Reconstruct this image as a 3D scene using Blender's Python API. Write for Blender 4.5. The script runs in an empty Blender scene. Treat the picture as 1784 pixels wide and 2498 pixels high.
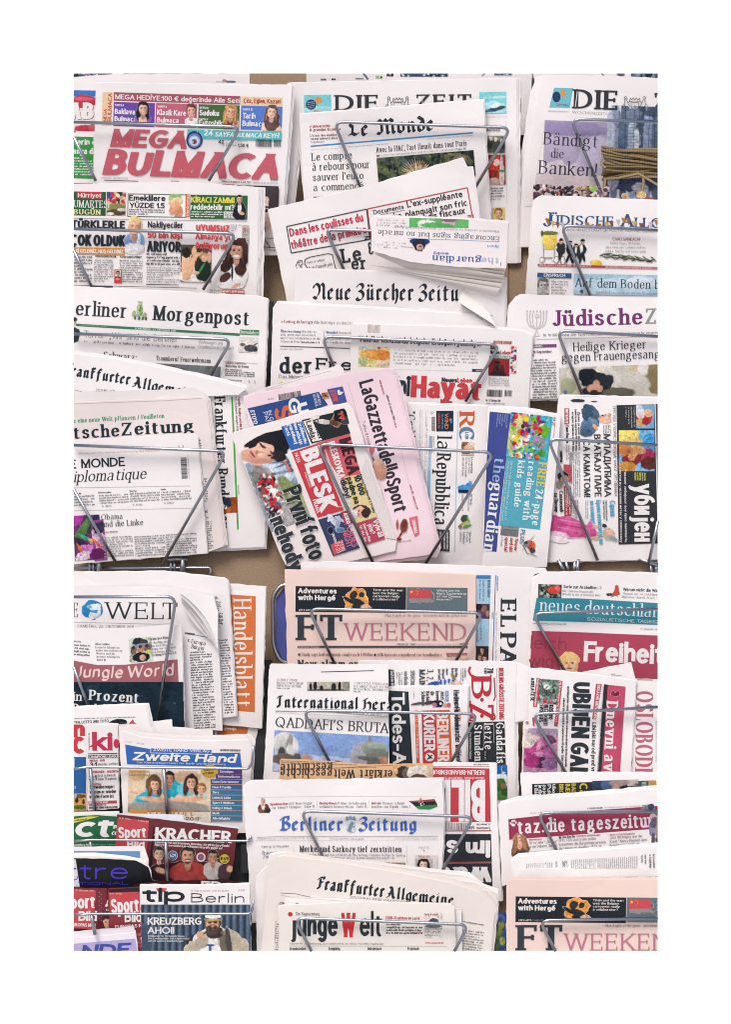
import bpy, math, random, unicodedata
import numpy as np
from mathutils.geometry import tessellate_polygon
from mathutils import Vector

# ------------------------------------------------------------------ camera, sky, sun, exposure
SC = bpy.context.scene
S = 0.0008            # metres on the rack per unit of layout
D = 6.0               # camera distance
cam = bpy.data.cameras.new('camera'); camo = bpy.data.objects.new('camera', cam)
SC.collection.objects.link(camo); SC.camera = camo
camo.location = (0, -D, 0); camo.rotation_euler = (math.pi/2, 0, 0)
cam.sensor_fit = 'VERTICAL'; cam.sensor_height = 24
cam.lens = 12*D/(1249*S); cam.clip_end = 200
W = bpy.data.worlds.new('World'); SC.world = W; W.use_nodes = True
nt = W.node_tree; sky = nt.nodes.new('ShaderNodeTexSky'); sky.sky_type = 'NISHITA'; sky.sun_disc = False
SUN_EL, SUN_AZ = math.radians(48), math.radians(200)    # high, in front of the rack and a little to the left
sky.sun_elevation = SUN_EL; sky.sun_rotation = SUN_AZ; sky.air_density = 1.0; sky.dust_density = 3.0
nt.links.new(sky.outputs[0], nt.nodes['Background'].inputs[0]); nt.nodes['Background'].inputs[1].default_value = 0.105
sun = bpy.data.lights.new('sun', 'SUN'); sun.energy = 2.0; sun.angle = math.radians(22); sun.color = (1, .965, .935)
suno = bpy.data.objects.new('sun', sun); SC.collection.objects.link(suno)
sd = Vector((math.sin(SUN_AZ)*math.cos(SUN_EL), math.cos(SUN_AZ)*math.cos(SUN_EL), math.sin(SUN_EL)))
suno.rotation_euler = sd.to_track_quat('Z', 'Y').to_euler()
SC.view_settings.view_transform = 'Standard'; SC.view_settings.look = 'None'
SC.view_settings.exposure = 0.54
SC.cycles.pixel_filter_type = 'BLACKMAN_HARRIS'; SC.cycles.filter_width = 1.05; SC.view_settings.gamma = 1

# ------------------------------------------------------------------ materials
LIT = 1.0             # how bright a white sheet on the rack is lit, so that inks get their own reflectance
def lin(h):
    v = [int(h[i:i+2], 16)/255 for i in (0, 2, 4)]
    return tuple(c/12.92 if c <= .04045 else ((c+.055)/1.055)**2.4 for c in v)
def ink(h, k=.86): return tuple(min(.9, c*LIT*k) for c in lin(h))
MATS = {}
def ink_mat(gloss):
    key = 'ink%d' % gloss
    if key in MATS: return MATS[key]
    m = bpy.data.materials.new('glossy_print' if gloss else 'newsprint_ink'); m.use_nodes = True
    n, l = m.node_tree.nodes, m.node_tree.links; b = n['Principled BSDF']
    at = n.new('ShaderNodeVertexColor'); at.layer_name = 'ink'
    tc = n.new('ShaderNodeTexCoord'); no = n.new('ShaderNodeTexNoise'); no.inputs['Scale'].default_value = 420; no.inputs['Detail'].default_value = 3
    mp = n.new('ShaderNodeMapRange'); mp.inputs[1].default_value = .25; mp.inputs[2].default_value = .75; mp.inputs[3].default_value = .88; mp.inputs[4].default_value = 1.1
    mx = n.new('ShaderNodeVectorMath'); mx.operation = 'SCALE'
    l.new(tc.outputs['Object'], no.inputs['Vector']); l.new(no.outputs[0], mp.inputs[0]); l.new(at.outputs[0], mx.inputs[0]); l.new(mp.outputs[0], mx.inputs['Scale'])
    l.new(mx.outputs[0], b.inputs['Base Color'])
    b.inputs['Roughness'].default_value = .32 if gloss else .75
    b.inputs['Specular IOR Level'].default_value = .4 if gloss else .12
    MATS[key] = m; return m
def paper_mat(h, gloss=0):
    key = 'paper' + h + str(gloss)
    if key in MATS: return MATS[key]
    m = bpy.data.materials.new('paper_stock'); m.use_nodes = True
    n, l = m.node_tree.nodes, m.node_tree.links; b = n['Principled BSDF']; c = ink(h, 1)
    tc = n.new('ShaderNodeTexCoord'); no = n.new('ShaderNodeTexNoise'); no.inputs['Scale'].default_value = 14; no.inputs['Detail'].default_value = 6
    fi = n.new('ShaderNodeTexNoise'); fi.inputs['Scale'].default_value = 700; fi.inputs['Detail'].default_value = 2
    ad = n.new('ShaderNodeMath'); ad.operation = 'MULTIPLY_ADD'; ad.inputs[1].default_value = .2
    cr = n.new('ShaderNodeValToRGB'); cr.color_ramp.elements[0].position = .35; cr.color_ramp.elements[1].position = .95
    cr.color_ramp.elements[0].color = (c[0]*.95, c[1]*.955, c[2]*.965, 1); cr.color_ramp.elements[1].color = (*c, 1)
    bp = n.new('ShaderNodeBump'); bp.inputs['Strength'].default_value = .22; bp.inputs['Distance'].default_value = .004
    wv = n.new('ShaderNodeTexNoise'); wv.inputs['Scale'].default_value = 9; wv.inputs['Detail'].default_value = 4; wv.inputs['Distortion'].default_value = .6
    vo = n.new('ShaderNodeTexVoronoi'); vo.feature = 'DISTANCE_TO_EDGE'; vo.inputs['Scale'].default_value = 11; vm = n.new('ShaderNodeMath'); vm.operation = 'MINIMUM'; vm.inputs[1].default_value = .12; va = n.new('ShaderNodeMath'); va.operation = 'MULTIPLY_ADD'; va.inputs[1].default_value = 1.6
    dv = n.new('ShaderNodeVectorMath'); dv.operation = 'MULTIPLY_ADD'; dv.inputs[1].default_value = (.09, .09, .09)
    l.new(wv.outputs[1], dv.inputs[0]); l.new(tc.outputs['Object'], dv.inputs[2]); l.new(dv.outputs[0], vo.inputs['Vector']); l.new(vo.outputs[0], vm.inputs[0]); l.new(vm.outputs[0], va.inputs[0]); l.new(wv.outputs[0], va.inputs[2])
    for q in (no, fi, wv): l.new(tc.outputs['Object'], q.inputs['Vector'])
    l.new(fi.outputs[0], ad.inputs[0]); l.new(no.outputs[0], ad.inputs[2]); l.new(ad.outputs[0], cr.inputs[0]); l.new(cr.outputs[0], b.inputs['Base Color'])
    l.new(va.outputs[0], bp.inputs['Height']); l.new(bp.outputs[0], b.inputs['Normal'])
    b.inputs['Roughness'].default_value = .4 if gloss else .85; b.inputs['Specular IOR Level'].default_value = .3 if gloss else .1
    MATS[key] = m; return m
def plain_mat(name, col, rough=.6, metal=0, bump=0, bscale=60, var=0):
    m = bpy.data.materials.new(name); m.use_nodes = True
    n, l = m.node_tree.nodes, m.node_tree.links; b = n['Principled BSDF']
    b.inputs['Base Color'].default_value = (*col, 1); b.inputs['Roughness'].default_value = rough; b.inputs['Metallic'].default_value = metal
    tc = n.new('ShaderNodeTexCoord'); no = n.new('ShaderNodeTexNoise'); no.inputs['Scale'].default_value = bscale; no.inputs['Detail'].default_value = 6
    l.new(tc.outputs['Object'], no.inputs['Vector'])
    if var:
        cr = n.new('ShaderNodeValToRGB'); cr.color_ramp.elements[0].position = .3; cr.color_ramp.elements[1].position = .7
        cr.color_ramp.elements[0].color = (*[c*(1-var) for c in col], 1); cr.color_ramp.elements[1].color = (*[min(1, c*(1+var)) for c in col], 1)
        l.new(no.outputs[0], cr.inputs[0]); l.new(cr.outputs[0], b.inputs['Base Color'])
    if bump:
        bp = n.new('ShaderNodeBump'); bp.inputs['Strength'].default_value = bump; bp.inputs['Distance'].default_value = .004
        l.new(no.outputs[0], bp.inputs['Height']); l.new(bp.outputs[0], b.inputs['Normal'])
    return m

# ------------------------------------------------------------------ layout -> world
VX0, VX1, VY0, VY1 = 179.0, 1606.0, 179.0, 2320.0      # the racks' extent
def world(x, y, d):
    k = (D-d)/D
    return ((x-892)*S*k, -d, (1249-y)*S*k)
def clip_half(poly, ax, v, keep_less):
    out = []; n = len(poly)
    for i in range(n):
        p, q = poly[i], poly[(i+1) % n]
        a = (p[ax] <= v) if keep_less else (p[ax] >= v); b = (q[ax] <= v) if keep_less else (q[ax] >= v)
        if a: out.append(p)
        if a != b:
            t = (v-p[ax])/(q[ax]-p[ax])
            out.append(tuple(p[j]+(q[j]-p[j])*t for j in range(len(p))))
    return out
def clip_rect(poly):
    xs = [p[0] for p in poly]; ys = [p[1] for p in poly]
    if min(xs) >= VX0 and max(xs) <= VX1 and min(ys) >= VY0 and max(ys) <= VY1: return poly
    if max(xs) <= VX0 or min(xs) >= VX1 or max(ys) <= VY0 or min(ys) >= VY1: return []
    for ax, v, kl in ((0, VX0, 0), (0, VX1, 1), (1, VY0, 0), (1, VY1, 1)):
        if poly: poly = clip_half(poly, ax, v, kl)
    return poly
def dice(poly, G):
    """cut a convex polygon along a grid so that it can follow a curved sheet"""
    out = []
    xs = [p[0] for p in poly]
    a, b = math.floor(min(xs)/G), math.ceil(max(xs)/G)
    for i in range(a, b):
        s = poly
        if i > a: s = clip_half(s, 0, i*G, 0)
        if s and i < b-1: s = clip_half(s, 0, (i+1)*G, 1)
        if len(s) < 3: continue
        ys = [p[1] for p in s]; c, e = math.floor(min(ys)/G), math.ceil(max(ys)/G)
        for j in range(c, e):
            u = s
            if j > c: u = clip_half(u, 1, j*G, 0)
            if u and j < e-1: u = clip_half(u, 1, (j+1)*G, 1)
            if len(u) >= 3: out.append(u)
    return out
def tess(pts):
    tr = tessellate_polygon([[Vector((p[0], p[1], 0)) for p in pts]])
    return [[pts[i] for i in t] for t in tr]

class MB:                                                # collects coloured polygons of the layout, then makes ONE mesh object
    def __init__(s, weld=False): s.v, s.f, s.c, s.key, s.weld = [], [], [], {}, weld
    def vert(s, p, col=None):
        k = (round(p[0], 5), round(p[1], 5), round(p[2], 5), col) if s.weld else (p, col)
        i = s.key.get(k)
        if i is None: i = s.key[k] = len(s.v); s.v.append(p); s.c.append(col or (1, 1, 1))
        return i
    def face(s, pts, cols=None):
        idx = []
        for j, p in enumerate(pts):
            i = s.vert(p, cols[j] if cols else None)
            if i not in idx: idx.append(i)
        if len(idx) >= 3: s.f.append(idx)
    def build(s, name, mat, parent=None, base=(0, 0, 0), smooth=False):
        if not s.f: return None
        me = bpy.data.meshes.new(name)
        me.from_pydata([(p[0]-base[0], p[1]-base[1], p[2]-base[2]) for p in s.v], [], s.f)
        ca = me.color_attributes.new('ink', 'FLOAT_COLOR', 'POINT')
        ca.data.foreach_set('color', np.c_[np.array(s.c, dtype=np.float32), np.ones(len(s.c), np.float32)].ravel())
        if smooth: me.polygons.foreach_set('use_smooth', [True]*len(me.polygons))
        me.materials.append(mat); o = bpy.data.objects.new(name, me); SC.collection.objects.link(o)
        if parent is not None: o.parent = parent
        return o
def tag(o, label=None, cat=None, group=None, kind=None):
    for k, v in (('label', label), ('category', cat), ('group', group), ('kind', kind)):
        if v: o[k] = v
    return o
def empty(name, loc):
    o = bpy.data.objects.new(name, None); o.empty_display_size = .02; o.location = loc; SC.collection.objects.link(o); return o

# ------------------------------------------------------------------ lettering: pen strokes along glyph skeletons
GL = {}
def G_(s):
    for ln in s.strip().split('\n'):
        ch, d = ln.split(' ', 1); GL[ch] = d
# l polyline, b beziers, a arc cx cy rx ry a0 a1, d dot, f foot serif, k left serif, q right serif, v upright tick
G_('''A l 0 0 27 70 54 0;l 10 24 44 24;f 0 0;f 54 0
B l 0 0 0 70;b 0 70 20 70 37 70 37 54 37 38 20 38 0 38;b 0 38 22 38 42 38 42 19 42 0 22 0 0 0;k 0 70;k 0 0
C a 32 35 32 35 48 312;v 53 52 68
D l 0 0 0 70;b 0 70 34 70 52 60 52 35 52 10 34 0 0 0;k 0 70;k 0 0
E l 0 0 0 70;l 0 70 36 70;l 0 36 30 36;l 0 0 38 0;v 36 56 70;v 30 28 44;v 38 0 15;k 0 70;k 0 0
F l 0 0 0 70;l 0 70 36 70;l 0 36 29 36;v 36 55 70;v 29 28 44;k 0 70;f 0 0
G a 32 35 32 35 48 300;b 48 5 52 8 54 12 54 30;l 34 31 54 31;v 53 52 68
H l 0 0 0 70;l 46 0 46 70;l 0 36 46 36;f 0 0;f 0 70;f 46 0;f 46 70
I l 0 0 0 70;f 0 0;f 0 70
J b 24 70 24 50 24 30 24 16 24 -4 4 -4 0 14;f 24 70
K l 0 0 0 70;l 44 70 0 28;l 14 41 47 0;f 0 0;f 0 70;f 44 70;f 47 0
L l 0 0 0 70;l 0 0 35 0;v 35 0 17;f 0 70;k 0 0
M l 0 0 2 70 31 4 60 70 62 0;f 0 0;f 62 0;k 2 70;q 60 70
N l 0 0 0 70 48 0 48 70;f 0 0;k 0 70;f 48 70
O a 33 35 33 35 0 360
P l 0 0 0 70;b 0 70 22 70 41 70 41 51 41 32 22 32 0 32;k 0 70;f 0 0
Q a 33 35 33 35 0 360;l 34 16 58 -6
R l 0 0 0 70;b 0 70 22 70 40 70 40 52 40 34 22 34 0 34;l 20 34 44 0;k 0 70;f 0 0;q 44 0
S b 38 57 34 74 1 75 1 53 1 33 41 38 41 17 41 -6 4 -4 0 14;v 39 54 69;v 1 1 17
T l 24 0 24 70;l 0 70 48 70;v 0 54 70;v 48 54 70;f 24 0
U b 0 70 0 60 0 40 0 26 0 -9 46 -9 46 26 46 40 46 60 46 70;f 0 70;f 46 70
V l 0 70 26 0 52 70;f 0 70;f 52 70
W l 0 70 21 0 42 68 63 0 84 70;f 0 70;f 42 70;f 84 70
X l 0 70 46 0;l 46 70 0 0;f 0 70;f 46 70;f 0 0;f 46 0
Y l 0 70 25 32 50 70;l 25 32 25 0;f 0 70;f 50 70;f 25 0
Z l 0 70 44 70 0 0 46 0;v 1 54 70;v 45 0 16
a b 3 40 8 54 33 53 32 33 32 24 32 14 32 7;b 32 7 32 -1 36 0 39 3;b 32 28 14 28 0 25 0 12 0 -5 24 -3 32 10
b l 0 0 0 74;b 0 34 8 54 36 52 36 24 36 -5 8 -6 0 12;k 0 74
c a 20 24 20 24 46 314
d l 34 74 34 0;b 34 34 26 54 0 52 0 24 0 -5 26 -6 34 12;k 34 74;q 34 0
e l 1 26 36 26;b 36 26 36 56 0 57 0 24 0 -6 28 -5 35 11
f b 8 0 8 30 8 40 8 56 8 74 20 78 28 71;l 0 48 22 48;f 8 0
g a 17 32 16 16 0 360;b 7 19 -4 12 0 6 16 5 42 5 44 -8 36 -15 24 -26 -6 -24 -4 -10 -2 -2 4 2 8 5;b 30 42 34 49 38 49 42 47
h l 0 0 0 74;b 0 32 8 53 32 54 32 33 32 22 32 10 32 0;k 0 74;f 0 0;f 32 0
i l 0 0 0 48;d 0 66;k 0 48;f 0 0
j b 10 48 10 20 10 0 10 -8 10 -22 2 -23 -3 -18;d 10 66;k 10 48
k l 0 0 0 74;l 31 48 0 18;l 12 28 34 0;k 0 74;f 0 0;f 31 48;f 34 0
l l 0 0 0 74;k 0 74;f 0 0
m l 0 0 0 48;b 0 32 6 53 28 54 28 33 28 22 28 10 28 0;b 28 32 34 53 56 54 56 33 56 22 56 10 56 0;k 0 48;f 0 0;f 28 0;f 56 0
n l 0 0 0 48;b 0 32 8 53 32 54 32 33 32 22 32 10 32 0;k 0 48;f 0 0;f 32 0
o a 20 24 20 24 0 360
p l 0 -22 0 48;b 0 34 8 54 36 52 36 24 36 -5 8 -6 0 12;k 0 48;f 0 -22
q l 34 -22 34 48;b 34 34 26 54 0 52 0 24 0 -5 26 -6 34 12;f 34 -22
r l 0 0 0 48;b 0 30 4 46 14 52 23 46;k 0 48;f 0 0
s b 27 38 24 53 1 53 1 37 1 22 29 28 29 13 29 -5 4 -4 0 10;v 28 35 47;v 1 1 13
t b 9 63 9 40 9 20 9 13 9 -3 20 -3 26 4;l 0 48 24 48
u b 0 48 0 35 0 25 0 15 0 -7 26 -5 33 14;l 33 0 33 48;k 0 48;k 33 48;q 33 0
v l 0 48 19 0 38 48;f 0 48;f 38 48
w l 0 48 16 0 31 46 46 0 62 48;f 0 48;f 62 48
x l 0 48 34 0;l 34 48 0 0;f 0 48;f 34 48;f 0 0;f 34 0
y l 0 48 19 2;l 38 48 17 -6;b 17 -6 12 -20 6 -24 0 -20;f 0 48;f 38 48
z l 2 48 32 48 0 0 34 0
0 a 19 35 19 35 0 360
1 l 2 56 16 70 16 0;f 16 0
2 b 1 54 4 76 38 74 38 52 38 36 14 22 1 0;l 1 0 40 0
3 b 1 58 6 74 36 74 36 54 36 38 24 37 14 37;b 14 37 26 37 39 35 39 18 39 -5 4 -5 0 13
4 l 32 0 32 70 0 20 44 20
5 l 36 70 6 70 4 40;b 4 40 14 48 38 46 38 22 38 -6 4 -4 0 12
6 b 34 66 14 64 0 44 0 22;a 19 22 19 22 0 360
7 l 0 70 38 70 12 0
8 a 19 53 16 16 0 360;a 19 19 19 19 0 360
9 b 5 4 26 6 38 26 38 48;a 19 48 19 22 0 360
. d 0 3
, l 2 4 -2 -12
: d 0 4;d 0 42
; d 0 42;l 2 4 -2 -12
! l 0 70 0 22;d 0 3
? b 0 56 4 76 34 74 34 54 34 40 17 38 17 22;d 17 3
' l 0 70 0 52
’ l 2 72 -2 54
“ l 0 72 -2 54;l 12 72 10 54
” l 2 72 -2 54;l 14 72 10 54
„ l 2 6 -2 -12;l 14 6 10 -12
- l 0 26 20 26
– l 0 26 34 26
/ l 0 -6 24 74
| l 0 -10 0 74
( b 12 78 -3 58 -3 12 12 -10
) b 0 78 15 58 15 12 0 -10
+ l 0 28 32 28;l 16 12 16 44
% a 9 54 9 15 0 360;a 41 16 9 15 0 360;l 44 70 6 0
& b 46 2 30 24 8 46 8 56 8 74 32 74 32 57 32 40 0 38 0 17 0 -5 34 -6 42 28
€ a 34 35 26 35 46 314;l 0 43 38 43;l 0 28 36 28
« l 14 40 2 24 14 8;l 28 40 16 24 28 8
» l 0 40 12 24 0 8;l 14 40 26 24 14 8
* l 8 70 8 50;l 0 65 16 55;l 0 55 16 65
ß b 0 0 0 30 0 50 0 56 0 78 30 76 30 58 30 44 14 46 14 40 34 36 36 22 36 16 34 -4 18 -2 14 2;f 0 0
İ l 0 0 0 70;d 0 86
ı l 0 0 0 48
● d 12 30
Б l 36 70 0 70 0 0;b 0 40 22 40 40 40 40 20 40 0 22 0 0 0
Л l 0 0 6 6 14 70 44 70 44 0
Д l 4 4 14 70 42 70 42 4;l 0 -12 0 3 50 3 50 -12
И l 0 70 0 0 46 70 46 0
Ћ l 0 70 46 70;l 18 70 18 0;b 18 30 26 46 46 46 46 28 46 20 46 8 46 0
Ђ l 0 70 46 70;l 18 70 18 0;b 18 30 26 46 48 46 48 28 48 4 46 -4 34 -4
П l 0 0 0 70 44 70 44 0
У l 0 70 24 24;l 48 70 18 4 6 0
Х l 0 70 46 0;l 46 70 0 0
Ж l 0 70 50 0;l 50 70 0 0;l 25 0 25 70
Г l 0 0 0 70 36 70
б b 34 72 6 70 0 50 0 24;a 19 23 19 23 0 360
н l 0 0 0 48;l 32 0 32 48;l 0 26 32 26
и l 0 48 0 0 32 48 32 0
ц l 0 48 0 0 34 0 34 -12;l 30 48 30 0
п l 0 0 0 48 30 48 30 0
л l 0 0 8 48 32 48 32 0
т l 0 48 36 48;l 18 48 18 0
к l 0 0 0 48;l 28 48 4 24 30 0
м l 0 0 2 48 20 8 38 48 40 0
в l 0 0 0 48;b 0 48 28 50 28 27 4 26;b 4 26 34 26 32 -2 0 0
з b 0 42 8 52 30 50 28 36 27 27 18 26 10 26;b 10 26 34 26 32 10 30 4 20 -4 4 -2 0 6
ћ l 6 0 6 74;l 0 62 26 62;b 6 32 14 50 36 50 36 33 36 22 36 10 36 0
г l 0 0 0 48 24 48
д l 4 3 10 48 32 48 32 3;l 0 -10 0 2 38 2 38 -10
ш l 0 48 0 0 46 0 46 48;l 23 0 23 48
њ l 0 0 0 48;l 24 48 24 0;l 0 26 24 26;b 24 26 46 28 46 0 24 0
ч l 0 48 0 26 28 22;l 28 48 28 0''')
for a_, b_ in zip('АВЕЈКМНОРСТаеорсхујі', 'ABEJKMHOPCTaeopcxyji'): GL[a_] = GL[b_]
GL['ȷ'] = 'b 10 48 10 20 10 0 10 -8 10 -22 2 -23 -3 -18'
SANS = {'g': 'b 34 48 34 20 34 4 34 -4 34 -24 6 -24 2 -12;b 34 34 26 54 0 52 0 24 0 -5 26 -6 34 12', 'M': 'l 0 0 0 70 30 14 60 70 60 0', 'y': 'l 0 48 19 2;l 38 48 17 -6 8 -22 0 -21',
        't': 'b 9 63 9 40 9 20 9 13 9 -3 18 -3 22 1;l 0 48 22 48'}
# blackletter; s x = one broken upright
BLK = {}
for ln in '''L b 32 70 6 78 8 54 24 48;l 24 48 20 14;l 4 6 20 14 36 4 50 12
M b 0 52 2 78 22 76 24 56;l 24 60 24 8 16 0 2 6;l 24 60 40 74 50 62 50 6 57 0;l 50 60 64 74 76 64 76 6 84 0
N b 0 52 0 78 26 76 32 54 36 30 24 8 2 4;l 0 10 16 0;l 32 60 46 74 56 62 56 8 62 0
Z b 4 58 10 77 36 77 38 60 38 46 26 42 14 40;b 14 40 46 40 48 8 24 -3 10 -6 0 0 4 9
F l 18 6 18 60;b 4 56 6 76 24 68 46 74;l 18 40 40 42;b 18 8 12 -4 0 0 4 9;l 46 74 48 62
A l 4 2 18 8 32 64;l 18 72 32 64 44 8 54 0;l 12 28 42 28
B l 16 6 16 64;b 2 56 8 78 22 70 42 78 48 58 38 46 18 42;b 18 42 54 44 56 14 40 4 28 -3 12 4 2 2
I l 24 6 24 64;b 6 58 10 76 26 66 42 74;b 24 8 18 -4 4 0 8 9
H l 14 6 14 66 4 58;l 14 66 28 74;l 14 34 32 48 44 38 44 4 34 -10;l 14 6 4 2
a l 6 42 18 49 29 43 29 6 35 0;l 29 25 16 27 7 19 7 7 16 0 29 9
b l 4 68 9 74 9 8 20 0 33 9 33 38 22 48 9 38
c l 27 7 17 0 8 8 8 40 20 49 28 41
d l 17 0 8 9 8 36 19 46 33 38 33 8 17 0;l 33 38 30 58 10 74
e l 28 7 18 0 8 8 8 40 19 49 29 38 9 23
f l 12 -14 12 60 20 74 31 66;l 3 47 25 47
g l 31 48 31 -8 20 -18 6 -13;l 31 42 20 49 8 39 8 9 17 1 31 9
h l 4 68 9 74 9 5 14 1;l 9 38 23 49 32 42 32 8 24 -16
i s 9;l 7 62 12 67
k l 4 68 9 74 9 5 14 1;l 9 60 20 74 28 66;l 2 47 26 47
l l 4 68 9 74 9 5 14 1
m s 9;l 9 38 22 49 30 43 30 6 35 1;l 30 38 43 49 51 43 51 6 57 0
n s 9;l 9 38 22 49 31 43 31 6 37 0
o l 20 0 8 9 8 39 20 49 32 39 32 9 20 0
r s 9;l 9 38 19 49 28 41
s l 28 41 18 49 8 42 8 32 27 18 27 8 17 0 5 7
t l 11 64 11 6 17 0 26 6;l 3 47 25 47
u s 9;l 9 6 16 0 31 10;l 26 43 31 48 31 6 37 0
z l 6 46 26 46 8 24 24 20 24 2 12 -12'''.split('\n'):
    c_, d_ = ln.split(' ', 1); BLK[c_] = d_
MARK = {'\u0308': 'd -9 0;d 9 0', '\u0301': 'l -4 -3 7 9', '\u0300': 'l 4 -3 -7 9', '\u0302': 'l -11 -3 0 8 11 -3', '\u030c': 'l -11 8 0 -3 11 8', '\u0306': 'b -11 8 -8 -4 8 -4 11 8', '\u0307': 'd 0 0', '\u030a': 'a 0 4 7 7 0 360'}
_pc = {}
def parse(desc):
    if desc in _pc: return _pc[desc]
    out = []
    for st in desc.split(';'):
        t = st.split(); k = t[0]; n = [float(q) for q in t[1:]]
        if k == 's': x = n[0]; k = 'l'; n = [x-5, 43, x, 48, x, 5, x+6, 0]
        if k == 'l': out.append(('l', [(n[i], n[i+1]) for i in range(0, len(n), 2)]))
        elif k == 'b':
            P = [(n[i], n[i+1]) for i in range(0, len(n), 2)]; q = [P[0]]
            for i in range(0, len(P)-3, 3):
                for s_ in range(1, 9):
                    u = s_/8; c = [(1-u)**3, 3*u*(1-u)**2, 3*u*u*(1-u), u**3]
                    q.append(tuple(sum(c[j]*P[i+j][m] for j in range(4)) for m in (0, 1)))
            out.append(('c', q))
        elif k == 'a':
            m = 22; q = [(n[0]+n[2]*math.cos(math.radians(n[4]+(n[5]-n[4])*i/m)), n[1]+n[3]*math.sin(math.radians(n[4]+(n[5]-n[4])*i/m))) for i in range(m+1)]
            out.append(('c', q))
        else: out.append((k, n))
    xs = [p[0] for k, q in out if k in 'lc' for p in q] + [q[0] for k, q in out if k == 'd']
    r = (out, min(xs), max(xs)-min(xs)); _pc[desc] = r; return r
# pen: thick, thin (of cap height), angle, serifs, gap, slant
STY = {'lt': (.065, .065, 0, 0, 12, 0), 's': (.115, .105, 0, 0, 9, 0), 'sb': (.19, .15, 0, 0, 6, 0), 'sx': (.22, .165, 0, 0, 4.5, 0), 'xl': (.28, .19, 0, 0, 3.5, 0), 'si': (.22, .165, 0, 0, 5, .2), 'xi': (.31, .2, 0, 0, 3, .22),
       'r': (.125, .045, 14, 1, 13, 0), 'rl': (.10, .032, 12, 1, 13, 0), 'rb': (.21, .07, 12, 1, 13, 0), 'rx': (.26, .09, 8, 1, 13, 0), 'ri': (.12, .045, 16, 1, 12, .22), 'rd': (.16, .03, 4, 1, 14, 0), 'sl': (.2, .14, 0, 1, 15, 0),
       'bl': (.19, .03, 42, 0, 8, 0), 'bb': (.23, .035, 42, 0, 6, 0), 'br': (.2, .1, 50, 0, 12, .1)}
KERN = {'LT': 20, 'FT': 14, 'LP': 0, 'LV': 18, 'LY': 18, 'AV': 14, 'VA': 14, 'AT': 14, 'TA': 14, 'To': 12, 'Te': 12, 'Ta': 12, 'Tr': 8, 'We': 8, 'Wa': 8, 'Wo': 8, 'PA': 12, 'RA': 4, 'CA': 4, 'AC': 4, 'FE': 4, 'Fr': 8, 'Fe': 8, 'ay': 6, 'rt': 4, 'LO': 8, 'AG': 6, 'AF': 4, 'RT': 6, 'r,': 10}
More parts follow.
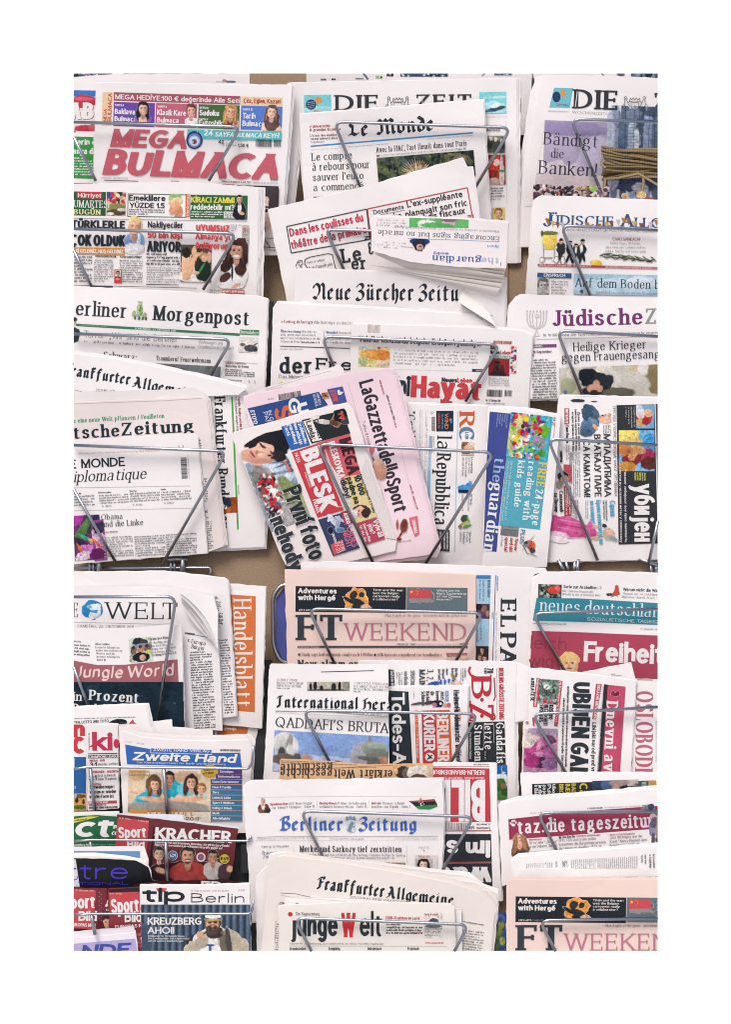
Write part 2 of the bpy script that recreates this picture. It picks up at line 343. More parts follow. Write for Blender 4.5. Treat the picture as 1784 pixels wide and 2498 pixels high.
def lettering(txt, w, h, sty, fit=True):
    """polygons of a line of lettering in a frame with x along the line and y up, width w, cap height h"""
    ta, tb, rot, ser, gap, slant = STY[sty]
    nch = max(1, len(txt.replace(' ', ''))+.45*txt.count(' ')+sum(.8 for q in txt if q in 'WMwmЖ'))
    if sty[0] != 'b': ta = min(ta, (.41 if sty in ('xl', 'xi') else (.3 if ser else .38))*w/nch/h)
    A, B = ta*h/2, tb*h/2; r = math.radians(rot); cr, sr = math.cos(r), math.sin(r)
    def sup(nx, ny):
        u, v = nx*cr+ny*sr, -nx*sr+ny*cr; L = math.sqrt((A*u)**2+(B*v)**2) or 1e-9
        u, v = A*A*u/L, B*B*v/L
        return u*cr-v*sr, u*sr+v*cr
    px = sup(1, 0)[0]*2; py = sup(0, 1)[1]*2; sy = (h-py)/70
    items = []; tot_w = 0; tot_f = 0
    for ch in txt:
        if ch == ' ': items.append(None); tot_w += 22; continue
        base = unicodedata.normalize('NFD', ch) if ch not in GL else ch
        b0 = base[0]
        d = BLK.get(b0) if sty[0] == 'b' and sty != 'br' else (SANS.get(b0) if not ser else None)
        d = d or GL.get(b0)
        if d is None: continue
        st, x0, wd = parse(d); items.append((st, x0, wd, base[1:], b0)); tot_w += wd; tot_f += px
    ng = max(0, len(items)-1)
    gp = gap if not ser else gap
    tot_w += gp*ng
    kern = [KERN.get(txt[i:i+2], 0) for i in range(len(txt))]
    tot_w -= sum(kern[:-1])
    sx = max((w-tot_f)/max(tot_w, 1), .12*h/70) if fit else h/70*.95
    polys = []; z = [0]
    def add(q): polys.append((q, z[0] % 7)); z[0] += 1
    X = px/2; YB = py/2
    for i_, it in enumerate(items):
        kn = kern[i_]*sx if i_ < len(kern) else 0
        if it is None: X += 22*sx + gp*sx; continue
        st, x0, wd, marks, b0 = it
        f = lambda p: (X+(p[0]-x0)*sx, YB+p[1]*sy)
        def strip(q, closed=False):
            n = len(q); Ls, Rs = [], []
            for i in range(n):
                a, b = q[max(0, i-1)], q[min(n-1, i+1)]
                if closed and i in (0, n-1): a, b = q[n-2], q[1]
                dx, dy = b[0]-a[0], b[1]-a[1]; L = math.hypot(dx, dy) or 1e-9
                s_ = sup(-dy/L, dx/L); Ls.append((q[i][0]+s_[0], q[i][1]+s_[1])); Rs.append((q[i][0]-s_[0], q[i][1]-s_[1]))
            for i in range(n-1): polys.append(([Rs[i], Rs[i+1], Ls[i+1], Ls[i]], z[0] % 7))
            z[0] += 1
        def disc(c, ra, rb, n=8):
            add([(c[0]+ra*math.cos(2*math.pi*i/n+.39), c[1]+rb*math.sin(2*math.pi*i/n+.39)) for i in range(n)])
        def strokes(st, f):
            for k, q in st:
                if k == 'l':
                    g = [f(p) for p in q]
                    if sty[0] != 'b':
                        y0_, y1_ = min(p[1] for p in g)-py/2, max(p[1] for p in g)+py/2
                        for i in range(len(g)-1):
                            (ax, ay), (bx, by) = g[i], g[i+1]; dx, dy = bx-ax, by-ay; L = math.hypot(dx, dy) or 1e-9; dx /= L; dy /= L
                            s_ = sup(-dy, dx); diag = abs(dx) > .12 and abs(dy) > .12
                            ea = math.sqrt((px/2*dx)**2+(py/2*dy)**2)
                            e1 = (px*1.2 if diag else (ea if not (ser and abs(dy) < .12) else py/2))
                            q4 = [(ax-dx*e1-s_[0], ay-dy*e1-s_[1]), (bx+dx*e1-s_[0], by+dy*e1-s_[1]), (bx+dx*e1+s_[0], by+dy*e1+s_[1]), (ax-dx*e1+s_[0], ay-dy*e1+s_[1])]
                            q4 = clip_half(q4, 1, y0_, 0); q4 = clip_half(q4, 1, y1_, 1) if q4 else q4
                            if diag and len(g) > 2 and q4:
                                x0_, x1_ = min(p[0] for p in g)-px/2, max(p[0] for p in g)+px/2
                                q4 = clip_half(q4, 0, x0_, 0); q4 = clip_half(q4, 0, x1_, 1) if q4 else q4
                            if len(q4) > 2: add(q4)
                        continue
                    for i in range(len(g)-1):
                        a, b = g[i], g[i+1]
                        strip([a, b])
                    for i in range(1, len(g)-1):
                        n = 10; add([(g[i][0]+A*math.cos(t)*cr-B*math.sin(t)*sr, g[i][1]+A*math.cos(t)*sr+B*math.sin(t)*cr) for t in [2*math.pi*j/n for j in range(n)]])
                    if sty[0] == 'b':
                        for p in (g[0], g[-1]):
                            add([(p[0]+A*cr, p[1]+A*sr), (p[0]-B*sr, p[1]+B*cr), (p[0]-A*cr, p[1]-A*sr), (p[0]+B*sr, p[1]-B*cr)])
                elif k == 'c':
                    g = [f(p) for p in q]; strip(g, math.hypot(q[0][0]-q[-1][0], q[0][1]-q[-1][1]) < .01)
                elif k == 'd':
                    c = f(q); rr = max(px, py*1.1)*.56; disc(c, rr, rr)
                elif ser and k in 'fkq':
                    c = f(q); e = px/2 + .085*h; y = c[1]; t = max(py*.42, h*.02)
                    x_a, x_b = c[0]-(e if k != 'q' else 0), c[0]+(e if k != 'k' else 0)
                    if sty in ('sl', 'rx', 'rb') and k == 'k' and False: pass
                    add([(x_a, y-t), (x_b, y-t), (x_b, y+t), (x_a, y+t)])
                elif ser and k == 'v':
                    c, e = f((q[0], q[1])), f((q[0], q[2])); t = max(py*.6, h*.022)
                    add([(c[0]-t, c[1]-py/2*(q[1] == 0)), (c[0]+t, c[1]-py/2*(q[1] == 0)), (e[0]+t, e[1]+py/2*(q[2] == 70)), (e[0]-t, e[1]+py/2*(q[2] == 70))])
        if marks and b0 in 'ij': st = [s_ for s_ in st if s_[0] != 'd']
        strokes(st, f)
        top = 48 if b0.islower() else 70
        for mk in marks:
            if mk == '\u0327': strokes([('l', [(x0+wd*.5+2, -2), (x0+wd*.5-3, -18)])], f)
            elif mk in MARK:
                mst, _, _ = parse(MARK[mk]); cx, cy = x0+wd/2, top+17
                strokes([(k, [(p[0]+cx, p[1]+cy) for p in q] if k in 'lc' else [q[0]+cx, q[1]+cy]) for k, q in mst], f)
        X += wd*sx+px+gp*sx-kn
    if slant: polys = [([(x+y*slant, y) for x, y in q], zz) for q, zz in polys]
    return polys

# ------------------------------------------------------------------ newspapers
T0 = [170, 170, .33251]
TILES = dict(A1=(170, 170), A2=(620, 170), A3=(1080, 170), B1=(170, 540), B2=(620, 540), B3=(1080, 540), C1=(170, 900), C2=(560, 900), C3=(900, 900, .30788), C4=(1080, 900),
             D1=(170, 1260), D2=(620, 1360), D3=(1080, 1360), E1=(170, 1560), E2=(570, 1600), E3=(1080, 1600), F1=(170, 1930), F2=(580, 1930), F3=(1080, 1930), PX=(0, 0, 1.0))
def tile(n):
    q = TILES[n]; T0[:] = [q[0], q[1], q[2] if len(q) > 2 else .33251]
def px(p): return (T0[0]+p[0]*T0[2], T0[1]+p[1]*T0[2])
CUR = None
SLOPE = .29
rng = random.Random(7)
class Paper: pass
def rough(P, seed, amp=1.1):
    """a hand-handled sheet's outline: softened corners, edges that wander by a millimetre"""
    R = random.Random(seed); out = []; n = len(P)
    for i in range(n):
        a, b, c = P[i-1], P[i], P[(i+1) % n]
        la, lc = math.dist(a, b) or 1e-6, math.dist(c, b) or 1e-6; r_ = min(R.uniform(.8, 2.2), la*.3, lc*.3)
        out += [(b[0]+(a[0]-b[0])*r_/la, b[1]+(a[1]-b[1])*r_/la), (b[0]+(c[0]-b[0])*r_/lc, b[1]+(c[1]-b[1])*r_/lc)]
    res = []
    for i in range(len(out)):
        p, q = out[i], out[(i+1) % len(out)]; L = math.dist(p, q); res.append(p); m = int(L/16)
        if m > 1:
            nx, ny = -(q[1]-p[1])/L, (q[0]-p[0])/L; f1, f2, p1, p2 = R.uniform(.012, .03), R.uniform(.05, .11), R.uniform(0, 6), R.uniform(0, 6)
            for j in range(1, m):
                u = j/m; s = u*L; k = amp*min(1, 4*u, 4*(1-u))*(math.sin(s*f1*6+p1)*.55+math.sin(s*f2*6+p2)*.3+R.uniform(-.25, .25))
                res.append((p[0]+(q[0]-p[0])*u+nx*k, p[1]+(q[1]-p[1])*u+ny*k))
    return res
def inside(P, x, y):
    r_ = False
    for i in range(len(P)):
        (a, b), (c, d) = P[i-1], P[i]
        if (b > y) != (d > y) and x < (c-a)*(y-b)/(d-b)+a: r_ = not r_
    return r_
def plane(yb, y): return .012 + SLOPE*(yb-y)*S
def N(name, label, pts, yb, L, col='eee8e7', a=0, cat='newspaper', group=None, gloss=0, pages=(), wave=1.0, th=.0022, roll=0):
    """start a paper: outline pts (tile units), pocket bottom yb, layer L in its pocket; pages = offsets of the sheets that peek out behind"""
    global CUR
    finish()
    c = CUR = Paper(); c.a = math.radians(a); c.yb = yb; c.L = L; c.gloss = gloss; c.ops = 0
    P0 = [px(p) for p in pts]; sd_ = rng.randrange(9999); P = rough(P0, sd_); c.P = P; c.P0 = P0
    ph = [rng.uniform(0, 6.28) for _ in range(4)]; th_ = [rng.uniform(0, 3.14) for _ in range(2)]; wl = (rng.uniform(190, 260), rng.uniform(300, 420))
    cx = sum(p[0] for p in P)/len(P); ytop = min(p[1] for p in P)
    def depth(x, y, off=0):
        w = math.sin((x*math.cos(th_[0])+y*math.sin(th_[0]))*6.283/wl[0]+ph[0])*.0007 + math.sin((x*math.cos(th_[1])+y*math.sin(th_[1]))*6.283/wl[1]+ph[1])*.0019
        return plane(yb, y) + L*.0062 + w*wave + off
    c.depth = depth
    xs = [p[0] for p in P]
    base = world(sum(xs)/len(xs), min(max(p[1] for p in P), VY1), depth(cx, max(p[1] for p in P)))
    c.base = base; c.root = empty(name, base); tag(c.root, label, cat, group)
    if col == 'efe9e6': col = rng.choice(('efe9e6', 'ece6e4', 'ede5e0', 'f0eae9', 'e9e3e1', 'ebe7e7', 'ebe2dc'))
    c.col = col
    if pages and not gloss: pages = tuple(pages)+((pages[-1][0]*1.5+rng.uniform(-1.5, 1.5), pages[-1][1]*1.5-rng.uniform(.5, 2)),)
    c.page = sheet('front_page', P, depth, 0, paper_mat(col, gloss), c.root, base, th)
    for i, (dx, dy) in enumerate(pages):
        sheet('inner_page', rough([(x+dx, y+dy) for x, y in P0], sd_+i+1, 1.7), depth, -.0012*(i+1), paper_mat(col, gloss), c.root, base, .0008)
    c.txt = MB(); c.body = MB()
def sheet(name, P, depth, off, mat, parent, base, th):
    b = MB(True); edges = {}
    for tri in tess(P):
        q = clip_rect(tri)
        if len(q) < 3: continue
        for f in dice(q, 12):
            b.face([world(x, y, depth(x, y, off)) for x, y in f])
    for f in b.f:
        for i in range(len(f)):
            e = (f[i], f[(i+1) % len(f)]); k = (min(e), max(e)); edges[k] = edges.get(k, 0)+1
    for (i, j), n in edges.items():
        if n == 1:
            p, q = b.v[i], b.v[j]
            b.face([p, (p[0], p[1]+th, p[2]), (q[0], q[1]+th, q[2]), q])
    return b.build(name, mat, parent, base, smooth=False)
def emit(mb, poly, col, off, cols=None):
    c = CUR
    if cols: poly = [(*p, *k) for p, k in zip(poly, cols)]
    q = clip_rect(poly)
    if len(q) < 3: return
    xs = [p[0] for p in q]; ys = [p[1] for p in q]
    for f in ([q] if max(xs)-min(xs) < 14 and max(ys)-min(ys) < 14 else dice(q, 12)):
        if not inside(c.P0, sum(p[0] for p in f)/len(f), sum(p[1] for p in f)/len(f)): continue
        mb.face([world(p[0], p[1], c.depth(p[0], p[1], off)) for p in f], [tuple(p[2:5]) if cols else col for p in f])
def _off():
    CUR.ops += 1; return .00022 + CUR.ops*.000035
def _fr(a): 
    a = CUR.a if a is None else math.radians(a)
    return math.cos(a), math.sin(a)
def own(name, fn):
    b = MB(); fn(b); b.build(name, ink_mat(CUR.gloss), CUR.page, CUR.base)
def t(s, x, y, w, h, c='2f363c', f='s', a=None, n=None):
    ca, sa = _fr(a); X, Y = px((x, y)); k = T0[2]; off = _off(); col = ink(c)
    if n is None and h >= 26 and len(s) > 1: n = 'headline'
    if n is None and h >= 15 and len(s) > 2: n = 'text_line'
    b = MB() if n else CUR.txt
    for q, z in lettering(s, w*k, h*k, f):
        emit(b, [(X+u*ca+v*sa, Y+u*sa-v*ca) for u, v in q], col, off+z*.00003)
    if n: b.build(n, ink_mat(CUR.gloss), CUR.page, CUR.base)
def pl(pts, c, n=None):
    off = _off(); b = MB() if n else CUR.txt; col = ink(CUR.col, .97) if c == 'efe9e6' else ink(c)
    for tr in tess([px(p) for p in pts]): emit(b, tr, col, off)
    if n: b.build(n, ink_mat(CUR.gloss), CUR.page, CUR.base)
def r(x, y, w, h, c, a=None, n=None):
    ca, sa = _fr(a)
    if n is None and w*h > 5000: n = 'colour_panel'
    pl([(x+u*ca-v*sa, y+u*sa+v*ca) for u, v in ((0, 0), (w, 0), (w, h), (0, h))], c, n)
def box(x, y, w, h, c, lw=5, a=None):
    ca, sa = _fr(a)
    for (u, v, ww, hh) in ((0, 0, w, lw), (0, h-lw, w, lw), (0, lw, lw, h-2*lw), (w-lw, lw, lw, h-2*lw)):
        r(x+u*ca-v*sa, y+u*sa+v*ca, ww, hh, c, a, n='')
def el(x, y, rx, ry, c, m=20, n=None):
    pl([(x+rx*math.cos(6.2832*i/m), y+ry*math.sin(6.2832*i/m)) for i in range(m)], c, n)
def ln(pts, wd, c):
    """drawn line of width wd through pts"""
    off = _off(); P = [px(p) for p in pts]; h = wd*T0[2]/2
    for i in range(len(P)-1):
        (x, y), (u, v) = P[i], P[i+1]; L = math.hypot(u-x, v-y) or 1e-6; nx, ny = -(v-y)/L*h, (u-x)/L*h
        emit(CUR.txt, [(x+nx, y+ny), (u+nx, v+ny), (u-nx, v-ny), (x-nx, y-ny)], ink(c), off+(i % 3)*.00002)
def g(x, y, w, h, lp=24, c='6b6d70', a=None, dens=.9):
    """a column of small body type"""
    ca, sa = _fr(a); k = T0[2]; X, Y = px((x, y)); off = _off(); v = 0; bm = MB()
    while v+lp*.6 < h:
        u = 0; end = w*(1 if rng.random() < .86 else rng.uniform(.35, .9))
        while u < end:
            for _ in range(rng.randint(2, 9)):
                if u > end: break
                cw = lp*rng.uniform(.22, .42); tall = rng.random()
                y0, y1 = v+lp*(.12 if tall < .3 else .3), v+lp*(.7 if tall < .9 else .88)
                q = [(u, y0), (u+cw*.8, y0), (u+cw*.8, y1), (u, y1)]
                if rng.random() < dens:
                    z = rng.uniform(.8, 1.7)
                    emit(bm, [(X+(p*ca-s_*sa)*k, Y+(p*sa+s_*ca)*k) for p, s_ in q], tuple(min(.8, m*z) for m in ink(c)), off)
                u += cw
            u += lp*.2
        v += lp
    bm.build('text_column', ink_mat(CUR.gloss), CUR.page, CUR.base)
def bar(x, y, w, h, a=None, c='2f363c'):
    ca, sa = _fr(a); u = 0; R = random.Random(int(x*7+y)); b = MB(); off = _off(); k = T0[2]; X, Y = px((x, y)); col = ink(c)
    while u < w:
        bw = R.choice((.7, .7, 1.2, 1.8))*w/60
        emit(b, [(X+(p*ca-s_*sa)*k, Y+(p*sa+s_*ca)*k) for p, s_ in ((u, 0), (u+bw, 0), (u+bw, h), (u, h))], col, off)
        u += bw+R.choice((.7, .9, 1.4))*w/60
    b.build('barcode', ink_mat(CUR.gloss), CUR.page, CUR.base)
def tone(c, k): return ''.join('%02x' % max(0, min(255, int(int(c[i:i+2], 16)*k))) for i in (0, 2, 4))
def face(x, y, R, skin='d9a88e', hair='3a2f2c', shirt=None, long=0, dark='2a2224'):
    """soft blobs of a head and shoulders photographed in the paper"""
    o = []; L = tone(skin, 1.06); M = tone(skin, .86); Dk = tone(skin, .68)
    if shirt: o += [(x, y+R*2.5, R*1.9, R*1.25, shirt), (x+R*.5, y+R*2.3, R*.12, R*.9, tone(shirt, .7), 20), (x-R*.7, y+R*2.4, R*.1, R*.8, tone(shirt, 1.2), -20)]
    if long: o += [(x-R*.75, y+R*.7, R*.5, R*1.5, hair, 6), (x+R*.75, y+R*.7, R*.5, R*1.5, tone(hair, .85), -6), (x, y-R*.1, R*1.08, R*1.15, hair), (x-R*.85, y+R*.5, R*.1, R*1.1, tone(hair, 1.5), 8), (x+R*.7, y+R*.6, R*.08, R*1.0, tone(hair, 1.35), -8)]
    o += [(x, y+R*1.2, R*.36, R*.6, M), (x, y-R*.22, R*.92, R*1.05, hair), (x-R*.25, y-R*.85, R*.5, R*.2, tone(hair, 1.35), -20), (x, y+R*.1, R*.7, R*.92, skin), (x, y+R*.62, R*.48, R*.46, skin), (x+R*.42, y+R*.25, R*.24, R*.6, M), (x-R*.25, y-R*.28, R*.3, R*.2, L), (x+R*.05, y-R*.82, R*.66, R*.24, hair, 8),
          (x-R*.3, y-R*.02, R*.2, R*.11, M), (x+R*.3, y-R*.02, R*.2, R*.11, M), (x-R*.3, y-R*.17, R*.2, R*.045, tone(hair, .9), -6), (x+R*.3, y-R*.17, R*.2, R*.045, tone(hair, .9), 6), (x-R*.3, y, R*.12, R*.055, dark), (x+R*.3, y, R*.12, R*.055, dark),
          (x+R*.07, y+R*.2, R*.06, R*.22, M), (x+R*.02, y+R*.38, R*.13, R*.05, Dk), (x-R*.03, y+R*.22, R*.05, R*.18, L), (x-R*.35, y+R*.35, R*.16, R*.12, tone(skin, 1.03)), (x, y+R*.62, R*.25, R*.065, 'a8585c'), (x, y+R*.61, R*.19, R*.035, 'e6d8d2'), (x+R*.34, y+R*.5, R*.05, R*.2, Dk, 20), (x-R*.34, y+R*.5, R*.04, R*.18, M, -20), (x+R*.6, y+R*.1, R*.1, R*.6, Dk), (x, y+R*.74, R*.16, R*.035, M), (x, y+R*1.04, R*.3, R*.07, Dk)]
    return o
def P(x, y, w, h, bg, bl=(), a=None, n='photograph', noise=.1, cell=None, cut=False, grad=None):
    """a printed photograph: colour laid down in a fine raster, soft shapes over a ground. bl: (u, v, ru, rv, colour[, turn])"""
    ca, sa = _fr(a); k = T0[2]; X, Y = px((x, y)); cell = cell or max(2.2, math.sqrt(w*h/15000.))
    nx, ny = max(3, int(w/cell)), max(3, int(h/cell))
    U, V = np.meshgrid(np.linspace(0, w, nx+1), np.linspace(0, h, ny+1))
    im = np.zeros(U.shape+(3,)); im[:] = lin(bg if bg else 'ffffff'); al = np.zeros(U.shape)
    if grad: im = im*(1-(V/h)[..., None])+np.array(lin(grad))*(V/h)[..., None]
    R = np.random.RandomState(int(abs(x*13+y*7+w)) % 99991)
    def field(o, s_):
        sx, sy = int(w/o)+3, int(h/o)+3; gr = np.random.RandomState(s_).randn(sy, sx); fu, fv = U/o, V/o; iu, iv = fu.astype(int), fv.astype(int); fu, fv = fu-iu, fv-iv
        fu, fv = fu*fu*(3-2*fu), fv*fv*(3-2*fv)
        return (gr[iv, iu]*(1-fu)+gr[iv, iu+1]*fu)*(1-fv)+(gr[iv+1, iu]*(1-fu)+gr[iv+1, iu+1]*fu)*fv
    s0 = int(abs(x*7+y*3+h)) % 9973
    wp = [(o, field(o, s0+i), field(o, s0+50+i)) for i, o in enumerate((2.5*cell, 6*cell, 14*cell))]
    for q in bl:
        u, v, ru, rv, c = q[:5]; ro = math.radians(q[5]) if len(q) > 5 else 0
        mr = min(ru, rv); _, wx, wy = wp[0 if mr < 9*cell else (1 if mr < 22*cell else 2)]
        du, dv = U-u+wx*mr*.09, V-v+wy*mr*.09; e = du*math.cos(ro)+dv*math.sin(ro); f = -du*math.sin(ro)+dv*math.cos(ro)
        dd = np.sqrt((e/ru)**2+(f/rv)**2); so = min(.55, max(.07, 2.1*cell/max(min(ru, rv), .1)))
        m = np.clip((1+so*.5-dd)/so, 0, 1); al = np.maximum(al, m); sh = np.clip(1-.13*np.clip(e/ru, -1.2, 1.2)*.6-.13*np.clip(f/rv, -1.2, 1.2)*.7, .6, 1.4); im = im*(1-m[..., None])+np.array(lin(c))*(sh*m)[..., None]
    if noise:
        z = np.zeros(U.shape)
        for o, am in ((14, .5), (6, .7), (2.2, .8)):
            sx, sy = int(w/(o*cell))+3, int(h/(o*cell))+3; gr = R.randn(sy, sx)
            fu, fv = U/(o*cell), V/(o*cell); iu, iv = fu.astype(int), fv.astype(int); fu, fv = fu-iu, fv-iv
            z += am*((gr[iv, iu]*(1-fu)+gr[iv, iu+1]*fu)*(1-fv)+(gr[iv+1, iu]*(1-fu)+gr[iv+1, iu+1]*fu)*fv)
        rg = np.abs(wp[0][1])*.6+np.abs(wp[1][2])*.5; z = z+np.where(rg < .28, -.55, .12)+np.sign(wp[0][2])*.3
        im = im*np.clip(1+noise*1.5*z[..., None]+noise*.45*np.stack([wp[1][1], wp[0][1], wp[1][2]], -1), .3, 2)
    lum = im.mean(-1, keepdims=True); im = np.clip(lum+(im-lum)*1.12, 0, 1)**1.04; im = np.clip(im*LIT*.98, 0.004, .88); off = _off(); b = MB()
    for j in range(ny):
        for i in range(nx):
            if cut and (al[j, i]+al[j+1, i]+al[j, i+1]+al[j+1, i+1]) < 2: continue
            ii = ((j, i), (j, i+1), (j+1, i+1), (j+1, i)); pp = []
            for q in ii:
                u, v = U[q], V[q]; pp.append((X+(u*ca-v*sa)*k, Y+(u*sa+v*ca)*k))
            emit(b, pp, None, off, [tuple(im[q]) for q in ii])
    b.build(n, ink_mat(CUR.gloss), CUR.page, CUR.base)
def finish():
    global CUR
    if CUR is None: return
    CUR.txt.build('small_print', ink_mat(CUR.gloss), CUR.page, CUR.base)
    CUR.body.build('body_text', ink_mat(CUR.gloss), CUR.page, CUR.base)
    CUR = None
def speck(w, h, n, cols, seed, rmin=.02, rmax=.08):
    R = random.Random(seed); m = min(w, h)
    return [(R.uniform(0, w), R.uniform(0, h), m*R.uniform(rmin, rmax)*1.5, m*R.uniform(rmin, rmax), R.choice(cols), R.uniform(0, 180)) for _ in range(n)]

# ------------------------------------------------------------------ wire work
def tube(b, pts, rad, nseg=10, fillet=0):
    P = [Vector(p) for p in pts]
    if fillet:
        Q = [P[0]]
        for i in range(1, len(P)-1):
            a, m, c = P[i-1], P[i], P[i+1]; da, dc = (a-m), (c-m); f = min(fillet, da.length*.45, dc.length*.45)
            s, e = m+da.normalized()*f, m+dc.normalized()*f
            for j in range(7):
                u = j/6; Q.append(s*(1-u)**2+m*2*u*(1-u)+e*u*u)
        P = Q+[P[-1]]
    prev = None; up = Vector((0, -1, .01)); rings = []
    for i, p in enumerate(P):
        d = (P[min(i+1, len(P)-1)]-P[max(i-1, 0)]).normalized()
        x = d.cross(up); x = x.normalized() if x.length > 1e-4 else Vector((1, 0, 0)); y = d.cross(x).normalized()
        rings.append([tuple(p+x*rad*math.cos(6.2832*k/nseg)+y*rad*math.sin(6.2832*k/nseg)) for k in range(nseg)])
    for i in range(len(rings)-1):
        for k in range(nseg):
            b.face([rings[i][k], rings[i][(k+1) % nseg], rings[i+1][(k+1) % nseg], rings[i+1][k]])
    b.face(rings[0][::-1]); b.face(rings[-1])
def clip_seg(p, q):
    t0, t1 = 0., 1.
    for ax, lo, hi in ((0, VX0, VX1), (1, VY0, VY1)):
        d = q[ax]-p[ax]
        if abs(d) < 1e-9:
            if not lo <= p[ax] <= hi: return None
            continue
        a, b = (lo-p[ax])/d, (hi-p[ax])/d
        t0, t1 = max(t0, min(a, b)), min(t1, max(a, b))
    return (t0, t1) if t0 < t1 else None
def clip_line(pts):
    """pts (x, y, depth); keeps the run inside the racks' extent"""
    out = []
    for p, q in zip(pts, pts[1:]):
        c = clip_seg(p, q)
        if not c: continue
        A, B = ([tuple(p[j]+(q[j]-p[j])*u for j in range(3)) for u in c])
        if not out or c[0] > 0: out.append([A])
        out[-1].append(B)
    return out
def leaf(pts, name='loose_page', col='e9dedc', bow=0):
    """one bent page: corners (x, y, depth) in tile units / metres, fanned between its first edge and the opposite one"""
    P = [(*px(p), p[2]) for p in pts]; b = MB(); n = 10
    for i in range(n):
        for j in range(n):
            q = []
            for u, v in ((i, j), (i+1, j), (i+1, j+1), (i, j+1)):
                u, v = u/n, v/n; z = []
                for m in range(3):
                    a = P[0][m]*(1-u)+P[1][m]*u; c = P[3][m]*(1-u)+P[2][m]*u; z.append(a*(1-v)+c*v)
                z[2] += bow*math.sin(math.pi*v); q.append(tuple(z))
            q = clip_rect(q)
            if len(q) > 2: b.face([world(*p) for p in q])
    o = b.build(name, paper_mat(col), CUR.root, CUR.base, True)
WH = 'f4f0ee'; K = '2f363c'; RD = 'c4454f'
# ============================================================ LEFT COLUMN, UPPER RACK
tile('A1')
N('newspaper', 'colour printed newspaper, only a strip of its lower edge showing at the top', [(20, 15), (620, 15), (420, 34), (300, 36), (140, 50), (20, 60)], 330, 3)
P(20, 15, 290, 42, '8a7f96', speck(290, 42, 40, ['4a3a55', 'd9a0b0', '3f6a50', '2f3038', 'c8b8e0', 'e8dce0'], 1, .1, .3))
P(390, 15, 240, 22, 'b9b4d8', [(20, 8, 25, 9, '4f7a55')])
N('newspaper', 'tall white newspaper with white letters on a red and blue panel above a green panel', [(20, 54), (300, 34), (1320, 26), (1320, 420), (230, 420), (230, 830), (20, 830)], 583, 0, a=1)
P(1065, 66, 155, 30, 'efe9e6', [(70, 12, 18, 10, 'b08878'), (115, 20, 45, 9, '5f7488'), (40, 22, 40, 4, 'c8a89a')], cut=True)
P(20, 150, 168, 300, 'e6dcd8', [(80, 20, 130, 32, '4a7fc0'), (90, 80, 100, 50, 'b8485a'), (80, 62, 70, 14, 'd06a74'), (95, 280, 80, 26, 'b8485a'), (150, 270, 30, 24, 'c0606a')], noise=.05)
for dx, c in ((4, '6a5a64'), (0, 'f6f2f0')):
    t('A', 8+dx, 362+dx, 72, 122, c, 'xl'); t('B', 92+dx, 362+dx, 82, 122, c, 'xl')
t('11', 27, 460, 14, 14, f='sb')
pl([(20, 490), (172, 494), (170, 800), (20, 795)], '3f9a50', 'colour_panel')
t('lerin d', 40, 550, 150, 44, WH, 'sx', 1); t('anya da', 20, 618, 175, 44, WH, 'sx', 1)
for i in range(7): g(26, 640+i*20, 140, 16, 18, 'e4ece2')
N('newspaper', 'puzzle newspaper with huge red slanted title and a blue eye bead', [(192, 95), (1632, 113), (1560, 1120), (1525, 1360), (150, 1360), (170, 812)], 690, 1, a=1.8, pages=((2, -1), (4, 1)))
r(240, 164, 75, 244, 'f0d2a8'); t('MEGA', 268, 380, 92, 24, 'c4565a', 'sb', -88); t('BULMACA', 303, 380, 208, 30, 'c4565a', 'sb', -88)
r(322, 165, 930, 62, 'ab5b69', n='banner'); t('MEGA HEDİYE:100 € değerinde Aile Seti', 332, 216, 912, 36, WH, 'sb', 1.9)
for x, y, c in ((322, 236, '7150ac'), (632, 244, 'c66a80'), (945, 253, '506d3e'), (1258, 262, '5f83d4')): r(x, y, 303, 176, c)
r(1258, 196, 303, 66, 'f1d7b4'); t('Çöz, Eğlen, Kazan!', 1274, 244, 276, 34, 'b8402f', 'sx', 1.2)
for s, x, y, w, h in (('SAYFA 4', 330, 267, 66, 16), ('Baklava', 328, 325, 152, 40), ('Bulmaca', 326, 377, 165, 38), ('SAYFA 6', 645, 277, 66, 16), ('Klasik Kare', 640, 333, 212, 42), ('Bulmaca', 640, 387, 160, 38),
    ('SAYFA 8', 950, 286, 66, 16), ('Sudoku', 950, 336, 145, 42), ('SAYFA 9', 948, 371, 66, 16), ('Futoshiki', 948, 402, 180, 34), ('SAYFA 22', 1268, 298, 76, 16), ('Tarih', 1268, 358, 95, 42), ('Bulmaca', 1266, 414, 165, 42)):
    t(s, x, y, w, h, 'f3eef2', 'sx')
P(478, 222, 125, 160, None, [(62, 150, 70, 40, '8a6ab0'), (60, 85, 52, 82, '2c2c34'), (62, 150, 30, 40, 'e0b8a4')]+face(62, 62, 45, 'e2b9a4', '2c2c34'), cut=True)
P(848, 238, 90, 180, None, [(45, 160, 70, 50, 'e6e0e2')]+face(45, 62, 44, 'e3b8a2', '6b4a3c'), cut=True)
P(1128, 246, 122, 186, None, [(60, 170, 60, 50, '6a4a44'), (95, 150, 22, 40, 'e0b49c')]+face(55, 62, 44, 'e0b49c', 'b88a5c', long=1), cut=True)
P(1412, 246, 148, 200, None, [(75, 190, 75, 50, 'eec8b6'), (75, 120, 62, 90, '6a5850')]+face(72, 62, 44, 'ecc4b0', '6a5650', long=1), cut=True)
r(862, 436, 695, 66, '62c2c6', n='banner'); t('24', 985, 482, 65, 40, WH, 'sx', 2); t('SAYFA BULMACA KEYFİ', 1064, 491, 468, 34, WH, 'si', 1.4)
t('MEGA', 292, 566, 560, 134, 'cb6572', 'xi', 1.6, 'masthead'); t('BULMACA', 235, 770, 1290, 192, 'cb6572', 'xi', 1.8, 'masthead')
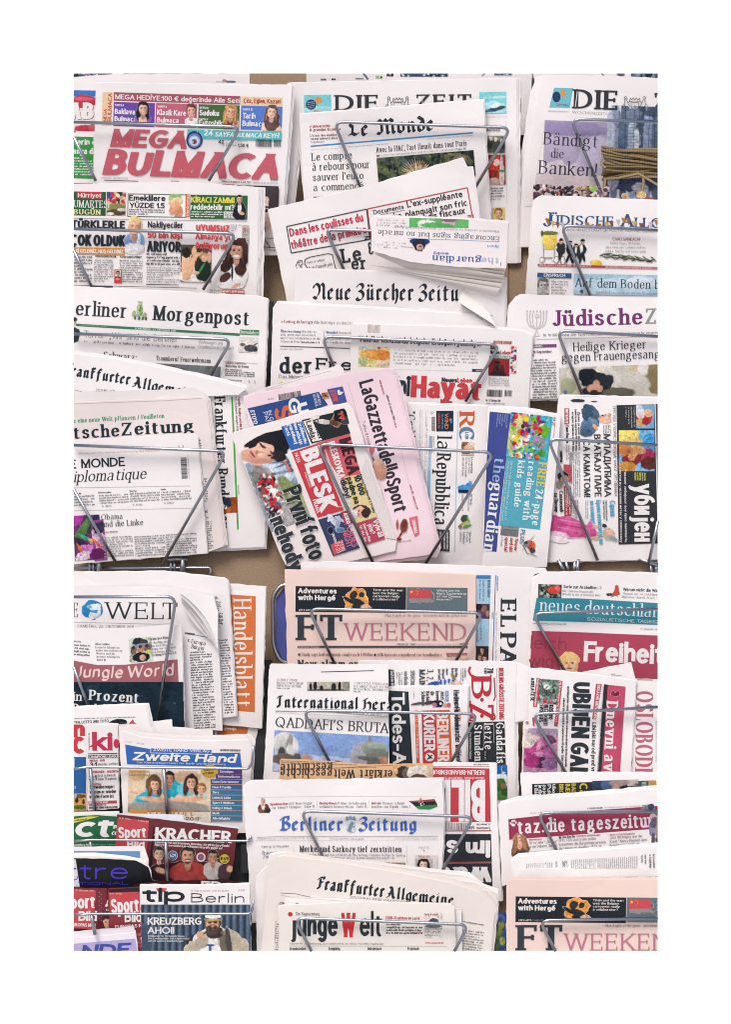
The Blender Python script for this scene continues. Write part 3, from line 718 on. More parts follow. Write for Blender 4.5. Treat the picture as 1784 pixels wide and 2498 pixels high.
for rx, ry, c in ((60, 66, '2e3468'), (50, 54, '6480c4'), (40, 40, 'b8d0ea'), (31, 31, 'eef0f2'), (22, 22, '8ab6d8'), (16, 16, 'a83c50')): el(914, 516+(66-ry)*.25, rx, ry, c)
el(906, 530, 8, 8, WH); el(910, 530, 6, 6, 'a83c50'); ln([(937, 425), (937, 462)], 5, 'd8c088')
t('42.', 1090, 541, 46, 26, f='sb'); t('16.-24.10.2011', 1117, 558, 104, 11); t('Sayı:/Nr. 42', 1142, 541, 80, 9, '8a8688'); t('Fiyatı / Preis', 1232, 530, 70, 9, '8a8688'); t('1,50 €', 1233, 566, 80, 24, f='sb')
bar(1364, 508, 118, 56, 2); bar(1498, 512, 52, 52, 2)
t('HAFTALIK / WÖCHENTLICH', 232, 799, 192, 11, '55585c', 's', 1); r(250, 808, 250, 5, K); r(740, 815, 60, 4, K)
t('TÜRKÇE BULMACA GAZETESİ', 1114, 826, 212, 13, '44484c', 'sb', 2); t('/ TÜRKISCHE RÄTSELZEITUNG', 1332, 834, 198, 12, '77797c', 's', 2)
r(1120, 840, 90, 10, 'a84856'); r(1228, 846, 305, 8, K)
P(1330, 856, 206, 375, 'e9dcda', [(110, 60, 110, 110, '4a4648'), (60, 180, 95, 130, 'e3cfc8'), (175, 120, 40, 120, '453f42'), (122, 172, 34, 11, '5a4d4e'), (116, 178, 16, 9, '2a2628'), (125, 148, 40, 7, '4a4446'), (90, 280, 70, 60, 'dcc4bc'), (100, 330, 14, 40, '8a807e', 20)], 2, noise=.06)
r(1330, 1235, 185, 80, 'e4d8d6'); ln([(1420, 1240), (1460, 1285), (1470, 1310)], 14, '9a9290'); ln([(1330, 1296), (1515, 1306)], 4, K)
# second row
N('newspaper', 'colour tabloid newspaper with green strips and heavy black headlines in narrow columns', [(20, 838), (820, 822), (1388, 864), (1372, 1740), (20, 1740)], 850, 1, a=1, pages=((4, 0), (7, 1), (10, 1)))
r(20, 893, 245, 175, '32603f'); r(50, 896, 186, 46, 'd5404d'); t('Hürriyet', 58, 936, 172, 32, WH, 'sb'); t('UMARTESİ', 30, 1010, 258, 54, WH, 'r'); t('BUGÜN', 28, 1061, 196, 38, 'f0e0a8', 'rx')
P(270, 896, 142, 174, 'b8b090', speck(142, 80, 26, ['c04a50', '3f5a90', 'e8d8c8', '3a3a40', 'd8b050'], 4, .1, .25)+[(70, 110, 70, 26, '8a8a58'), (70, 150, 75, 24, '5a4a40'), (110, 130, 30, 12, 'd8d0c8'), (30, 160, 26, 10, 'e4dcd4')])
box(424, 908, 432, 170, '32603f', 5); t('Emeklilere', 433, 960, 268, 42, f='sx'); t('YÜZDE 1.5', 437, 1012, 258, 38, f='sx'); g(435, 1018, 262, 52, 16, '4a4c50')
P(712, 902, 122, 172, None, [(60, 40, 50, 34, '9ab080'), (75, 60, 44, 26, 'd8d0a8'), (60, 110, 34, 60, 'd8a888', 30), (85, 140, 36, 50, 'c89478'), (40, 80, 30, 18, 'e0b090', 20)], cut=True)
r(850, 911, 30, 168, 'd9683f'); t('TÜKETİCİ KÖŞESİ', 873, 1076, 160, 17, 'f6ead8', 'sb', -88)
r(885, 917, 420, 176, '37693f'); t('KİRACI ZAMMI', 888, 974, 320, 42, 'ece05c', 'sx'); t('reddedebilir mi?', 886, 1026, 320, 42, WH, 'sx'); g(888, 1034, 236, 52, 17, 'dfe4da')
r(1130, 1040, 80, 50, 'e8e4e0'); g(1136, 1044, 70, 44, 15, '3a3c40')
P(1196, 914, 108, 186, None, [(55, 130, 52, 75, '25292e'), (52, 100, 14, 40, 'e8e4e2'), (70, 140, 20, 12, 'd8b098')]+face(50, 34, 26, 'd6ab94', '2a2628'), cut=True)
ln([(20, 1090), (560, 1100), (1300, 1112)], 3, '55585c')
t('TÜRKLERLE', 8, 1160, 398, 58, f='xl', n='headline')
tile('B1')
P(402, -40, 148, 282, None, [(75, 190, 80, 75, '8aa4cc'), (70, 240, 90, 40, 'e6e2e4'), (75, 150, 30, 40, 'dcb29a'), (105, 180, 14, 60, 'dfe4ee')]+face(76, 72, 62, 'e0b49c', 'd8c490'), cut=True)
t('ÇOK OLDUK', 6, 178, 398, 84, f='xl', n='headline'); r(20, 190, 382, 50, 'dc9350', 1); t('Kİ GELDİNİZ, HOŞ GELDİNİZ', 42, 230, 350, 28, 'f8f0e4', 'sx', 1)
g(26, 250, 134, 195, 22, '707274'); g(178, 276, 140, 172, 17, '8a8a8c'); g(364, 280, 168, 174, 17, '808284')
t('DAHA BAŞARILI OLDUK', 187, 262, 153, 14, f='sx'); t('YA SİZ OLMASAYDINIZ?', 367, 267, 160, 14, f='sx'); r(326, 352, 54, 100, 'cf4a4a'); P(332, 358, 42, 54, 'd8ccc8', face(21, 24, 16, 'c89a84', '2a2426', '3a3a44')); t('Öz', 338, 430, 26, 12, WH, 'sb')
t('Nakliyeciler', 572, 46, 260, 46, f='sx'); t('50 bin kişi', 568, 124, 255, 48, 'e04c4c', 'xl', n='headline'); t('ARIYOR', 565, 222, 250, 78, f='xl', n='headline')
g(562, 228, 242, 98, 24, '4c5054'); g(562, 332, 242, 122, 17, '98989a'); r(558, 460, 240, 5, K)
P(815, 170, 225, 272, '55504c', [(110, 230, 120, 60, 'e8e0dc'), (45, 150, 40, 110, 'e2bda2'), (40, 60, 34, 40, '2c2826'), (60, 180, 40, 90, 'dfb698', 20), (120, 60, 40, 60, 'd8b094'), (135, 30, 24, 28, '4a3a30'), (165, 170, 62, 100, '26332c'), (172, 88, 32, 30, 'b08c60'), (174, 100, 20, 26, 'dcb298'), (210, 90, 18, 40, 'd4ac94'), (150, 180, 8, 60, '4a8a5c', 30), (112, 205, 26, 12, 'e0b89c')], noise=.08)
t('UYUMSUZ', 925, 70, 248, 50, 'e05a5e', 'xl', 2, 'headline'); t("Almanya'yı", 920, 132, 255, 46, 'e05a5e', 'xl', 1.5, 'headline'); t('özlüyorum', 920, 198, 252, 46, 'e05a5e', 'xl', 1.5, 'headline')
r(1265, 28, 50, 140, 'c8bcb8'); g(1268, 50, 44, 110, 14); t('En', 1274, 50, 26, 18, 'c04a50', 'sx', 80); g(1180, 20, 78, 60, 14, '8a8a8c')
P(1085, 120, 225, 372, None, [(130, 260, 95, 100, 'ece8e6'), (100, 330, 110, 50, 'e9e5e4'), (175, 130, 55, 150, '4a3430'), (75, 190, 40, 70, '4e3833', 30), (112, 250, 8, 60, '2a2a30'), (60, 290, 50, 30, '5a4038', -40), (140, 350, 36, 14, 'dcb09c', -25)]+face(140, 92, 62, 'dfb29c', '43302d', long=1)+[(140, 132, 22, 9, 'f4eeec')], cut=True, noise=.05)
t('Ein Berlin', 1026, 512, 78, 14, f='r'); t('de düzen', 1026, 534, 74, 14, f='r'); r(1113, 501, 168, 26, 'd8565e'); t("MESUT'U SEVİYORUM", 1118, 521, 156, 15, WH, 'sx'); g(1120, 534, 160, 18, 16, '88888a')
r(165, 472, 150, 22, '4a5258'); ln([(20, 468), (930, 490)], 4, '4a4e52')
# third row
N('newspaper', 'broadsheet with large black serif title around a small green monument and a thin green line', [(20, 480), (320, 490), (1380, 548), (1452, 568), (1424, 1310), (20, 1310)], 1110, 1, a=3.3, pages=((2, -1), (3.5, 2)))
t('Berliner', -38, 684, 456, 108, '383e43', 'rb', 3.2, 'masthead'); t('Morgenpost', 612, 724, 704, 108, '383e43', 'rb', 3.3, 'masthead')
P(446, 580, 145, 146, None, [(72, 120, 62, 22, 'c4c8c0'), (70, 70, 26, 50, '9aae88'), (70, 30, 16, 26, 'a9b894'), (70, 8, 22, 6, '8a9a80'), (30, 100, 16, 28, 'b0b890'), (110, 105, 16, 26, 'a8b08c'), (40, 128, 8, 14, '4a544c'), (70, 128, 8, 14, '4a544c'), (95, 128, 8, 14, '4a544c'), (74, 60, 8, 20, '5a8a4c'), (120, 128, 8, 14, '5a645c')], 3, cut=True, noise=.2)
pl([(45, 750), (1246, 822), (1246, 840), (45, 768)], '44805a', 'banner'); t('SONNABEND, 22. OKTOBER 2011', 475, 792, 300, 13, 'e4efe4', 'sb', 3.5); t('NR. 289 / 43. WO', 1010, 822, 110, 8, 'd4e4d4'); t('UNABHÄNGIG 113 JAHRE', 78, 764, 190, 8, 'd4e4d4')
r(1250, 793, 140, 38, '4a8a62', 2); t('Immobilien', 1256, 824, 126, 26, WH, 's', 3)
P(20, 702, 68, 192, None, [(15, 130, 48, 60, '3c4046'), (10, 34, 20, 26, 'b89a8c'), (12, 14, 22, 16, '3a3434')], cut=True)
t('Terror: „Wir sind die Berliner', 102, 850, 690, 50, '6d726c', 'lt', 3.2); g(95, 866, 825, 30, 27, 'a09e9c', 3.2, .7)
t('Wohnungen und', 945, 895, 175, 24, '7a7e80', 'lt'); t('Grundstücke im Extraheft', 943, 930, 258, 26, '7a7e80', 'lt'); P(1240, 848, 142, 112, 'dcd6d2', [(90, 80, 50, 26, '4a4c50'), (110, 60, 46, 5, '5a5c60', -35), (30, 55, 20, 14, '6a6a6c'), (125, 90, 16, 16, '3a3c40')], 2)
t('Schwarz:', 245, 1006, 242, 52, '44494d', 'r', 4); t('Traumberuf Feuerwehrmann', 632, 1018, 402, 34, '44494d', 'r', 3)
P(628, 1040, 480, 200, '74777a', [(80, 30, 60, 16, '3a3c40'), (100, 20, 50, 5, '2c2e34'), (330, 80, 14, 30, '3a3c40'), (390, 110, 50, 34, 'a84a48'), (445, 110, 26, 40, '4a64a0'), (300, 100, 40, 12, '55585c')], 3)
ln([(1125, 1025), (1380, 1045)], 2, '88'+'8888'); t('FUSSBALL-BUNDESLIGA', 1143, 1044, 150, 12, 'a85058', 'sb', 2); t('Rückschlag für Bremen', 1143, 1068, 170, 17, f='rb', a=2); g(1141, 1078, 216, 64, 14, '55585c'); g(1141, 1155, 120, 30, 14, '66686c'); t('1 : 1', 1312, 1186, 46, 22, f='r')
# fourth row
tile('C1')
N('newspaper', 'broadsheet turned on its side with black slab title and a long green line', [(880, 120), (1290, 150), (1440, 1005), (1428, 1305), (880, 1330)], 1375, 0, a=87.8, pages=((2, 2), (3, 4)))
pl([(1184, 205), (1197, 205), (1241, 1178), (1228, 1178)], '58ae50', 'banner'); t('Frankfurter Rundschau', 1060, 205, 966, 80, '2c343a', 'rx', 87.8, 'masthead')
t('Familie, Rugby und die IOC', 1232, 205, 270, 18, 'b04456', 'sb', 86); t('IOC-Präsident Jacques Rogge', 1208, 205, 270, 17, '44484c', 's', 86); t('Seite 24/25', 1232, 850, 70, 11, '66686a', 's', 88)
P(1228, 940, 114, 240, '9a5530', [(60, 70, 60, 20, 'b8703c'), (35, 120, 50, 80, '28324a'), (70, 120, 30, 40, 'e4d8d4'), (85, 120, 26, 24, 'c89478'), (100, 110, 20, 26, '8a4a30'), (60, 200, 60, 40, '7c4026'), (46, 125, 30, 8, '24283a', 60)])
N('newspaper', 'broadsheet with black blackletter title sloping down, lying across its pocket', [(20, -112), (320, -74), (640, -14), (1130, 96), (1300, 142), (1240, 190), (1015, 200), (940, 330), (20, 330)], 1375, 1, a=8, pages=((1, -2), (2, -4)))
t('Frankfurter', -52, 42, 498, 86, '2c3a40', 'bb', 9, 'masthead'); t('Allgemeine', 452, 134, 500, 86, '2c3a40', 'bb', 11, 'masthead'); t('ZEITUNG FÜR', 190, 162, 140, 18, '44484c', 'r', 5); ln([(25, 152), (90, 168)], 2, '55585c'); g(60, -130, 300, 20, 20, 'a8a4a2', 8)
N('newspaper', 'grey broadsheet with green line of text over a wide black title', [(20, 246), (500, 226), (960, 204), (1002, 226), (1132, 1300), (1010, 1345), (20, 1400)], 1375, 2, a=-3, col='e6dad7', pages=((3, -3), (6, -2)))
sheet('inner_page', [px(p) for p in [(20, 172), (450, 158), (720, 151), (900, 141), (985, 175), (1006, 240), (1000, 320), (20, 320)]], CUR.depth, -.003, paper_mat('e6dfdd'), CUR.root, CUR.base, .001)
ln([(20, 256), (700, 232), (965, 215)], 3, 'c8bcb8'); t('e eine neue Welt pflanzen / Feuilleton', 25, 396, 668, 32, '35a078', 'rb', -3.2)
t('tsche', 26, 514, 340, 92, '27363c', 'rx', -3.3, 'masthead'); t('Zeitung', 378, 489, 536, 92, '27363c', 'rx', -3, 'masthead'); r(932, 521, 26, 6, K); g(935, 540, 30, 60, 16); g(942, 610, 36, 160, 9, '6a6c70', 86); g(962, 800, 40, 180, 18); t('el', 985, 1058, 24, 24, f='sb'); g(985, 1070, 30, 30, 14); g(990, 1115, 50, 210, 16)
N('newspaper', 'white newspaper with bold capitals over an italic title and a painted picture', [(20, 520), (900, 470), (936, 492), (1008, 1352), (300, 1408), (20, 1432)], 1375, 3, a=-3, pages=((2, 1),))
t('Wendepunkt 9/11, Verfall und Untergang des Imperiums', 65, 627, 590, 13, 'dc9480', 'r', -2.4); t('S. 3', 795, 580, 40, 18, 'cf6a60', 'rb', -2)
t('E', -5, 733, 52, 66, f='sb', n='masthead'); t('MONDE', 84, 729, 322, 67, f='sb', n='masthead'); t('iplomatique', 30, 831, 528, 80, f='ri', n='masthead', a=-2.8)
bar(856, 648, 156, 44, 87); t('4 198400 803504', 862, 630, 175, 8, '55585c', 's', 87)
ln([(20, 872), (885, 858)], 2, '9a9896'); ln([(20, 1040), (940, 1020)], 2, '9a9896')
for x, y, s, w in ((20, 920, 'Medien alle', 62), (208, 913, 'Rechtsaußen', 95), (436, 902, 'Waffen', 54), (666, 890, 'Wahl', 38)): t(s, x, y, w, 11, f='sx', a=-2)
g(20, 928, 155, 78, 21, '8c8c8e'); g(210, 922, 216, 72, 18, '8c8c8e'); g(438, 908, 216, 78, 18, '8c8c8e'); g(668, 897, 220, 74, 18, '8c8c8e')
for s, x, y in (('▸ S. 10/11', 218, 1013), ('▸ S. 12/13', 446, 1002), ('▸ S. 22/23', 676, 989)): t('• '+s[2:], x+10, y, 74, 12, f='rb', a=-1)
P(20, 1078, 196, 330, '6a3f70', [(20, 20, 60, 50, 'a44a98'), (120, 60, 60, 90, '4a4458', 30), (170, 100, 40, 120, '2c3448'), (60, 120, 30, 120, '58784c', 35), (90, 170, 60, 12, '3c9a70', 30), (40, 200, 70, 30, '3a2c48', 30), (150, 200, 50, 24, 'c8a878', 20), (110, 260, 80, 40, 'b878b0', 15), (60, 300, 60, 34, 'd8c8d0', -20), (40, 240, 40, 10, 'd07040', 60), (150, 290, 40, 40, '6a2c68')], -3, noise=.16)
t('Obama', 230, 1107, 158, 40, '3c4146', 'r'); t('und die Linke', 235, 1160, 304, 42, '3c4146', 'r'); t('von Kate Wiedemann', 240, 1203, 110, 10, '55585c', 'sb')
tile('D1')
pl([(180, 190), (225, 180), (250, 318), (180, 325)], 'c890bc'); P(150, 30, 95, 300, '8a4f86', [(40, 120, 60, 40, 'd8b8cc', 40), (60, 200, 40, 60, 'c094c4'), (30, 250, 60, 40, '5c2a58'), (60, 60, 40, 50, '3c3450', 50), (30, 170, 60, 10, 'c8704c', 50)], -6, noise=.14)
g(246, 148, 212, 160, 17, '8c8c8e'); g(472, 142, 220, 160, 17, '808284'); g(702, 128, 222, 150, 17, '808284')
# ============================================================ LEFT COLUMN, LOWER RACK
N('newspaper', 'second copy of the orange sideways newspaper, only its lower end showing', [(1060, 1300), (1410, 1440), (1352, 1690), (1060, 1690)], 1790, 0)
pl([(1120, 1300), (1380, 1300), (1296, 1608), (1080, 1600)], 'dd7a45', 'banner'); t('tt', 1140, 1490, 85, 100, 'f6eee8', 'r', 95)
N('newspaper', 'newspaper turned on its side with white serif title on a broad orange band', [(1080, 488), (1438, 511), (1409, 1555), (1060, 1520)], 1790, 1, a=89.5, pages=((1, 1),))
pl([(1150, 570), (1366, 585), (1358, 1436), (1150, 1420)], 'dd7a45', 'banner'); t('Handelsblatt', 1200, 606, 792, 132, 'f8efe8', 'r', 89.7, 'masthead')
N('newspaper', 'broadsheet folded behind the world globe title, with only a strip of small type showing', [(20, 408), (300, 408), (690, 402), (1130, 452), (1160, 472), (1222, 1464), (1090, 1480), (20, 1480)], 1790, 2, pages=((2, -2), (3.5, 2)))
g(1082, 700, 40, 100, 24); ln([(1085, 725), (1110, 728)], 3, '55585c'); ln([(1085, 770), (1112, 772)], 3, '55585c'); ln([(1090, 808), (1114, 812)], 2, '88898c'); t('ik.', 1066, 606, 26, 24, '5a5c60', 'rb'); g(1066, 620, 40, 70, 15); g(1098, 900, 68, 560, 19, '5c5e62', -4)
N('newspaper', 'broadsheet with a blue globe in its black serif title and its corner pages fanned open', [(20, 515), (620, 510), (765, 520), (1050, 575), (1085, 700), (1122, 1572), (870, 1560), (20, 1560)], 1790, 3, a=.5)
t('E', 20, 738, 42, 106, f='rd', n='masthead'); t('WELT', 262, 750, 530, 122, f='r', n='masthead')
P(84, 612, 162, 146, None, [(80, 73, 78, 70, '3f84b4'), (100, 60, 46, 30, 'dfe4e6', 20), (90, 112, 34, 26, 'e4e6e6'), (120, 40, 24, 14, 'e8ecec'), (60, 50, 20, 12, '8ab4cc'), (112, 84, 40, 12, '4f90bc'), (130, 95, 14, 22, 'dfe4e6')], cut=True)
ln([(20, 775), (640, 790), (760, 786)], 2, '77797c'); t('SAMSTAG, 22. OKTOBER 2011', 54, 812, 414, 20, '66686c', 'r', 1)
r(842, 850, 260, 4, '4a7fa8', 12); t('KOMMENTAR', 846, 862, 70, 14, '44484c', 'sb', 8); t('Europa', 890, 928, 106, 30, '3c4146', 'r', 10); t('Bürger', 890, 966, 98, 30, '3c4146', 'r', 10); t('K', 868, 920, 10, 20, f='r'); g(878, 990, 158, 575, 18.5, '5c5e62', -3.5)
zz = plane(1790, px((0, 760))[1])+3*.0062
for i in range(7):
    k = 6-i; cx_, cy_ = 1046-k*27, 720+k*10; ap = (800+k*3, 556+k*13); tip = (1086-k*5, 985-k*9)
    inner = [((1-u)**2*tip[0]+2*u*(1-u)*cx_+u*u*ap[0], (1-u)**2*tip[1]+2*u*(1-u)*cy_+u*u*ap[1]) for u in [j/10 for j in range(11)]]
    tl = (.75, .35, .6, .25, .7, .4, .5)[i]; d0 = CUR.depth
    sheet('loose_page', [px(p) for p in inner+[(840+k*2, 548+k*4), (1052, 576), (1088, 700)]], (lambda x, y, off=0, tl=tl, i=i: d0(x, y)+.003+.0032*i-tl*(x-px((1085, 0))[0])*S*.32+off), 0, paper_mat(('e6e0df', 'f0eae9', 'dcd6d5', 'efe9e8', 'e4dedd', 'ece6e5', 'f2eceb')[i]), CUR.root, CUR.base, .0008)  # varied greys put the shade between the fanned pages into their colour
N('newspaper', 'newspaper with a brush lettered title on a dusky red band above a dark picture', [(20, 822), (480, 815), (640, 800), (818, 790), (842, 1572), (20, 1572)], 1790, 6, a=1, pages=((2, 1),))
t('Jihad online.', 183, 942, 112, 15, f='rb')
for i, s in enumerate(('Iranische Islamisten', 'wollen den verhassten', 'Westen auch im', 'Internet bekämpfen.')): t(s, 186+i*3, 966+i*23, (176, 194, 134, 172)[i], 16, '66686c', 'r')
t('Seite 16', 198, 1058, 66, 15, f='rb'); t('New city.', 20, 920, 62, 14, f='rb', a=5); g(20, 930, 126, 94, 23, '77797c', 4)
P(430, 894, 166, 180, 'c8d0c0', [(70, 30, 44, 30, '2c3038'), (110, 40, 30, 26, '46424a'), (100, 70, 80, 26, '7a8898'), (30, 92, 22, 30, '8a6a5c'), (80, 90, 24, 30, 'b89078'), (130, 88, 24, 30, '8a5f54'), (30, 72, 12, 14, '3a3030'), (80, 68, 12, 14, '4a3c38'), (130, 66, 12, 14, '3a3030'), (80, 146, 66, 36, '1f2226'), (90, 150, 24, 22, 'c8a090'), (140, 110, 26, 14, 'b8cc7c')], -5)
t('dschungel', 455, 1068, 100, 22, '4a4e52', 's', -84); t('Türkisches Kino', 574, 910, 148, 19, f='rb', a=-6)
for i, s in enumerate(('Mit den Migranten', 'kam auch das Fest', 'Sinema vor 50 Jahren', 'nach Deutschland.')): t(s, 579+i*5, 936+i*23, (158, 172, 190, 160)[i], 17, '5c5e62', 'r', -5)
t('Dschungel Seiten 2-5', 600, 1026, 182, 17, f='rb', a=-6)
pl([(20, 1056), (200, 1090), (400, 1088), (790, 1048), (797, 1212), (600, 1216), (430, 1240), (250, 1245), (20, 1212)], 'a9686d', 'banner')
t('Jungle', 38, 1180, 348, 92, 'f2d6d0', 'br', 1.5, 'masthead'); t('World', 420, 1186, 340, 92, 'f2d6d0', 'br', -3, 'masthead')
P(20, 1214, 822, 360, '1d2d38', [(150, 60, 46, 40, '2c3e4a'), (150, 62, 36, 30, '22323d'), (490, 130, 46, 34, '34485a'), (500, 130, 34, 24, '22323d'), (260, 140, 50, 40, '28404f'), (740, 160, 14, 10, '6a7a88'), (700, 180, 60, 40, '24343f')], 0, noise=.12)
t('ein', -26, 1350, 110, 66, WH, 'rx', 2, 'headline'); t('Prozent', 140, 1346, 364, 76, WH, 'rx', 3.5, 'headline'); t('Produktion', 20, 1442, 420, 70, WH, 'rx', 2, 'headline')
tile('E1')
N('newspaper', 'white paper with a green lower edge sticking out under the broadsheet column', [(590, 600), (750, 586), (752, 640), (1050, 665), (1052, 760), (590, 760)], 2060, 0)
N('newspaper', 'betting newspaper with a black fur and red star picture at its top edge', [(20, 500), (560, 478), (592, 640), (640, 760), (20, 760)], 2060, 1, a=-2, pages=((2, -1), (4, -2)))
t('TEN, LOTTO UND TOTO', 30, 619, 256, 20, f='sb', a=-3); g(30, 575, 450, 16, 13, '77797c', -1.5)
P(282, 578, 140, 46, None, [(70, 34, 66, 20, '1f2326'), (40, 22, 40, 10, '2c3234', -20), (100, 20, 36, 12, '1f2326', 10), (110, 40, 30, 10, '3a4446')], cut=True, noise=.25)
pl([(430, 618), (448, 600), (462, 583), (470, 606), (490, 618)], 'd0555c')
N('newspaper', 'newspaper with thick red lettering over a blue panel and a castle picture', [(20, 615), (118, 622), (125, 1255), (20, 1260)], 2060, 2)
t('n', 20, 720, 90, 130, 'd2404a', 'xl'); t('c', 18, 838, 90, 170, 'd2404a', 'xl', n='masthead'); r(20, 862, 98, 270, '2f66a4'); t('ft', 22, 1096, 20, 22, WH, 'sb'); P(20, 1130, 100, 130, 'c89a68', [(50, 20, 50, 14, '6a5030'), (30, 50, 14, 20, '3a2c20'), (80, 60, 10, 20, '4a3828'), (50, 100, 50, 16, '5a6a38'), (20, 20, 10, 14, '9ab0c8')])
r(20, 870, 14, 90, 'c8d4e0')
N('newspaper', 'sports newspaper with thick crimson letters over a column of match results', [(115, 628), (352, 624), (360, 1240), (128, 1256)], 2060, 3, col='e6e0de', a=-1, pages=((1, -1),))
t('www.kicker.de', 146, 812, 128, 14, '55585c', 's', -90); t('kic', 164, 816, 262, 132, 'c43a58', 'xl', -1, 'masthead'); r(133, 836, 215, 6, K)
r(134, 849, 215, 24, K); t('CHAMPIONS LEAGUE', 138, 870, 222, 18, WH, 'sb')
for s, x, y, w, h, c, f in (('PIRÄUS – BVB', 144, 898, 112, 16, 'b8465a', 'sx'), ('3:1', 144, 934, 54, 32, K, 'sx'), ('Meister verliert', 204, 924, 150, 18, '55585c', 's'), ('LEVERKUSEN – VALENCIA', 138, 982, 220, 17, 'b8465a', 'sx'), ('2:1', 140, 1032, 56, 36, K, 'sx'), ('Erst schwach,', 204, 1008, 134, 20, '55585c', 's'), ('dann Traumtor', 204, 1034, 140, 20, '55585c', 's'),
    ('BAYERN', 158, 1072, 72, 15, 'b8465a', 'sx'), ('Schweinsteiger:', 144, 1096, 184, 25, K, 'sx'), ('Warum er wieder', 144, 1132, 198, 25, K, 'sx'), ('in WM-Form ist', 144, 1166, 178, 25, K, 'sx')): t(s, x, y, w, h, c, f, -2)
r(134, 1188, 210, 20, 'c04858', -2); t('BUNDESLIGA', 140, 1204, 140, 15, WH, 'sx', -2); t('HAMBURGER SV', 140, 1222, 126, 13, 'b8465a', 'sx', -2); t('FINK UND SEINE PHILOSOPHIE', 140, 1242, 210, 14, K, 'sx', -2)
N('newspaper', 'classified adverts newspaper with a blue title strip and a family lying on a carpet', [(376, 672), (520, 716), (760, 738), (1000, 746), (1312, 738), (1346, 790), (1330, 1000), (1306, 1420), (410, 1420)], 2060, 4, a=1.2, pages=((-4, -8), (-6, -14), (3, -5), (5, -9)), col='e9e0de')
pl([(405, 770), (590, 804), (820, 822), (1040, 832), (1250, 830), (1263, 938), (420, 916)], '3a6cb6', 'banner'); r(592, 796, 452, 42, '3f70b8', 1.5); box(592, 794, 452, 40, 'e8eef6', 4, 1.5); t('ZWEITE HAND VERLAG', 612, 818, 412, 20, WH, 'sb', 1.5)
t('Zweite Hand', 458, 886, 758, 62, 'f5ede0', 'xi', 1.5, 'masthead'); t('Der Kleinanzeigenmarkt für Berlin und Brandenburg', 490, 908, 652, 13, 'd8e2f0', 'sb', 1.2)
bar(1105, 804, 145, 15, 1); t('Nr. 42', 405, 752, 140, 10, '77797c', 's', 8)
P(430, 955, 605, 312, 'dcc8ae', [(300, 30, 320, 34, 'e8dac8'), (60, 20, 70, 60, 'd8b890'), (430, 40, 100, 50, 'd2b296'), (300, 300, 330, 70, '8f8a84'), (300, 262, 300, 40, '9a958e'),
   (150, 190, 110, 38, '45a8b8', -20), (190, 150, 60, 40, '4fb0c0'), (320, 130, 70, 70, '48aabb'), (430, 140, 70, 50, '7cc4cc'), (540, 180, 46, 34, 'b8dada'), (200, 215, 120, 18, 'dcae94', 5), (450, 205, 120, 20, 'dcae94', -4), (50, 165, 30, 12, 'dcae94', 10), (185, 95, 58, 66, '6a4e3c')]
   +face(195, 105, 42, 'e2b69c', '6a4e3c', long=1)+face(300, 60, 46, 'd8a68c', '33292a')+face(462, 82, 46, 'e2b69e', '43302a', long=1)+face(540, 132, 38, 'e2b69c', '9a7048'), noise=.06)
t('Wohnwelt leben,', 436, 975, 150, 18, 'c89a5c', 'sx'); t('Leute wie Urlaub', 436, 1002, 155, 18, 'c89a5c', 'sx')
el(1028, 968, 66, 48, 'd6ae4c', 30); t('Wünsche', 985, 968, 78, 18, '5c4a2c', 'sx', -8); t('erfüllen!', 978, 992, 80, 18, '5c4a2c', 'sx', -6)
for i, (y, x, c, s, w) in enumerate(((952, 1088, '5d4088', 'Sonstiges', 100), (988, 1072, '574a94', 'Telekommunikation', 165), (1026, 1034, '46589c', 'Home Entertainment', 192), (1066, 1034, '3f689f', 'Haus & Familie', 138), (1104, 1034, '4178a0', 'Tiere', 48), (1143, 1034, '41789a', 'Leben & Liebe', 134), (1181, 1034, '417896', 'Sport & Wellness', 160), (1219, 1034, '417896', 'Hobby & Urlaub', 144), (1257, 1034, '417896', 'Musik', 52), (1295, 1034, '417896', 'Alles Mögliche', 130))):
    r(x, y, 1264-x, 34, c, .5, 'colour_panel'); r(x, y+34, 1264-x, 4, 'd89a78', .5); t(s, x+12, y+25, w, 17, 'eef0f4', 'sb', .8)
P(430, 1266, 605, 130, 'd8ccbc', [(60, 20, 90, 16, 'd69a58'), (300, 110, 330, 30, 'b8aea4')], 0, noise=.05); r(440, 1244, 130, 50, 'dc9a52'); t('comfort', 583, 1288, 325, 52, 'cf8c48', 'sx', n='headline'); t('2011“', 848, 1326, 115, 24, K, 'sb')
# magazine pockets
tile('F1')
N('magazine', 'green computer magazine cover with fat white slanted letters and a yellow stripe', [(20, 186), (200, 176), (345, 186), (345, 450), (20, 450)], 2240, 0, col='23623c', gloss=1, cat='magazine')
pl([(20, 205), (130, 186), (215, 186), (20, 236)], 'dcd64a'); t('Stellenmarkt', 30, 222, 95, 12, '3a4a2c', 'si', -8); t('ct', 28, 336, 272, 150, WH, 'xi', 0, 'masthead'); t('n', 316, 275, 26, 36, WH, 'xi'); t('co', 303, 322, 44, 36, WH, 'xi'); t('Zuckerberg: Fakten', 20, 402, 150, 15, WH, 'sb', -1); g(120, 386, 220, 30, 15, '6aa080')
sheet('inner_page', [px(p) for p in [(20, 152), (362, 146), (364, 210), (20, 210)]], CUR.depth, -.004, paper_mat('efe9e8'), CUR.root, CUR.base, .001)
N('magazine', 'dark red football magazine with three players and three round club badges', [(345, 170), (800, 222), (1238, 276), (1226, 330), (1190, 600), (1140, 680), (560, 720), (556, 440), (340, 440)], 2240, 1, col='6a2c32', gloss=1, cat='magazine', a=3)
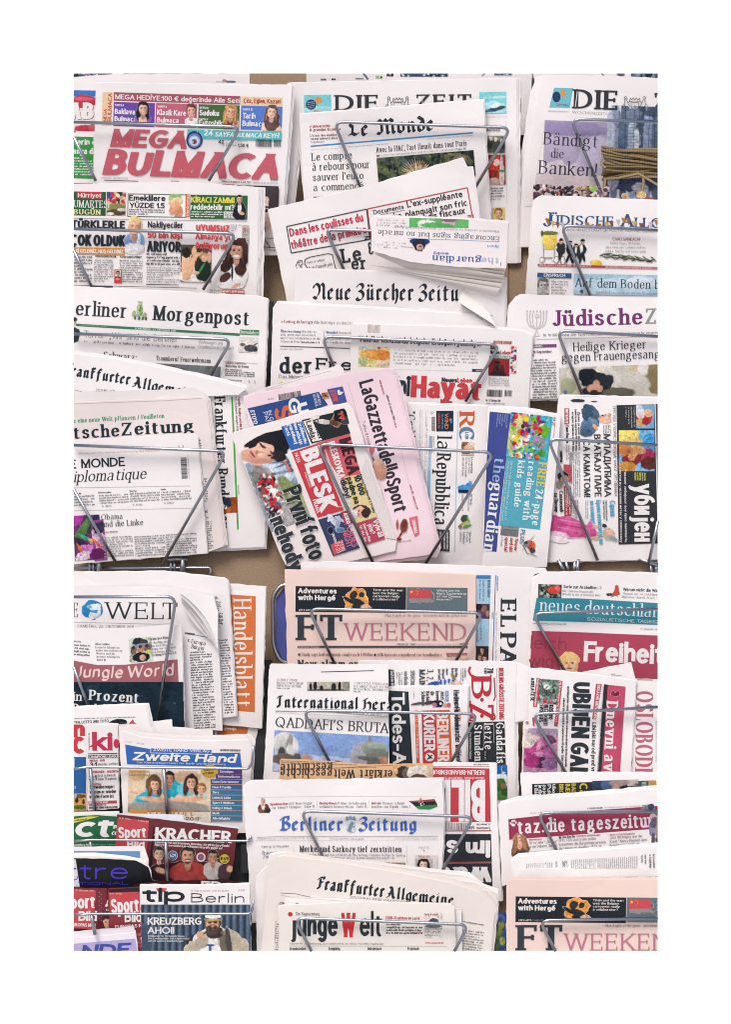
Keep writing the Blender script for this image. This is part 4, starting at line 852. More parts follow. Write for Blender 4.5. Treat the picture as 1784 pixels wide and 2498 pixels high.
sheet('inner_page', [px(p) for p in [(345, 162), (830, 172), (836, 212), (1238, 262), (1236, 300), (345, 210)]], CUR.depth, -.002, paper_mat('dfe4ec'), CUR.root, CUR.base, .001)
r(350, 196, 232, 235, 'cc4a50', 5); t('Nr. 42  1,60 Euro', 362, 200, 90, 10, WH, 's', 7); t('19. Oktober 2011', 498, 220, 78, 10, WH, 's', 7); t('Sport', 356, 346, 204, 84, WH, 'xl', -2, 'masthead'); t('Bild', 420, 424, 128, 66, WH, 'xl', 0, 'masthead')
t('KRACHER', 624, 352, 560, 88, WH, 'xl', 3, 'headline'); pl([(612, 262), (622, 262), (600, 560), (580, 560)], '2a2226')
t('Exklusiv: Fotos und Interviews. Huntelaar: Ich will ins Euro-Finale!', 624, 380, 546, 17, 'f0e6e6', 'sx', 3.2); t('Ribéry: Mein verrücktes Leben! Barrios: Ich greife wieder an!', 622, 400, 496, 17, 'f0e6e6', 'sx', 3.2)
P(575, 402, 640, 262, None, [(320, 200, 320, 90, '3a2024'), (80, 190, 80, 60, '34262c'), (90, 180, 40, 20, 'c8a090', 20), (300, 200, 140, 78, 'a04a48'), (300, 160, 34, 30, '8a3c3c'), (440, 200, 90, 36, '96443f', 20), (490, 190, 80, 80, 'b8b0b0'), (560, 200, 50, 70, '4a3a40'), (600, 170, 26, 24, 'c8a088')]+face(78, 58, 46, 'dcb8a4', '241f20')+face(290, 72, 60, 'd2a48a', '2a1f1e')+[(290, 122, 26, 9, '5a3a30'), (290, 98, 22, 4, '5a3a30'), (290, 110, 11, 3, 'f0e8e4')]+face(475, 82, 46, 'bb8e78', '251c1b'), 0, cut=True, noise=.08)
for x, y, R_, a1, b1 in ((755, 472, 36, '4a78b4', 'e8ecf2'), (962, 484, 38, 'e6dcdc', 'b04450'), (1136, 498, 40, 'd8bc44', '1f2226')):
    el(x, y, R_, R_, b1, 26); el(x, y, R_*.9, R_*.9, a1, 26); el(x, y, R_*.62, R_*.62, b1 if R_ != 40 else a1, 20)
t('S', 738, 492, 34, 42, '4a78b4', 'sx'); t('04', 736, 505, 34, 18, '4a78b4', 'sx'); t('BVB', 1106, 505, 62, 24, '1f2226', 'sx', 4); t('09', 1124, 526, 26, 14, '1f2226', 'sx')
for i in range(4): ln([(942+i*10, 472), (952+i*10, 500)], 4, '6a94c8')
N('magazine', 'white magazine with a blue panel, wedged behind the black magazine', [(20, 408), (545, 402), (578, 500), (578, 540), (20, 500)], 2400, 1, gloss=1, cat='magazine'); r(20, 440, 496, 48, '6a9ccc')
N('magazine', 'black magazine with large violet lowercase letters and thick curling white pages', [(20, 492), (270, 496), (480, 508), (578, 560), (612, 690), (20, 720)], 2400, 3, col='14181c', gloss=1, cat='magazine')
for i in range(5): sheet('inner_page', [px(p) for p in [(20, 452+i*6), (180, 450+i*6), (420, 474+i*5), (560, 505+i*5), (596, 580), (606, 670), (20, 640)]], CUR.depth, -.0012*(5-i), paper_mat('f0e8e4'), CUR.root, CUR.base, .001)
pl([(20, 500), (42, 500), (72, 700), (20, 700)], 'e6e0e4'); t('tre', 74, 646, 350, 118, '4c38c4', 's', 0, 'masthead'); t('TIONAL', 60, 692, 370, 24, '4c38c4', 'sb', -1); ln([(20, 568), (46, 568)], 12, '4c38c4'); ln([(20, 655), (50, 645), (62, 620)], 8, '6a54cc')
N('magazine', 'leftmost dark red sports magazine of the bottom row, partly cut off', [(20, 708), (270, 712), (300, 1080), (20, 1100)], 2480, 3, col='742e36', gloss=1, cat='magazine', group='red sports magazines of the bottom row', a=2)
def sportcover(x, y, s):
    r(x-150, y-10, 330*s, 420*s, 'cc4a50', 4); t('Sport', x-62, y+150, 236*s, 100*s, WH, 'xl', -2, 'masthead'); t('Bild', x+50, y+235, 136*s, 72*s, WH, 'xl', 1, 'masthead'); t('1,60 Euro   19. Oktober 2011', x-60, y+16, 220*s, 11, WH, 's', 1)
sportcover(12, 716, 1.0); t('EUROPAS NR. 1', 6, 990, 182, 24, WH, 'sx'); r(20, 1006, 115, 18, '2a2024'); t('ALLE GEHEIMEN DATEN', 22, 1056, 250, 24, 'd8506a', 'sx'); t('!', 262, 850, 20, 90, WH, 'xi'); t('Exkl', 266, 878, 32, 14, WH, 'sb'); P(205, 900, 110, 150, '5a262c', face(72, 60, 40, 'd0a48e', '2a1f1e', 'a04a48'))
for i in range(14): r(212+(i % 2)*14, 740+i*16, 6, 6, 'c89a9a')
N('magazine', 'dark red sports magazine tucked half behind the white titled city magazine', [(278, 716), (515, 700), (620, 720), (620, 1180), (295, 1180)], 2480, 4, col='8a343c', gloss=1, cat='magazine', group='red sports magazines of the bottom row', a=1)
pl([(282, 720), (515, 705), (518, 735), (286, 742)], '241e22'); pl([(286, 745), (620, 735), (630, 910), (300, 910)], 'cc4a50', 'colour_panel')
t('Sport', 305, 898, 204, 108, WH, 'xl', -4, 'masthead'); t('Bild', 402, 962, 126, 78, WH, 'xl', -1, 'masthead'); t('EUROPAS NR. 1', 332, 1008, 250, 24, WH, 'sx', -3); t('Nr. 42   1,60 Euro', 292, 756, 90, 10, WH)
for i, s in enumerate(('GEHEIMEN', 'DATEN', 'DER', 'STARS')): t(s+'AB', 474-i*2, 1062+i*28, 75, 22, 'e0788a', 'sx')
N('magazine', 'dark red football magazine copy, only its top edge and two letter tops showing', [(470, 692), (640, 668), (900, 662), (1150, 654), (1306, 690), (1306, 790), (470, 790)], 2480, 2, col='3a1c20', gloss=1, cat='magazine', a=1, pages=((0, -1), (0, -3)))
t('ER', 962, 722, 150, 64, WH, 'xl', 2)
N('magazine', 'city magazine with white title strip and a pipe smoking sailor before grey corrugated metal', [(512, 692), (900, 694), (1320, 682), (1330, 1190), (528, 1190)], 2480, 5, gloss=1, cat='magazine', a=.3, pages=((0, -2), (1, -4)))
t('tip', 532, 812, 312, 104, '18222a', 'xl', 0, 'masthead'); el(672, 716, 38, 26, 'd65a58'); pl([(630, 690), (716, 690), (716, 712), (630, 712)], 'efe9e6'); t('Berlin', 890, 816, 390, 68, '2c3238', 's', .5, 'masthead'); t('14 Tage Programm: 13.10. bis 26.10.11', 888, 736, 276, 12, 'c87070'); t('€ 3,40', 1236, 732, 46, 12, 'c85a5a')
P(522, 832, 806, 358, '465464', [(x, 170, 9, 330, c) for i in range(17) for x, c in ((12+i*50, '2a3644'), (34+i*50, '62738a'))]+[(20, 250, 60, 120, '46566a'), (500, 320, 200, 120, '3a3634')], 0, noise=.07)
P(835, 905, 480, 285, None, [(230, 220, 170, 130, 'e2dedc'), (90, 230, 110, 46, 'b4a898', -30), (370, 220, 130, 90, 'b8ac9a', 35), (300, 240, 30, 130, '6a6258', -10), (330, 200, 22, 120, '4a4644', -8), (225, 150, 60, 26, '2c2c30'), (218, 90, 62, 84, '3c302c'), (212, 78, 46, 62, 'd2a48c'), (212, 112, 50, 40, '54443e'), (212, 98, 30, 10, '3a2a26'), (212, 108, 18, 6, '8a4a44'), (192, 60, 16, 6, '2a2220'), (234, 60, 16, 6, '2a2220'), (213, 84, 12, 12, 'c08c74'), (216, 34, 66, 20, '2a2c34'), (216, 14, 60, 18, 'f0eeee'), (216, 40, 60, 7, 'c8a860'), (128, 150, 34, 28, 'd8ab92'), (172, 125, 34, 9, '4a4a48', -35), (200, 110, 20, 6, '3a3a3a', -35), (195, 225, 34, 8, '3a5a8a'), (195, 250, 10, 30, '3a5a8a')], 0, cut=True, noise=.07)
t('KREUZBERG', 570, 980, 396, 54, WH, 'sx', 0, 'headline'); t('AHOI!', 570, 1046, 196, 50, WH, 'sx', 0, 'headline')
for i, (s, w) in enumerate((('Kiezkunde für Fortgeschrittene:', 268), ('Der Lieblingsladen von Käpt’n Kotti', 300), ('und 25 weitere Empfehlungen', 258))): t(s, 574, 1068+i*18, w, 12, 'eceaea', 'sb')
N('magazine', 'pale violet magazine with blue capitals at the bottom edge, beside white pages', [(20, 1080), (300, 1055), (482, 1036), (500, 1190), (20, 1190)], 2480, 7, col='ece4e8', gloss=1, cat='magazine', a=-3, pages=((0, -6), (-4, -16)))
pl([(20, 1120), (480, 1082), (496, 1190), (20, 1190)], 'bcaedb', 'colour_panel'); t('NDE', 80, 1225, 360, 95, '4050a8', 'xi', -3, 'masthead')
# ============================================================ MIDDLE COLUMN, UPPER RACK
def arms(x, y, s, c='4a4e52'):
    """small coat of arms between two beasts, line drawing"""
    q = lambda pts, w=3: ln([(x+a*s, y+b*s) for a, b in pts], w*s**.5, c)
    q([(-28, 10), (-28, 44), (-14, 60), (0, 68), (14, 60), (28, 44), (28, 10), (-28, 10)]); q([(-6, 30), (6, 40), (-4, 50)], 4)
    q([(-40, 4), (-34, -24), (-22, -8), (-12, -28), (0, -10), (12, -28), (22, -8), (34, -24), (40, 4), (-40, 4)], 4)
    for m in (-1, 1):
        q([(m*34, 40), (m*48, 20), (m*62, -14), (m*58, -30), (m*72, -36), (m*80, -24), (m*72, -8), (m*78, 20), (m*66, 48), (m*80, 64), (m*58, 66)], 3.5); q([(m*78, 20), (m*92, 30), (m*88, 48), (m*98, 54)], 3); q([(m*52, 10), (m*40, 4)], 3); q([(m*66, -20), (m*74, -14)], 5)
def inline(s, x, y, w, h, a, n='masthead'):
    t(s, x, y, w, h, '3a3f44', 'rx', a, n); 
tile('A3')
N('newspaper', 'tall white paper behind the middle rack, with cut off picture scraps along its top', [(-1000, 15), (658, 15), (642, 480), (400, 490), (-1000, 110)], 340, 1)
for x, y, w, h, c in ((-895, 66, 40, 12, '5a5c60'), (-815, 64, 30, 12, '3a3c42'), (-640, 62, 60, 8, '6a6c70'), (-490, 44, 50, 20, 'a8c878'), (-410, 15, 50, 34, '4a5560'), (-310, 15, 350, 36, '43536a'), (-120, 15, 100, 36, '2f3440'), (380, 15, 130, 26, '5a6270'), (550, 205, 26, 105, 'c8a868')): P(x, y, w, h, c, speck(w, h, 12, ['8a98a8', '2a2e36', 'c8d0d8', c], w, .1, .3))
ln([(-585, 20), (-548, 70)], 14, '6a7688'); ln([(290, 46), (320, 18)], 6, '77808c'); ln([(578, 90), (578, 160), (548, 165)], 2, 'a8b0c8')
tile('A2')
N('newspaper', 'broadsheet with tops of tall inlined capitals, a cyan advert and a small boat picture', [(242, 97), (1200, 78), (1928, 62), (1936, 1420), (362, 1420), (366, 965), (326, 560), (276, 985), (240, 996)], 640, 0, a=-.6, pages=((3, -1), (5, 0)))
P(365, 186, 200, 136, '86c8d0', [(100, 120, 120, 40, 'a8d8dc')], -1, noise=.04); el(418, 256, 38, 38, '2c4468'); el(473, 224, 26, 26, 'e0a050')
for i in range(4): t(('Wann fährst', 'du noch', 'wohin', 'mehr?')[i], 390, 244+i*14, 56, 8, 'c8d4e0', 'sb', -6)
ln([(435, 300), (500, 306)], 4, 'c8707a')
inline('DIE', 596, 300, 324, 114, -.3); inline('ZEIT', 1184, 282, 418, 100, -.3)
for x in (622, 1236): ln([(x, 200), (x, 290)], 4, 'efe9e6')
arms(1056, 232, .98); t('WOCHENZEITUNG FÜR POLITIK', 700, 318, 500, 12, '77797c', 'r')
tile('A3')
P(270, 165, 197, 155, '88cfd4', [(100, 120, 110, 50, 'b8dfe2'), (120, 125, 76, 16, '3c5468', -12), (120, 100, 40, 16, 'e6ecee', -14), (60, 140, 30, 8, '55708a', -10), (150, 40, 60, 10, 'c0e4e6')], -1, noise=.04); t('Mein Schiff', 300, 214, 150, 22, 'e0f2f2', 'ri', -2); t('ANZEIGE SEITE 8', 312, 350, 160, 10, 'a8a6a4')
t('Multikulti', 318, 450, 106, 22, '33373b', 'rb', 1); t('Zwischen', 322, 424, 110, 18, '33373b', 'rb', 1)
P(330, 485, 130, 128, '8a8a80', [(20, 60, 20, 50, '3a3c3a'), (60, 60, 24, 50, '4c4e4a'), (105, 70, 24, 60, '3a3c38'), (25, 20, 12, 16, 'c8c4bc'), (62, 26, 12, 16, 'd0ccc4'), (105, 36, 12, 16, 'c8c4bc'), (60, 110, 70, 16, '55554e')])
P(335, 624, 128, 220, 'b0483f', [(65, 60, 26, 26, 'd8b8b0'), (20, 20, 30, 30, '8a3a34'), (100, 150, 18, 90, 'd8d0c4'), (100, 60, 8, 60, 'c8ccd0'), (100, 120, 26, 10, '6a8a70'), (40, 200, 50, 30, 'c8b0a8'), (30, 140, 40, 30, '8e3832'), (100, 20, 4, 30, '9aa0a8')])
for i in range(5):
    ang = math.radians(i*72-90); pl([(402, 672), (402+24*math.cos(ang-.4), 672+24*math.sin(ang-.4)*.3), (402+24*math.cos(ang), 672+24*math.sin(ang))], 'e8d8d4')
g(356, 862, 90, 80, 19, '66686c'); t('Seite 2-6', 356, 956, 70, 14, f='r'); P(370, 1013, 86, 104, 'd8c078', face(42, 42, 34, 'dcb096', '8a6a48', '34446a'))
for x in (300, 466): ln([(x, 380), (x+8, 980)], 1.5, 'c0b8b6')
tile('A2')
N('newspaper', 'French broadsheet with blackletter title over a blue rule and a dark garden photograph', [(332, 328), (1683, 222), (1748, 1320), (402, 1320), (366, 965)], 640, 2, a=-4.7, pages=((1.5, -1),))
t('Le Monde', 688, 498, 634, 116, '353b41', 'bb', -4.3, 'masthead'); r(415, 556, 1196, 11, '4a94cc', -4.75, 'blue_rule')
for s, x, y, w, h, c, f, a in (('« Universités', 408, 426, 150, 21, 'b5545c', 'sb', -2), ('& grandes écoles »', 408, 452, 226, 21, 'b5545c', 'sb', -2), ("L'atout des doubles", 412, 492, 194, 17, '44484c', 'rb', -2), ('cursus universitaires', 413, 515, 200, 17, '44484c', 'rb', -2), ('Supplément', 416, 538, 102, 15, '88888a', 's', -2),
    ('Jeudi 20 octobre 2011 - 67e année - N° 20', 416, 590, 250, 8, 'a8b4c0', 's', -3), ('1,50 € - France métropolitaine - www.lemonde.fr', 690, 570, 300, 9, '8a94a0', 's', -4.5), ('Fondateur : Hubert Beuve-Méry - Directeur : Erik Izraelewicz', 1272, 512, 335, 9, 'b0b4bc', 's', -4.5),
    ('Le compte', 424, 668, 296, 56, '3a3f45', 'r', -3), ('à rebours pour', 428, 742, 422, 56, '3a3f45', 'r', -3), ("sauver l'euro", 432, 816, 372, 54, '3a3f45', 'r', -2.6), ('a commencé', 436, 890, 368, 52, '3a3f45', 'r', -2.6),
    ("Avec la FIAC, l'art fleurit dans tout Paris", 898, 608, 666, 40, '3a3f45', 'r', -4.4), ("La foire d'art contemporain ouvre jeudi 20 octobre. Et fait des petits", 926, 634, 552, 14, '8e8e90', 'r', -4.6), ('Page 30', 1484, 590, 72, 14, '55585c', 'rb', -4.6)):
    t(s, x, y, w, h, c, f, a)
r(898, 626, 22, 12, 'c05a60', -4); t('M. Noir', 466, 940, 58, 12, '66686c', 'r'); r(436, 932, 24, 9, 'c05a60')
P(898, 648, 716, 190, '3a433e', speck(716, 190, 150, ['2a322e', '4a5450', '55604c', '333c38', '60684c', '283030'], 9, .05, .16)+[(290+60*math.cos(math.radians(q)), 150+60*math.sin(math.radians(q))*.9, 60, 4.5, ('d8c8b0', 'a89878', 'c0ac8c')[i % 3], q) for i, q in enumerate(range(-175, 0, 9))]+[(560, 40, 90, 30, '6a6c58'), (640, 60, 40, 30, '7a7460')], -4.7, noise=.22)
N('newspaper', 'satirical French newspaper tilted with red headlines in ruled black and red boxes', [(112, 1022), (480, 935), (840, 850), (1535, 643), (1568, 712), (1610, 708), (1652, 1000), (1690, 1480), (400, 1760), (262, 1740)], 850, 2, a=-12, pages=((-2, 0), (-3, 1)))
ln([(832, 1022), (1566, 866), (1606, 1092), (862, 1268), (832, 1022)], 9, 'c4525f'); r(1566, 1068, 46, 28, 'c4525f', -8); t('P.3', 1572, 1090, 32, 16, WH, 'sb', -8)
t('Documents', 878, 1064, 228, 34, '3a3f44', 'sb', -11, 'headline'); t("L'ex-suppléante", 1126, 1012, 415, 46, '3a3f44', 'sb', -11, 'headline'); t('Sarko', 945, 1116, 145, 46, '3a3f44', 'sb', -11); t('planquait son fric', 1114, 1084, 462, 46, '3a3f44', 'sb', -11, 'headline'); t('paradis fiscaux', 1160, 1122, 396, 46, '3a3f44', 'sb', -10, 'headline'); ln([(890, 1072), (1106, 1030)], 3, '55585c')
tile('B2')
ln([(238, 38), (826, -90), (850, 132), (272, 232), (238, 38)], 8, '4a4e54'); t('Dans les coulisses du', 264, 112, 552, 60, 'c8485c', 'sb', -12, 'headline'); t('théâtre de la primaire', 276, 204, 566, 60, 'c8485c', 'sb', -12, 'headline')
r(808, 112, 42, 24, K, -8); t('P.2', 814, 130, 30, 14, WH, 'sb', -8); t('Le', 650, 308, 146, 106, '3a4045', 'sl', -10, 'headline'); t('er', 716, 356, 112, 92, '3a4045', 'sl', -4, 'headline'); t('g', 840, 220, 40, 90, '3a4045', 'sl', -10)
ln([(395, 345), (370, 310), (375, 278), (410, 262), (545, 236), (575, 244), (582, 280), (602, 356)], 6, '44484c'); t('Fabre se radinent', 388, 310, 130, 16, '55585c', 'ri', -10); t('Je ne l’appelle plus', 396, 352, 184, 20, '44484c', 'ri', -10)
for p in ([(305, 330), (322, 290), (350, 286), (358, 312), (340, 322), (352, 345)], [(312, 340), (330, 352), (345, 350)], [(318, 300), (340, 300)], [(330, 312), (334, 330), (345, 328)]): ln(p, 5, '44484c')
N('newspaper', 'Swiss broadsheet with black blackletter title and a turned up page corner', [(302, 352), (870, 366), (1500, 400), (1846, 420), (1838, 900), (290, 900)], 1110, 0, a=1, col='e8e0df', pages=((2, -1),))
t('Neue', 428, 576, 282, 124, '2d363e', 'bl', .8, 'masthead'); t('Zürcher', 745, 580, 428, 126, '2d363e', 'bl', .6, 'masthead'); t('Zeitu', 1205, 585, 298, 126, '2d363e', 'bl', .6, 'masthead')
z0 = CUR.depth(*px((1600, 600)))
for i in range(4): leaf([(1540+i*4, 474+i*3, z0+.010), (1622+i*14, 512+i*14, z0+.002-.002*i), (1760+i*6, 756+i*6, z0+.004-.001*i), (1500+i*12, 592+i*13, z0+.014-.0035*i)], bow=-.004, col=('dcd4cf', 'e8e0dc')[i % 2])
g(1640, 680, 110, 60, 20, 'a8a4a2'); ln([(1622, 715), (1700, 705)], 3, '88888a'); t('he', 1640, 780, 32, 20, '55585c', 'r')
N('newspaper', 'left-wing weekly with heavy slab title and an indigo and maroon strip of teasers', [(138, 632), (162, 600), (300, 606), (1610, 682), (1750, 790), (1750, 1300), (118, 1300)], 1110, 1, a=1.5, pages=((1.5, -2), (3, -3)))
t('» freitag.de/occupy', 198, 744, 232, 22, '9c3c4a', 'rb', 1.5); t('Alle Beiträge zu den Protesten', 438, 750, 370, 21, '66686c', 'r', 1.5); t('Überwachung', 195, 814, 150, 18, '4460a0', 'rb', 1); t('Wie lebt es', 350, 817, 104, 17, '77797c', 'r', 1)
for i, s in enumerate(('sich, wenn man observiert', 'wird? Das Gefährlichste ist die', 'Schere im Kopf')): t(s, 193, 838+i*25, (258, 292, 146)[i], 17, '77797c', 'r', 1)
t('Nahaufnahme S. 8', 346, 892, 134, 13, f='rb', a=1); t('Wandel', 527, 822, 82, 18, '4460a0', 'rb', 2); t('Steven Pinker hat', 616, 824, 170, 17, '77797c', 'r', 2); t('geschrieben. Fazit: Die Welt', 525, 868, 270, 17, '77797c', 'r', 2); t('ist friedlicher denn je', 525, 893, 210, 17, '77797c', 'r', 2)
ln([(190, 915), (700, 932)], 6, '4a4e52'); ln([(510, 795), (515, 880)], 2, '99999c'); t('Partner des Guardian', 190, 941, 166, 13, '88888a', 'ri', 1)
t('der', 186, 1116, 244, 118, '2c353c', 'sl', 0, 'masthead'); t('Freitag', 455, 1085, 640, 84, '2c353c', 'sl', 2, 'masthead'); t('Das Meinungsmedium', 183, 1150, 330, 26, '44484c', 'r', 1); pl([(180, 1186), (210, 1174), (190, 1215), (180, 1215)], 'e8dc5a')
N('newspaper', 'Turkish weekly with heavy dark and red title and a small orange map', [(714, 752), (1600, 778), (1960, 802), (2046, 842), (2010, 1420), (700, 1420)], 1110, 2, a=2, pages=((1, -1), (2, -3)))
P(835, 755, 90, 60, 'e3d8d4', speck(90, 60, 10, ['d4c8c4', 'c8bcb8'], 3, .2, .4), 2, noise=.03); t("Vakıflar konusunda belgeler Erdoğan'ı yalanlıyor", 770, 884, 905, 46, '55595c', 'sx', 2.2, 'headline')
P(768, 914, 232, 150, 'dcd4a0', [(130, 60, 110, 40, 'dc9a58', 8), (190, 60, 40, 36, 'd88a50'), (60, 60, 50, 26, 'e0b070'), (60, 12, 60, 10, 'b8d0d8'), (150, 10, 12, 8, 'cc4a40'), (30, 110, 50, 30, 'a8bc90'), (180, 125, 60, 22, 'd8c8b0'), (100, 110, 40, 16, 'e0d090')]+speck(232, 150, 50, ['a88858', 'c8706a', '8aa078', 'b8a880'], 8, .01, .03), 2, noise=.1)
g(1024, 932, 620, 134, 24, 'b0aeac', 2, .75); ln([(1010, 1085), (1600, 1100)], 1.5, 'c8c0be'); r(1601, 1083, 90, 20, '3a3f45', 1); t('SAYFA 7', 1630, 1099, 46, 10, WH, 'sb', 1); t('hayat.de', 1030, 1140, 42, 12, 'c0b8b6')
tile('C3')
t('Yeni', 84, 204, 240, 164, '2f3b45', 'xl', 2.5, 'masthead'); t('Hayat', 330, 222, 558, 172, 'd24a50', 'xl', 2.6, 'masthead'); t('Neues', 578, 103, 122, 36, '33393f', 'xl', 1.5); t('Leben', 700, 106, 120, 36, 'd24a50', 'xl', 1.5)
bar(938, 162, 124, 56, 2); bar(1078, 168, 58, 48, 2); t('14. / 27. Oktober 2011', 928, 256, 116, 17, f='sx', a=2); g(930, 266, 150, 10, 12)
tile('B3')
t('DEUTSCHE AUSGABE', 374, 896, 136, 22, 'c05048', 'sx', 2); r(350, 916, 60, 22, '5a463c'); t('NEUES LEBEN', 354, 932, 50, 8, 'd8c8b8'); t('Neues', 350, 973, 72, 28, '33393f', 'sx', 2); t('Leben', 424, 975, 72, 28, 'd24a50', 'sx', 2); r(345, 984, 152, 24, '4f7e5e', 1.5); t('ALMANS VERLASSEN', 352, 1003, 140, 16, 'e4eee4', 'sx', 1.5)
P(340, 1010, 152, 122, '96383a', [(72, 80, 44, 50, '4a2a2c'), (72, 40, 20, 24, '6a4038'), (66, 24, 22, 10, '2c2022'), (72, 110, 60, 24, '33262a'), (66, 60, 8, 26, '241c20')], 1); P(498, 912, 46, 200, 'e0d6d2', speck(46, 200, 22, ['c04a48', '6a4a88', 'b8a8a0', 'd8b8a8', '5a5c60'], 11, .1, .25), 1); g(340, 1142, 150, 70, 13, 'a4a2a2')
tile('B2')
N('newspaper', 'English weekly lying upside down over the pocket with its thick pages fanned below', [(868, -36), (1560, -14), (1868, 10), (1850, 346), (1500, 335), (1150, 298), (858, 214)], 1110, 3, a=183, col='ece2e2', pages=((1, -2),))
P(1140, -34, 436, 76, '6cb070', [(130, 50, 70, 30, 'e4e0e0'), (290, 40, 54, 24, 'c8b8c0'), (290, 20, 60, 14, '8a6a78'), (200, 60, 120, 20, '62a866')], 1, noise=.06); g(900, -22, 210, 70, 20, 'b4b0b2', 2, .6)
t('Encouraging signs but no miracle', 1798, 112, 888, 40, '3a4a60', 'r', 183.2, 'headline'); t('Klinsmann is seeking to engineer an American football dream', 1798, 68, 770, 16, '7a8490', 'r', 182.5); t('Sport', 1798, 176, 88, 20, '6a9ccc', 'rb', 182); ln([(1800, 150), (1580, 140), (1130, 124)], 2.5, '6a94c8')
P(1140, 126, 152, 92, None, [(76, 20, 78, 26, '2f3f66'), (76, 40, 46, 50, '2a3040'), (78, 62, 24, 22, 'c09a8c'), (80, 56, 12, 5, '5a3a3a')], 1, cut=True); t('Simon Hattenstone', 1170, 190, 90, 10, '8a94a0', 'ri', 186)
g(880, 140, 240, 60, 18, 'b8b4b8', 3, .4); t('the', 1798, 268, 130, 44, 'a8c6de', 'rb', 182, 'masthead'); t('guardian', 1670, 264, 358, 48, '4468b4', 'rb', 182.5, 'masthead'); t('weekly', 1428, 228, 112, 20, '4468b4', 'rb', 182); r(1812, 325, 3, 26, K)
z0 = CUR.depth(*px((1400, 300)))
for i, (xa, ya, x2, y2, x3, y3, xd, yd) in enumerate(((856, 214, 1846, 346, 1848, 372, 1150, 322), (862, 224, 1840, 372, 1840, 400, 1140, 336), (870, 234, 1836, 396, 1830, 440, 1130, 352), (830, 318, 1834, 430, 1826, 470, 1180, 372), (824, 316, 1822, 456, 1810, 520, 1230, 402), (900, 340, 1806, 490, 1775, 556, 1400, 440))):
    leaf([(xa, ya, z0-.002-.003*i), (x2, y2, z0-.002-.003*i), (x3, y3, z0-.016-.003*i), (xd, yd, z0-.012-.003*i)], bow=.002, col='e6dcd6')
# row of the sideways papers
tile('C3')
N('newspaper', 'Italian broadsheet turned on its side with black serif title and an orange and blue monogram', [(245, 270), (945, 296), (912, 1570), (150, 1570)], 1375, 0, a=91.2, pages=((0, -2),))
t('la', 543, 535, 108, 112, '353b41', 'rb', 91, 'masthead'); t('Repubblica', 541, 668, 568, 112, '353b41', 'rb', 92.4, 'masthead'); t('R', 720, 340, 116, 120, 'd8683f', 'rx', 90.5, 'monogram'); t('C', 716, 458, 106, 122, '6c8aa6', 'rx', 90.5, 'monogram'); t('LUB', 764, 500, 56, 28, '6c8aa6', 'rx', 90)
P(535, 332, 136, 163, '24364a', [(120, 78, 10, 20, '4a86c8'), (112, 70, 8, 8, 'd88040')], 0, noise=.05); t('WIND', 602, 352, 124, 30, 'dd8a4c', 'sb', 90); t('BUSINESS', 576, 358, 118, 16, '8aa8c4', 's', 90); t('CHIAMA IL 158', 548, 350, 122, 18, 'c85a48', 'sb', 90); bar(526, 380, 112, 28, 90); el(500, 346, 10, 10, '8a8c90'); el(500, 346, 7, 7, 'efe9e6')
pl([(478, 530), (496, 530), (488, 900), (484, 1138), (460, 1080)], '9ac4e0', 'banner'); pl([(704, 340), (710, 340), (684, 1448), (676, 1448)], 'c0d8e4'); t('SANTI E PECCATORI', 480, 560, 240, 10, 'e4eef4', 'sb', 91)
t('“Così ho visto', 305, 336, 460, 62, '4a4e52', 'r', 90, 'headline'); t('Paura e tremore nelle pubbliche vie si alza il dubbio', 402, 326, 540, 12, '7a7c80', 'r', 90); t('Ovvero la risposta alla domanda del giorno', 420, 330, 500, 9, '99999c', 'r', 90); g(470, 330, 800, 22, 11, '99999c', 91, .5); g(520, 535, 130, 40, 12, '88888a', 91)
P(836, 580, 106, 100, 'c8b8a8', [(30, 60, 40, 44, '8a6a50'), (54, 44, 34, 40, 'd8b094'), (80, 60, 16, 40, '6a5040'), (20, 20, 30, 30, 'e0d0c0')], 91)
for s, x, y, w, h in (('La copertina', 812, 698, 126, 16), ('R2 Tech', 805, 994, 80, 16), ('Episcopal', 798, 1290, 84, 15)): t(s, x, y, w, h, '3f5a70', 'rb', 91.5)
for s, x, y, w in (('Ferran Adrià', 790, 698, 130), ('"Perché ora prendo', 766, 700, 156), ('due anni di pausa"', 742, 700, 150), ("L'invasione", 786, 994, 130), ('degli smart', 738, 996, 130), ('A scuola', 774, 1290, 80), ('di indulgenze', 748, 1290, 96), ('nel bosco', 722, 1290, 80)): t(s, x, y, w, 18, '77797c', 'r', 91.5)
P(826, 872, 112, 132, 'e6e0e0', [(60, 40, 44, 24, '4a8acc', 50), (80, 90, 40, 22, '2f5c9a', 30), (70, 70, 20, 50, '5a9ad0'), (100, 60, 14, 50, '1f2e44'), (30, 20, 16, 12, '6aa8dc')], 91, noise=.04, cut=True)
P(822, 1158, 125, 118, None, [(30, 60, 36, 30, '46584e', 30), (70, 70, 52, 12, 'a8b45a', 60), (90, 40, 40, 12, '6a9a4a', 70), (40, 30, 30, 8, '7aa85a', -20), (95, 95, 18, 16, '8a7a6a')], 91, cut=True)
pl([(515, 1268), (642, 1276), (640, 1446), (508, 1438)], '3f454c', 'banner'); t('GRANDE RITORNO', 618, 1290, 140, 15, 'd8d4d0', 'sx', 91); t('SANREMO E PARTE', 594, 1290, 140, 15, 'd8d4d0', 'sx', 91); t('DELL’AFRICA', 560, 1290, 120, 15, 'd8d4d0', 'sx', 91); g(555, 1285, 140, 40, 13, 'a8a8a8', 91)
N('newspaper', 'English newspaper turned on its side with pale title on navy and a turquoise children panel', [(948, 308), (1240, 318), (1524, 372), (1412, 1570), (904, 1570)], 1375, 3, a=96.5, pages=((-1, -1), (1, -2)))
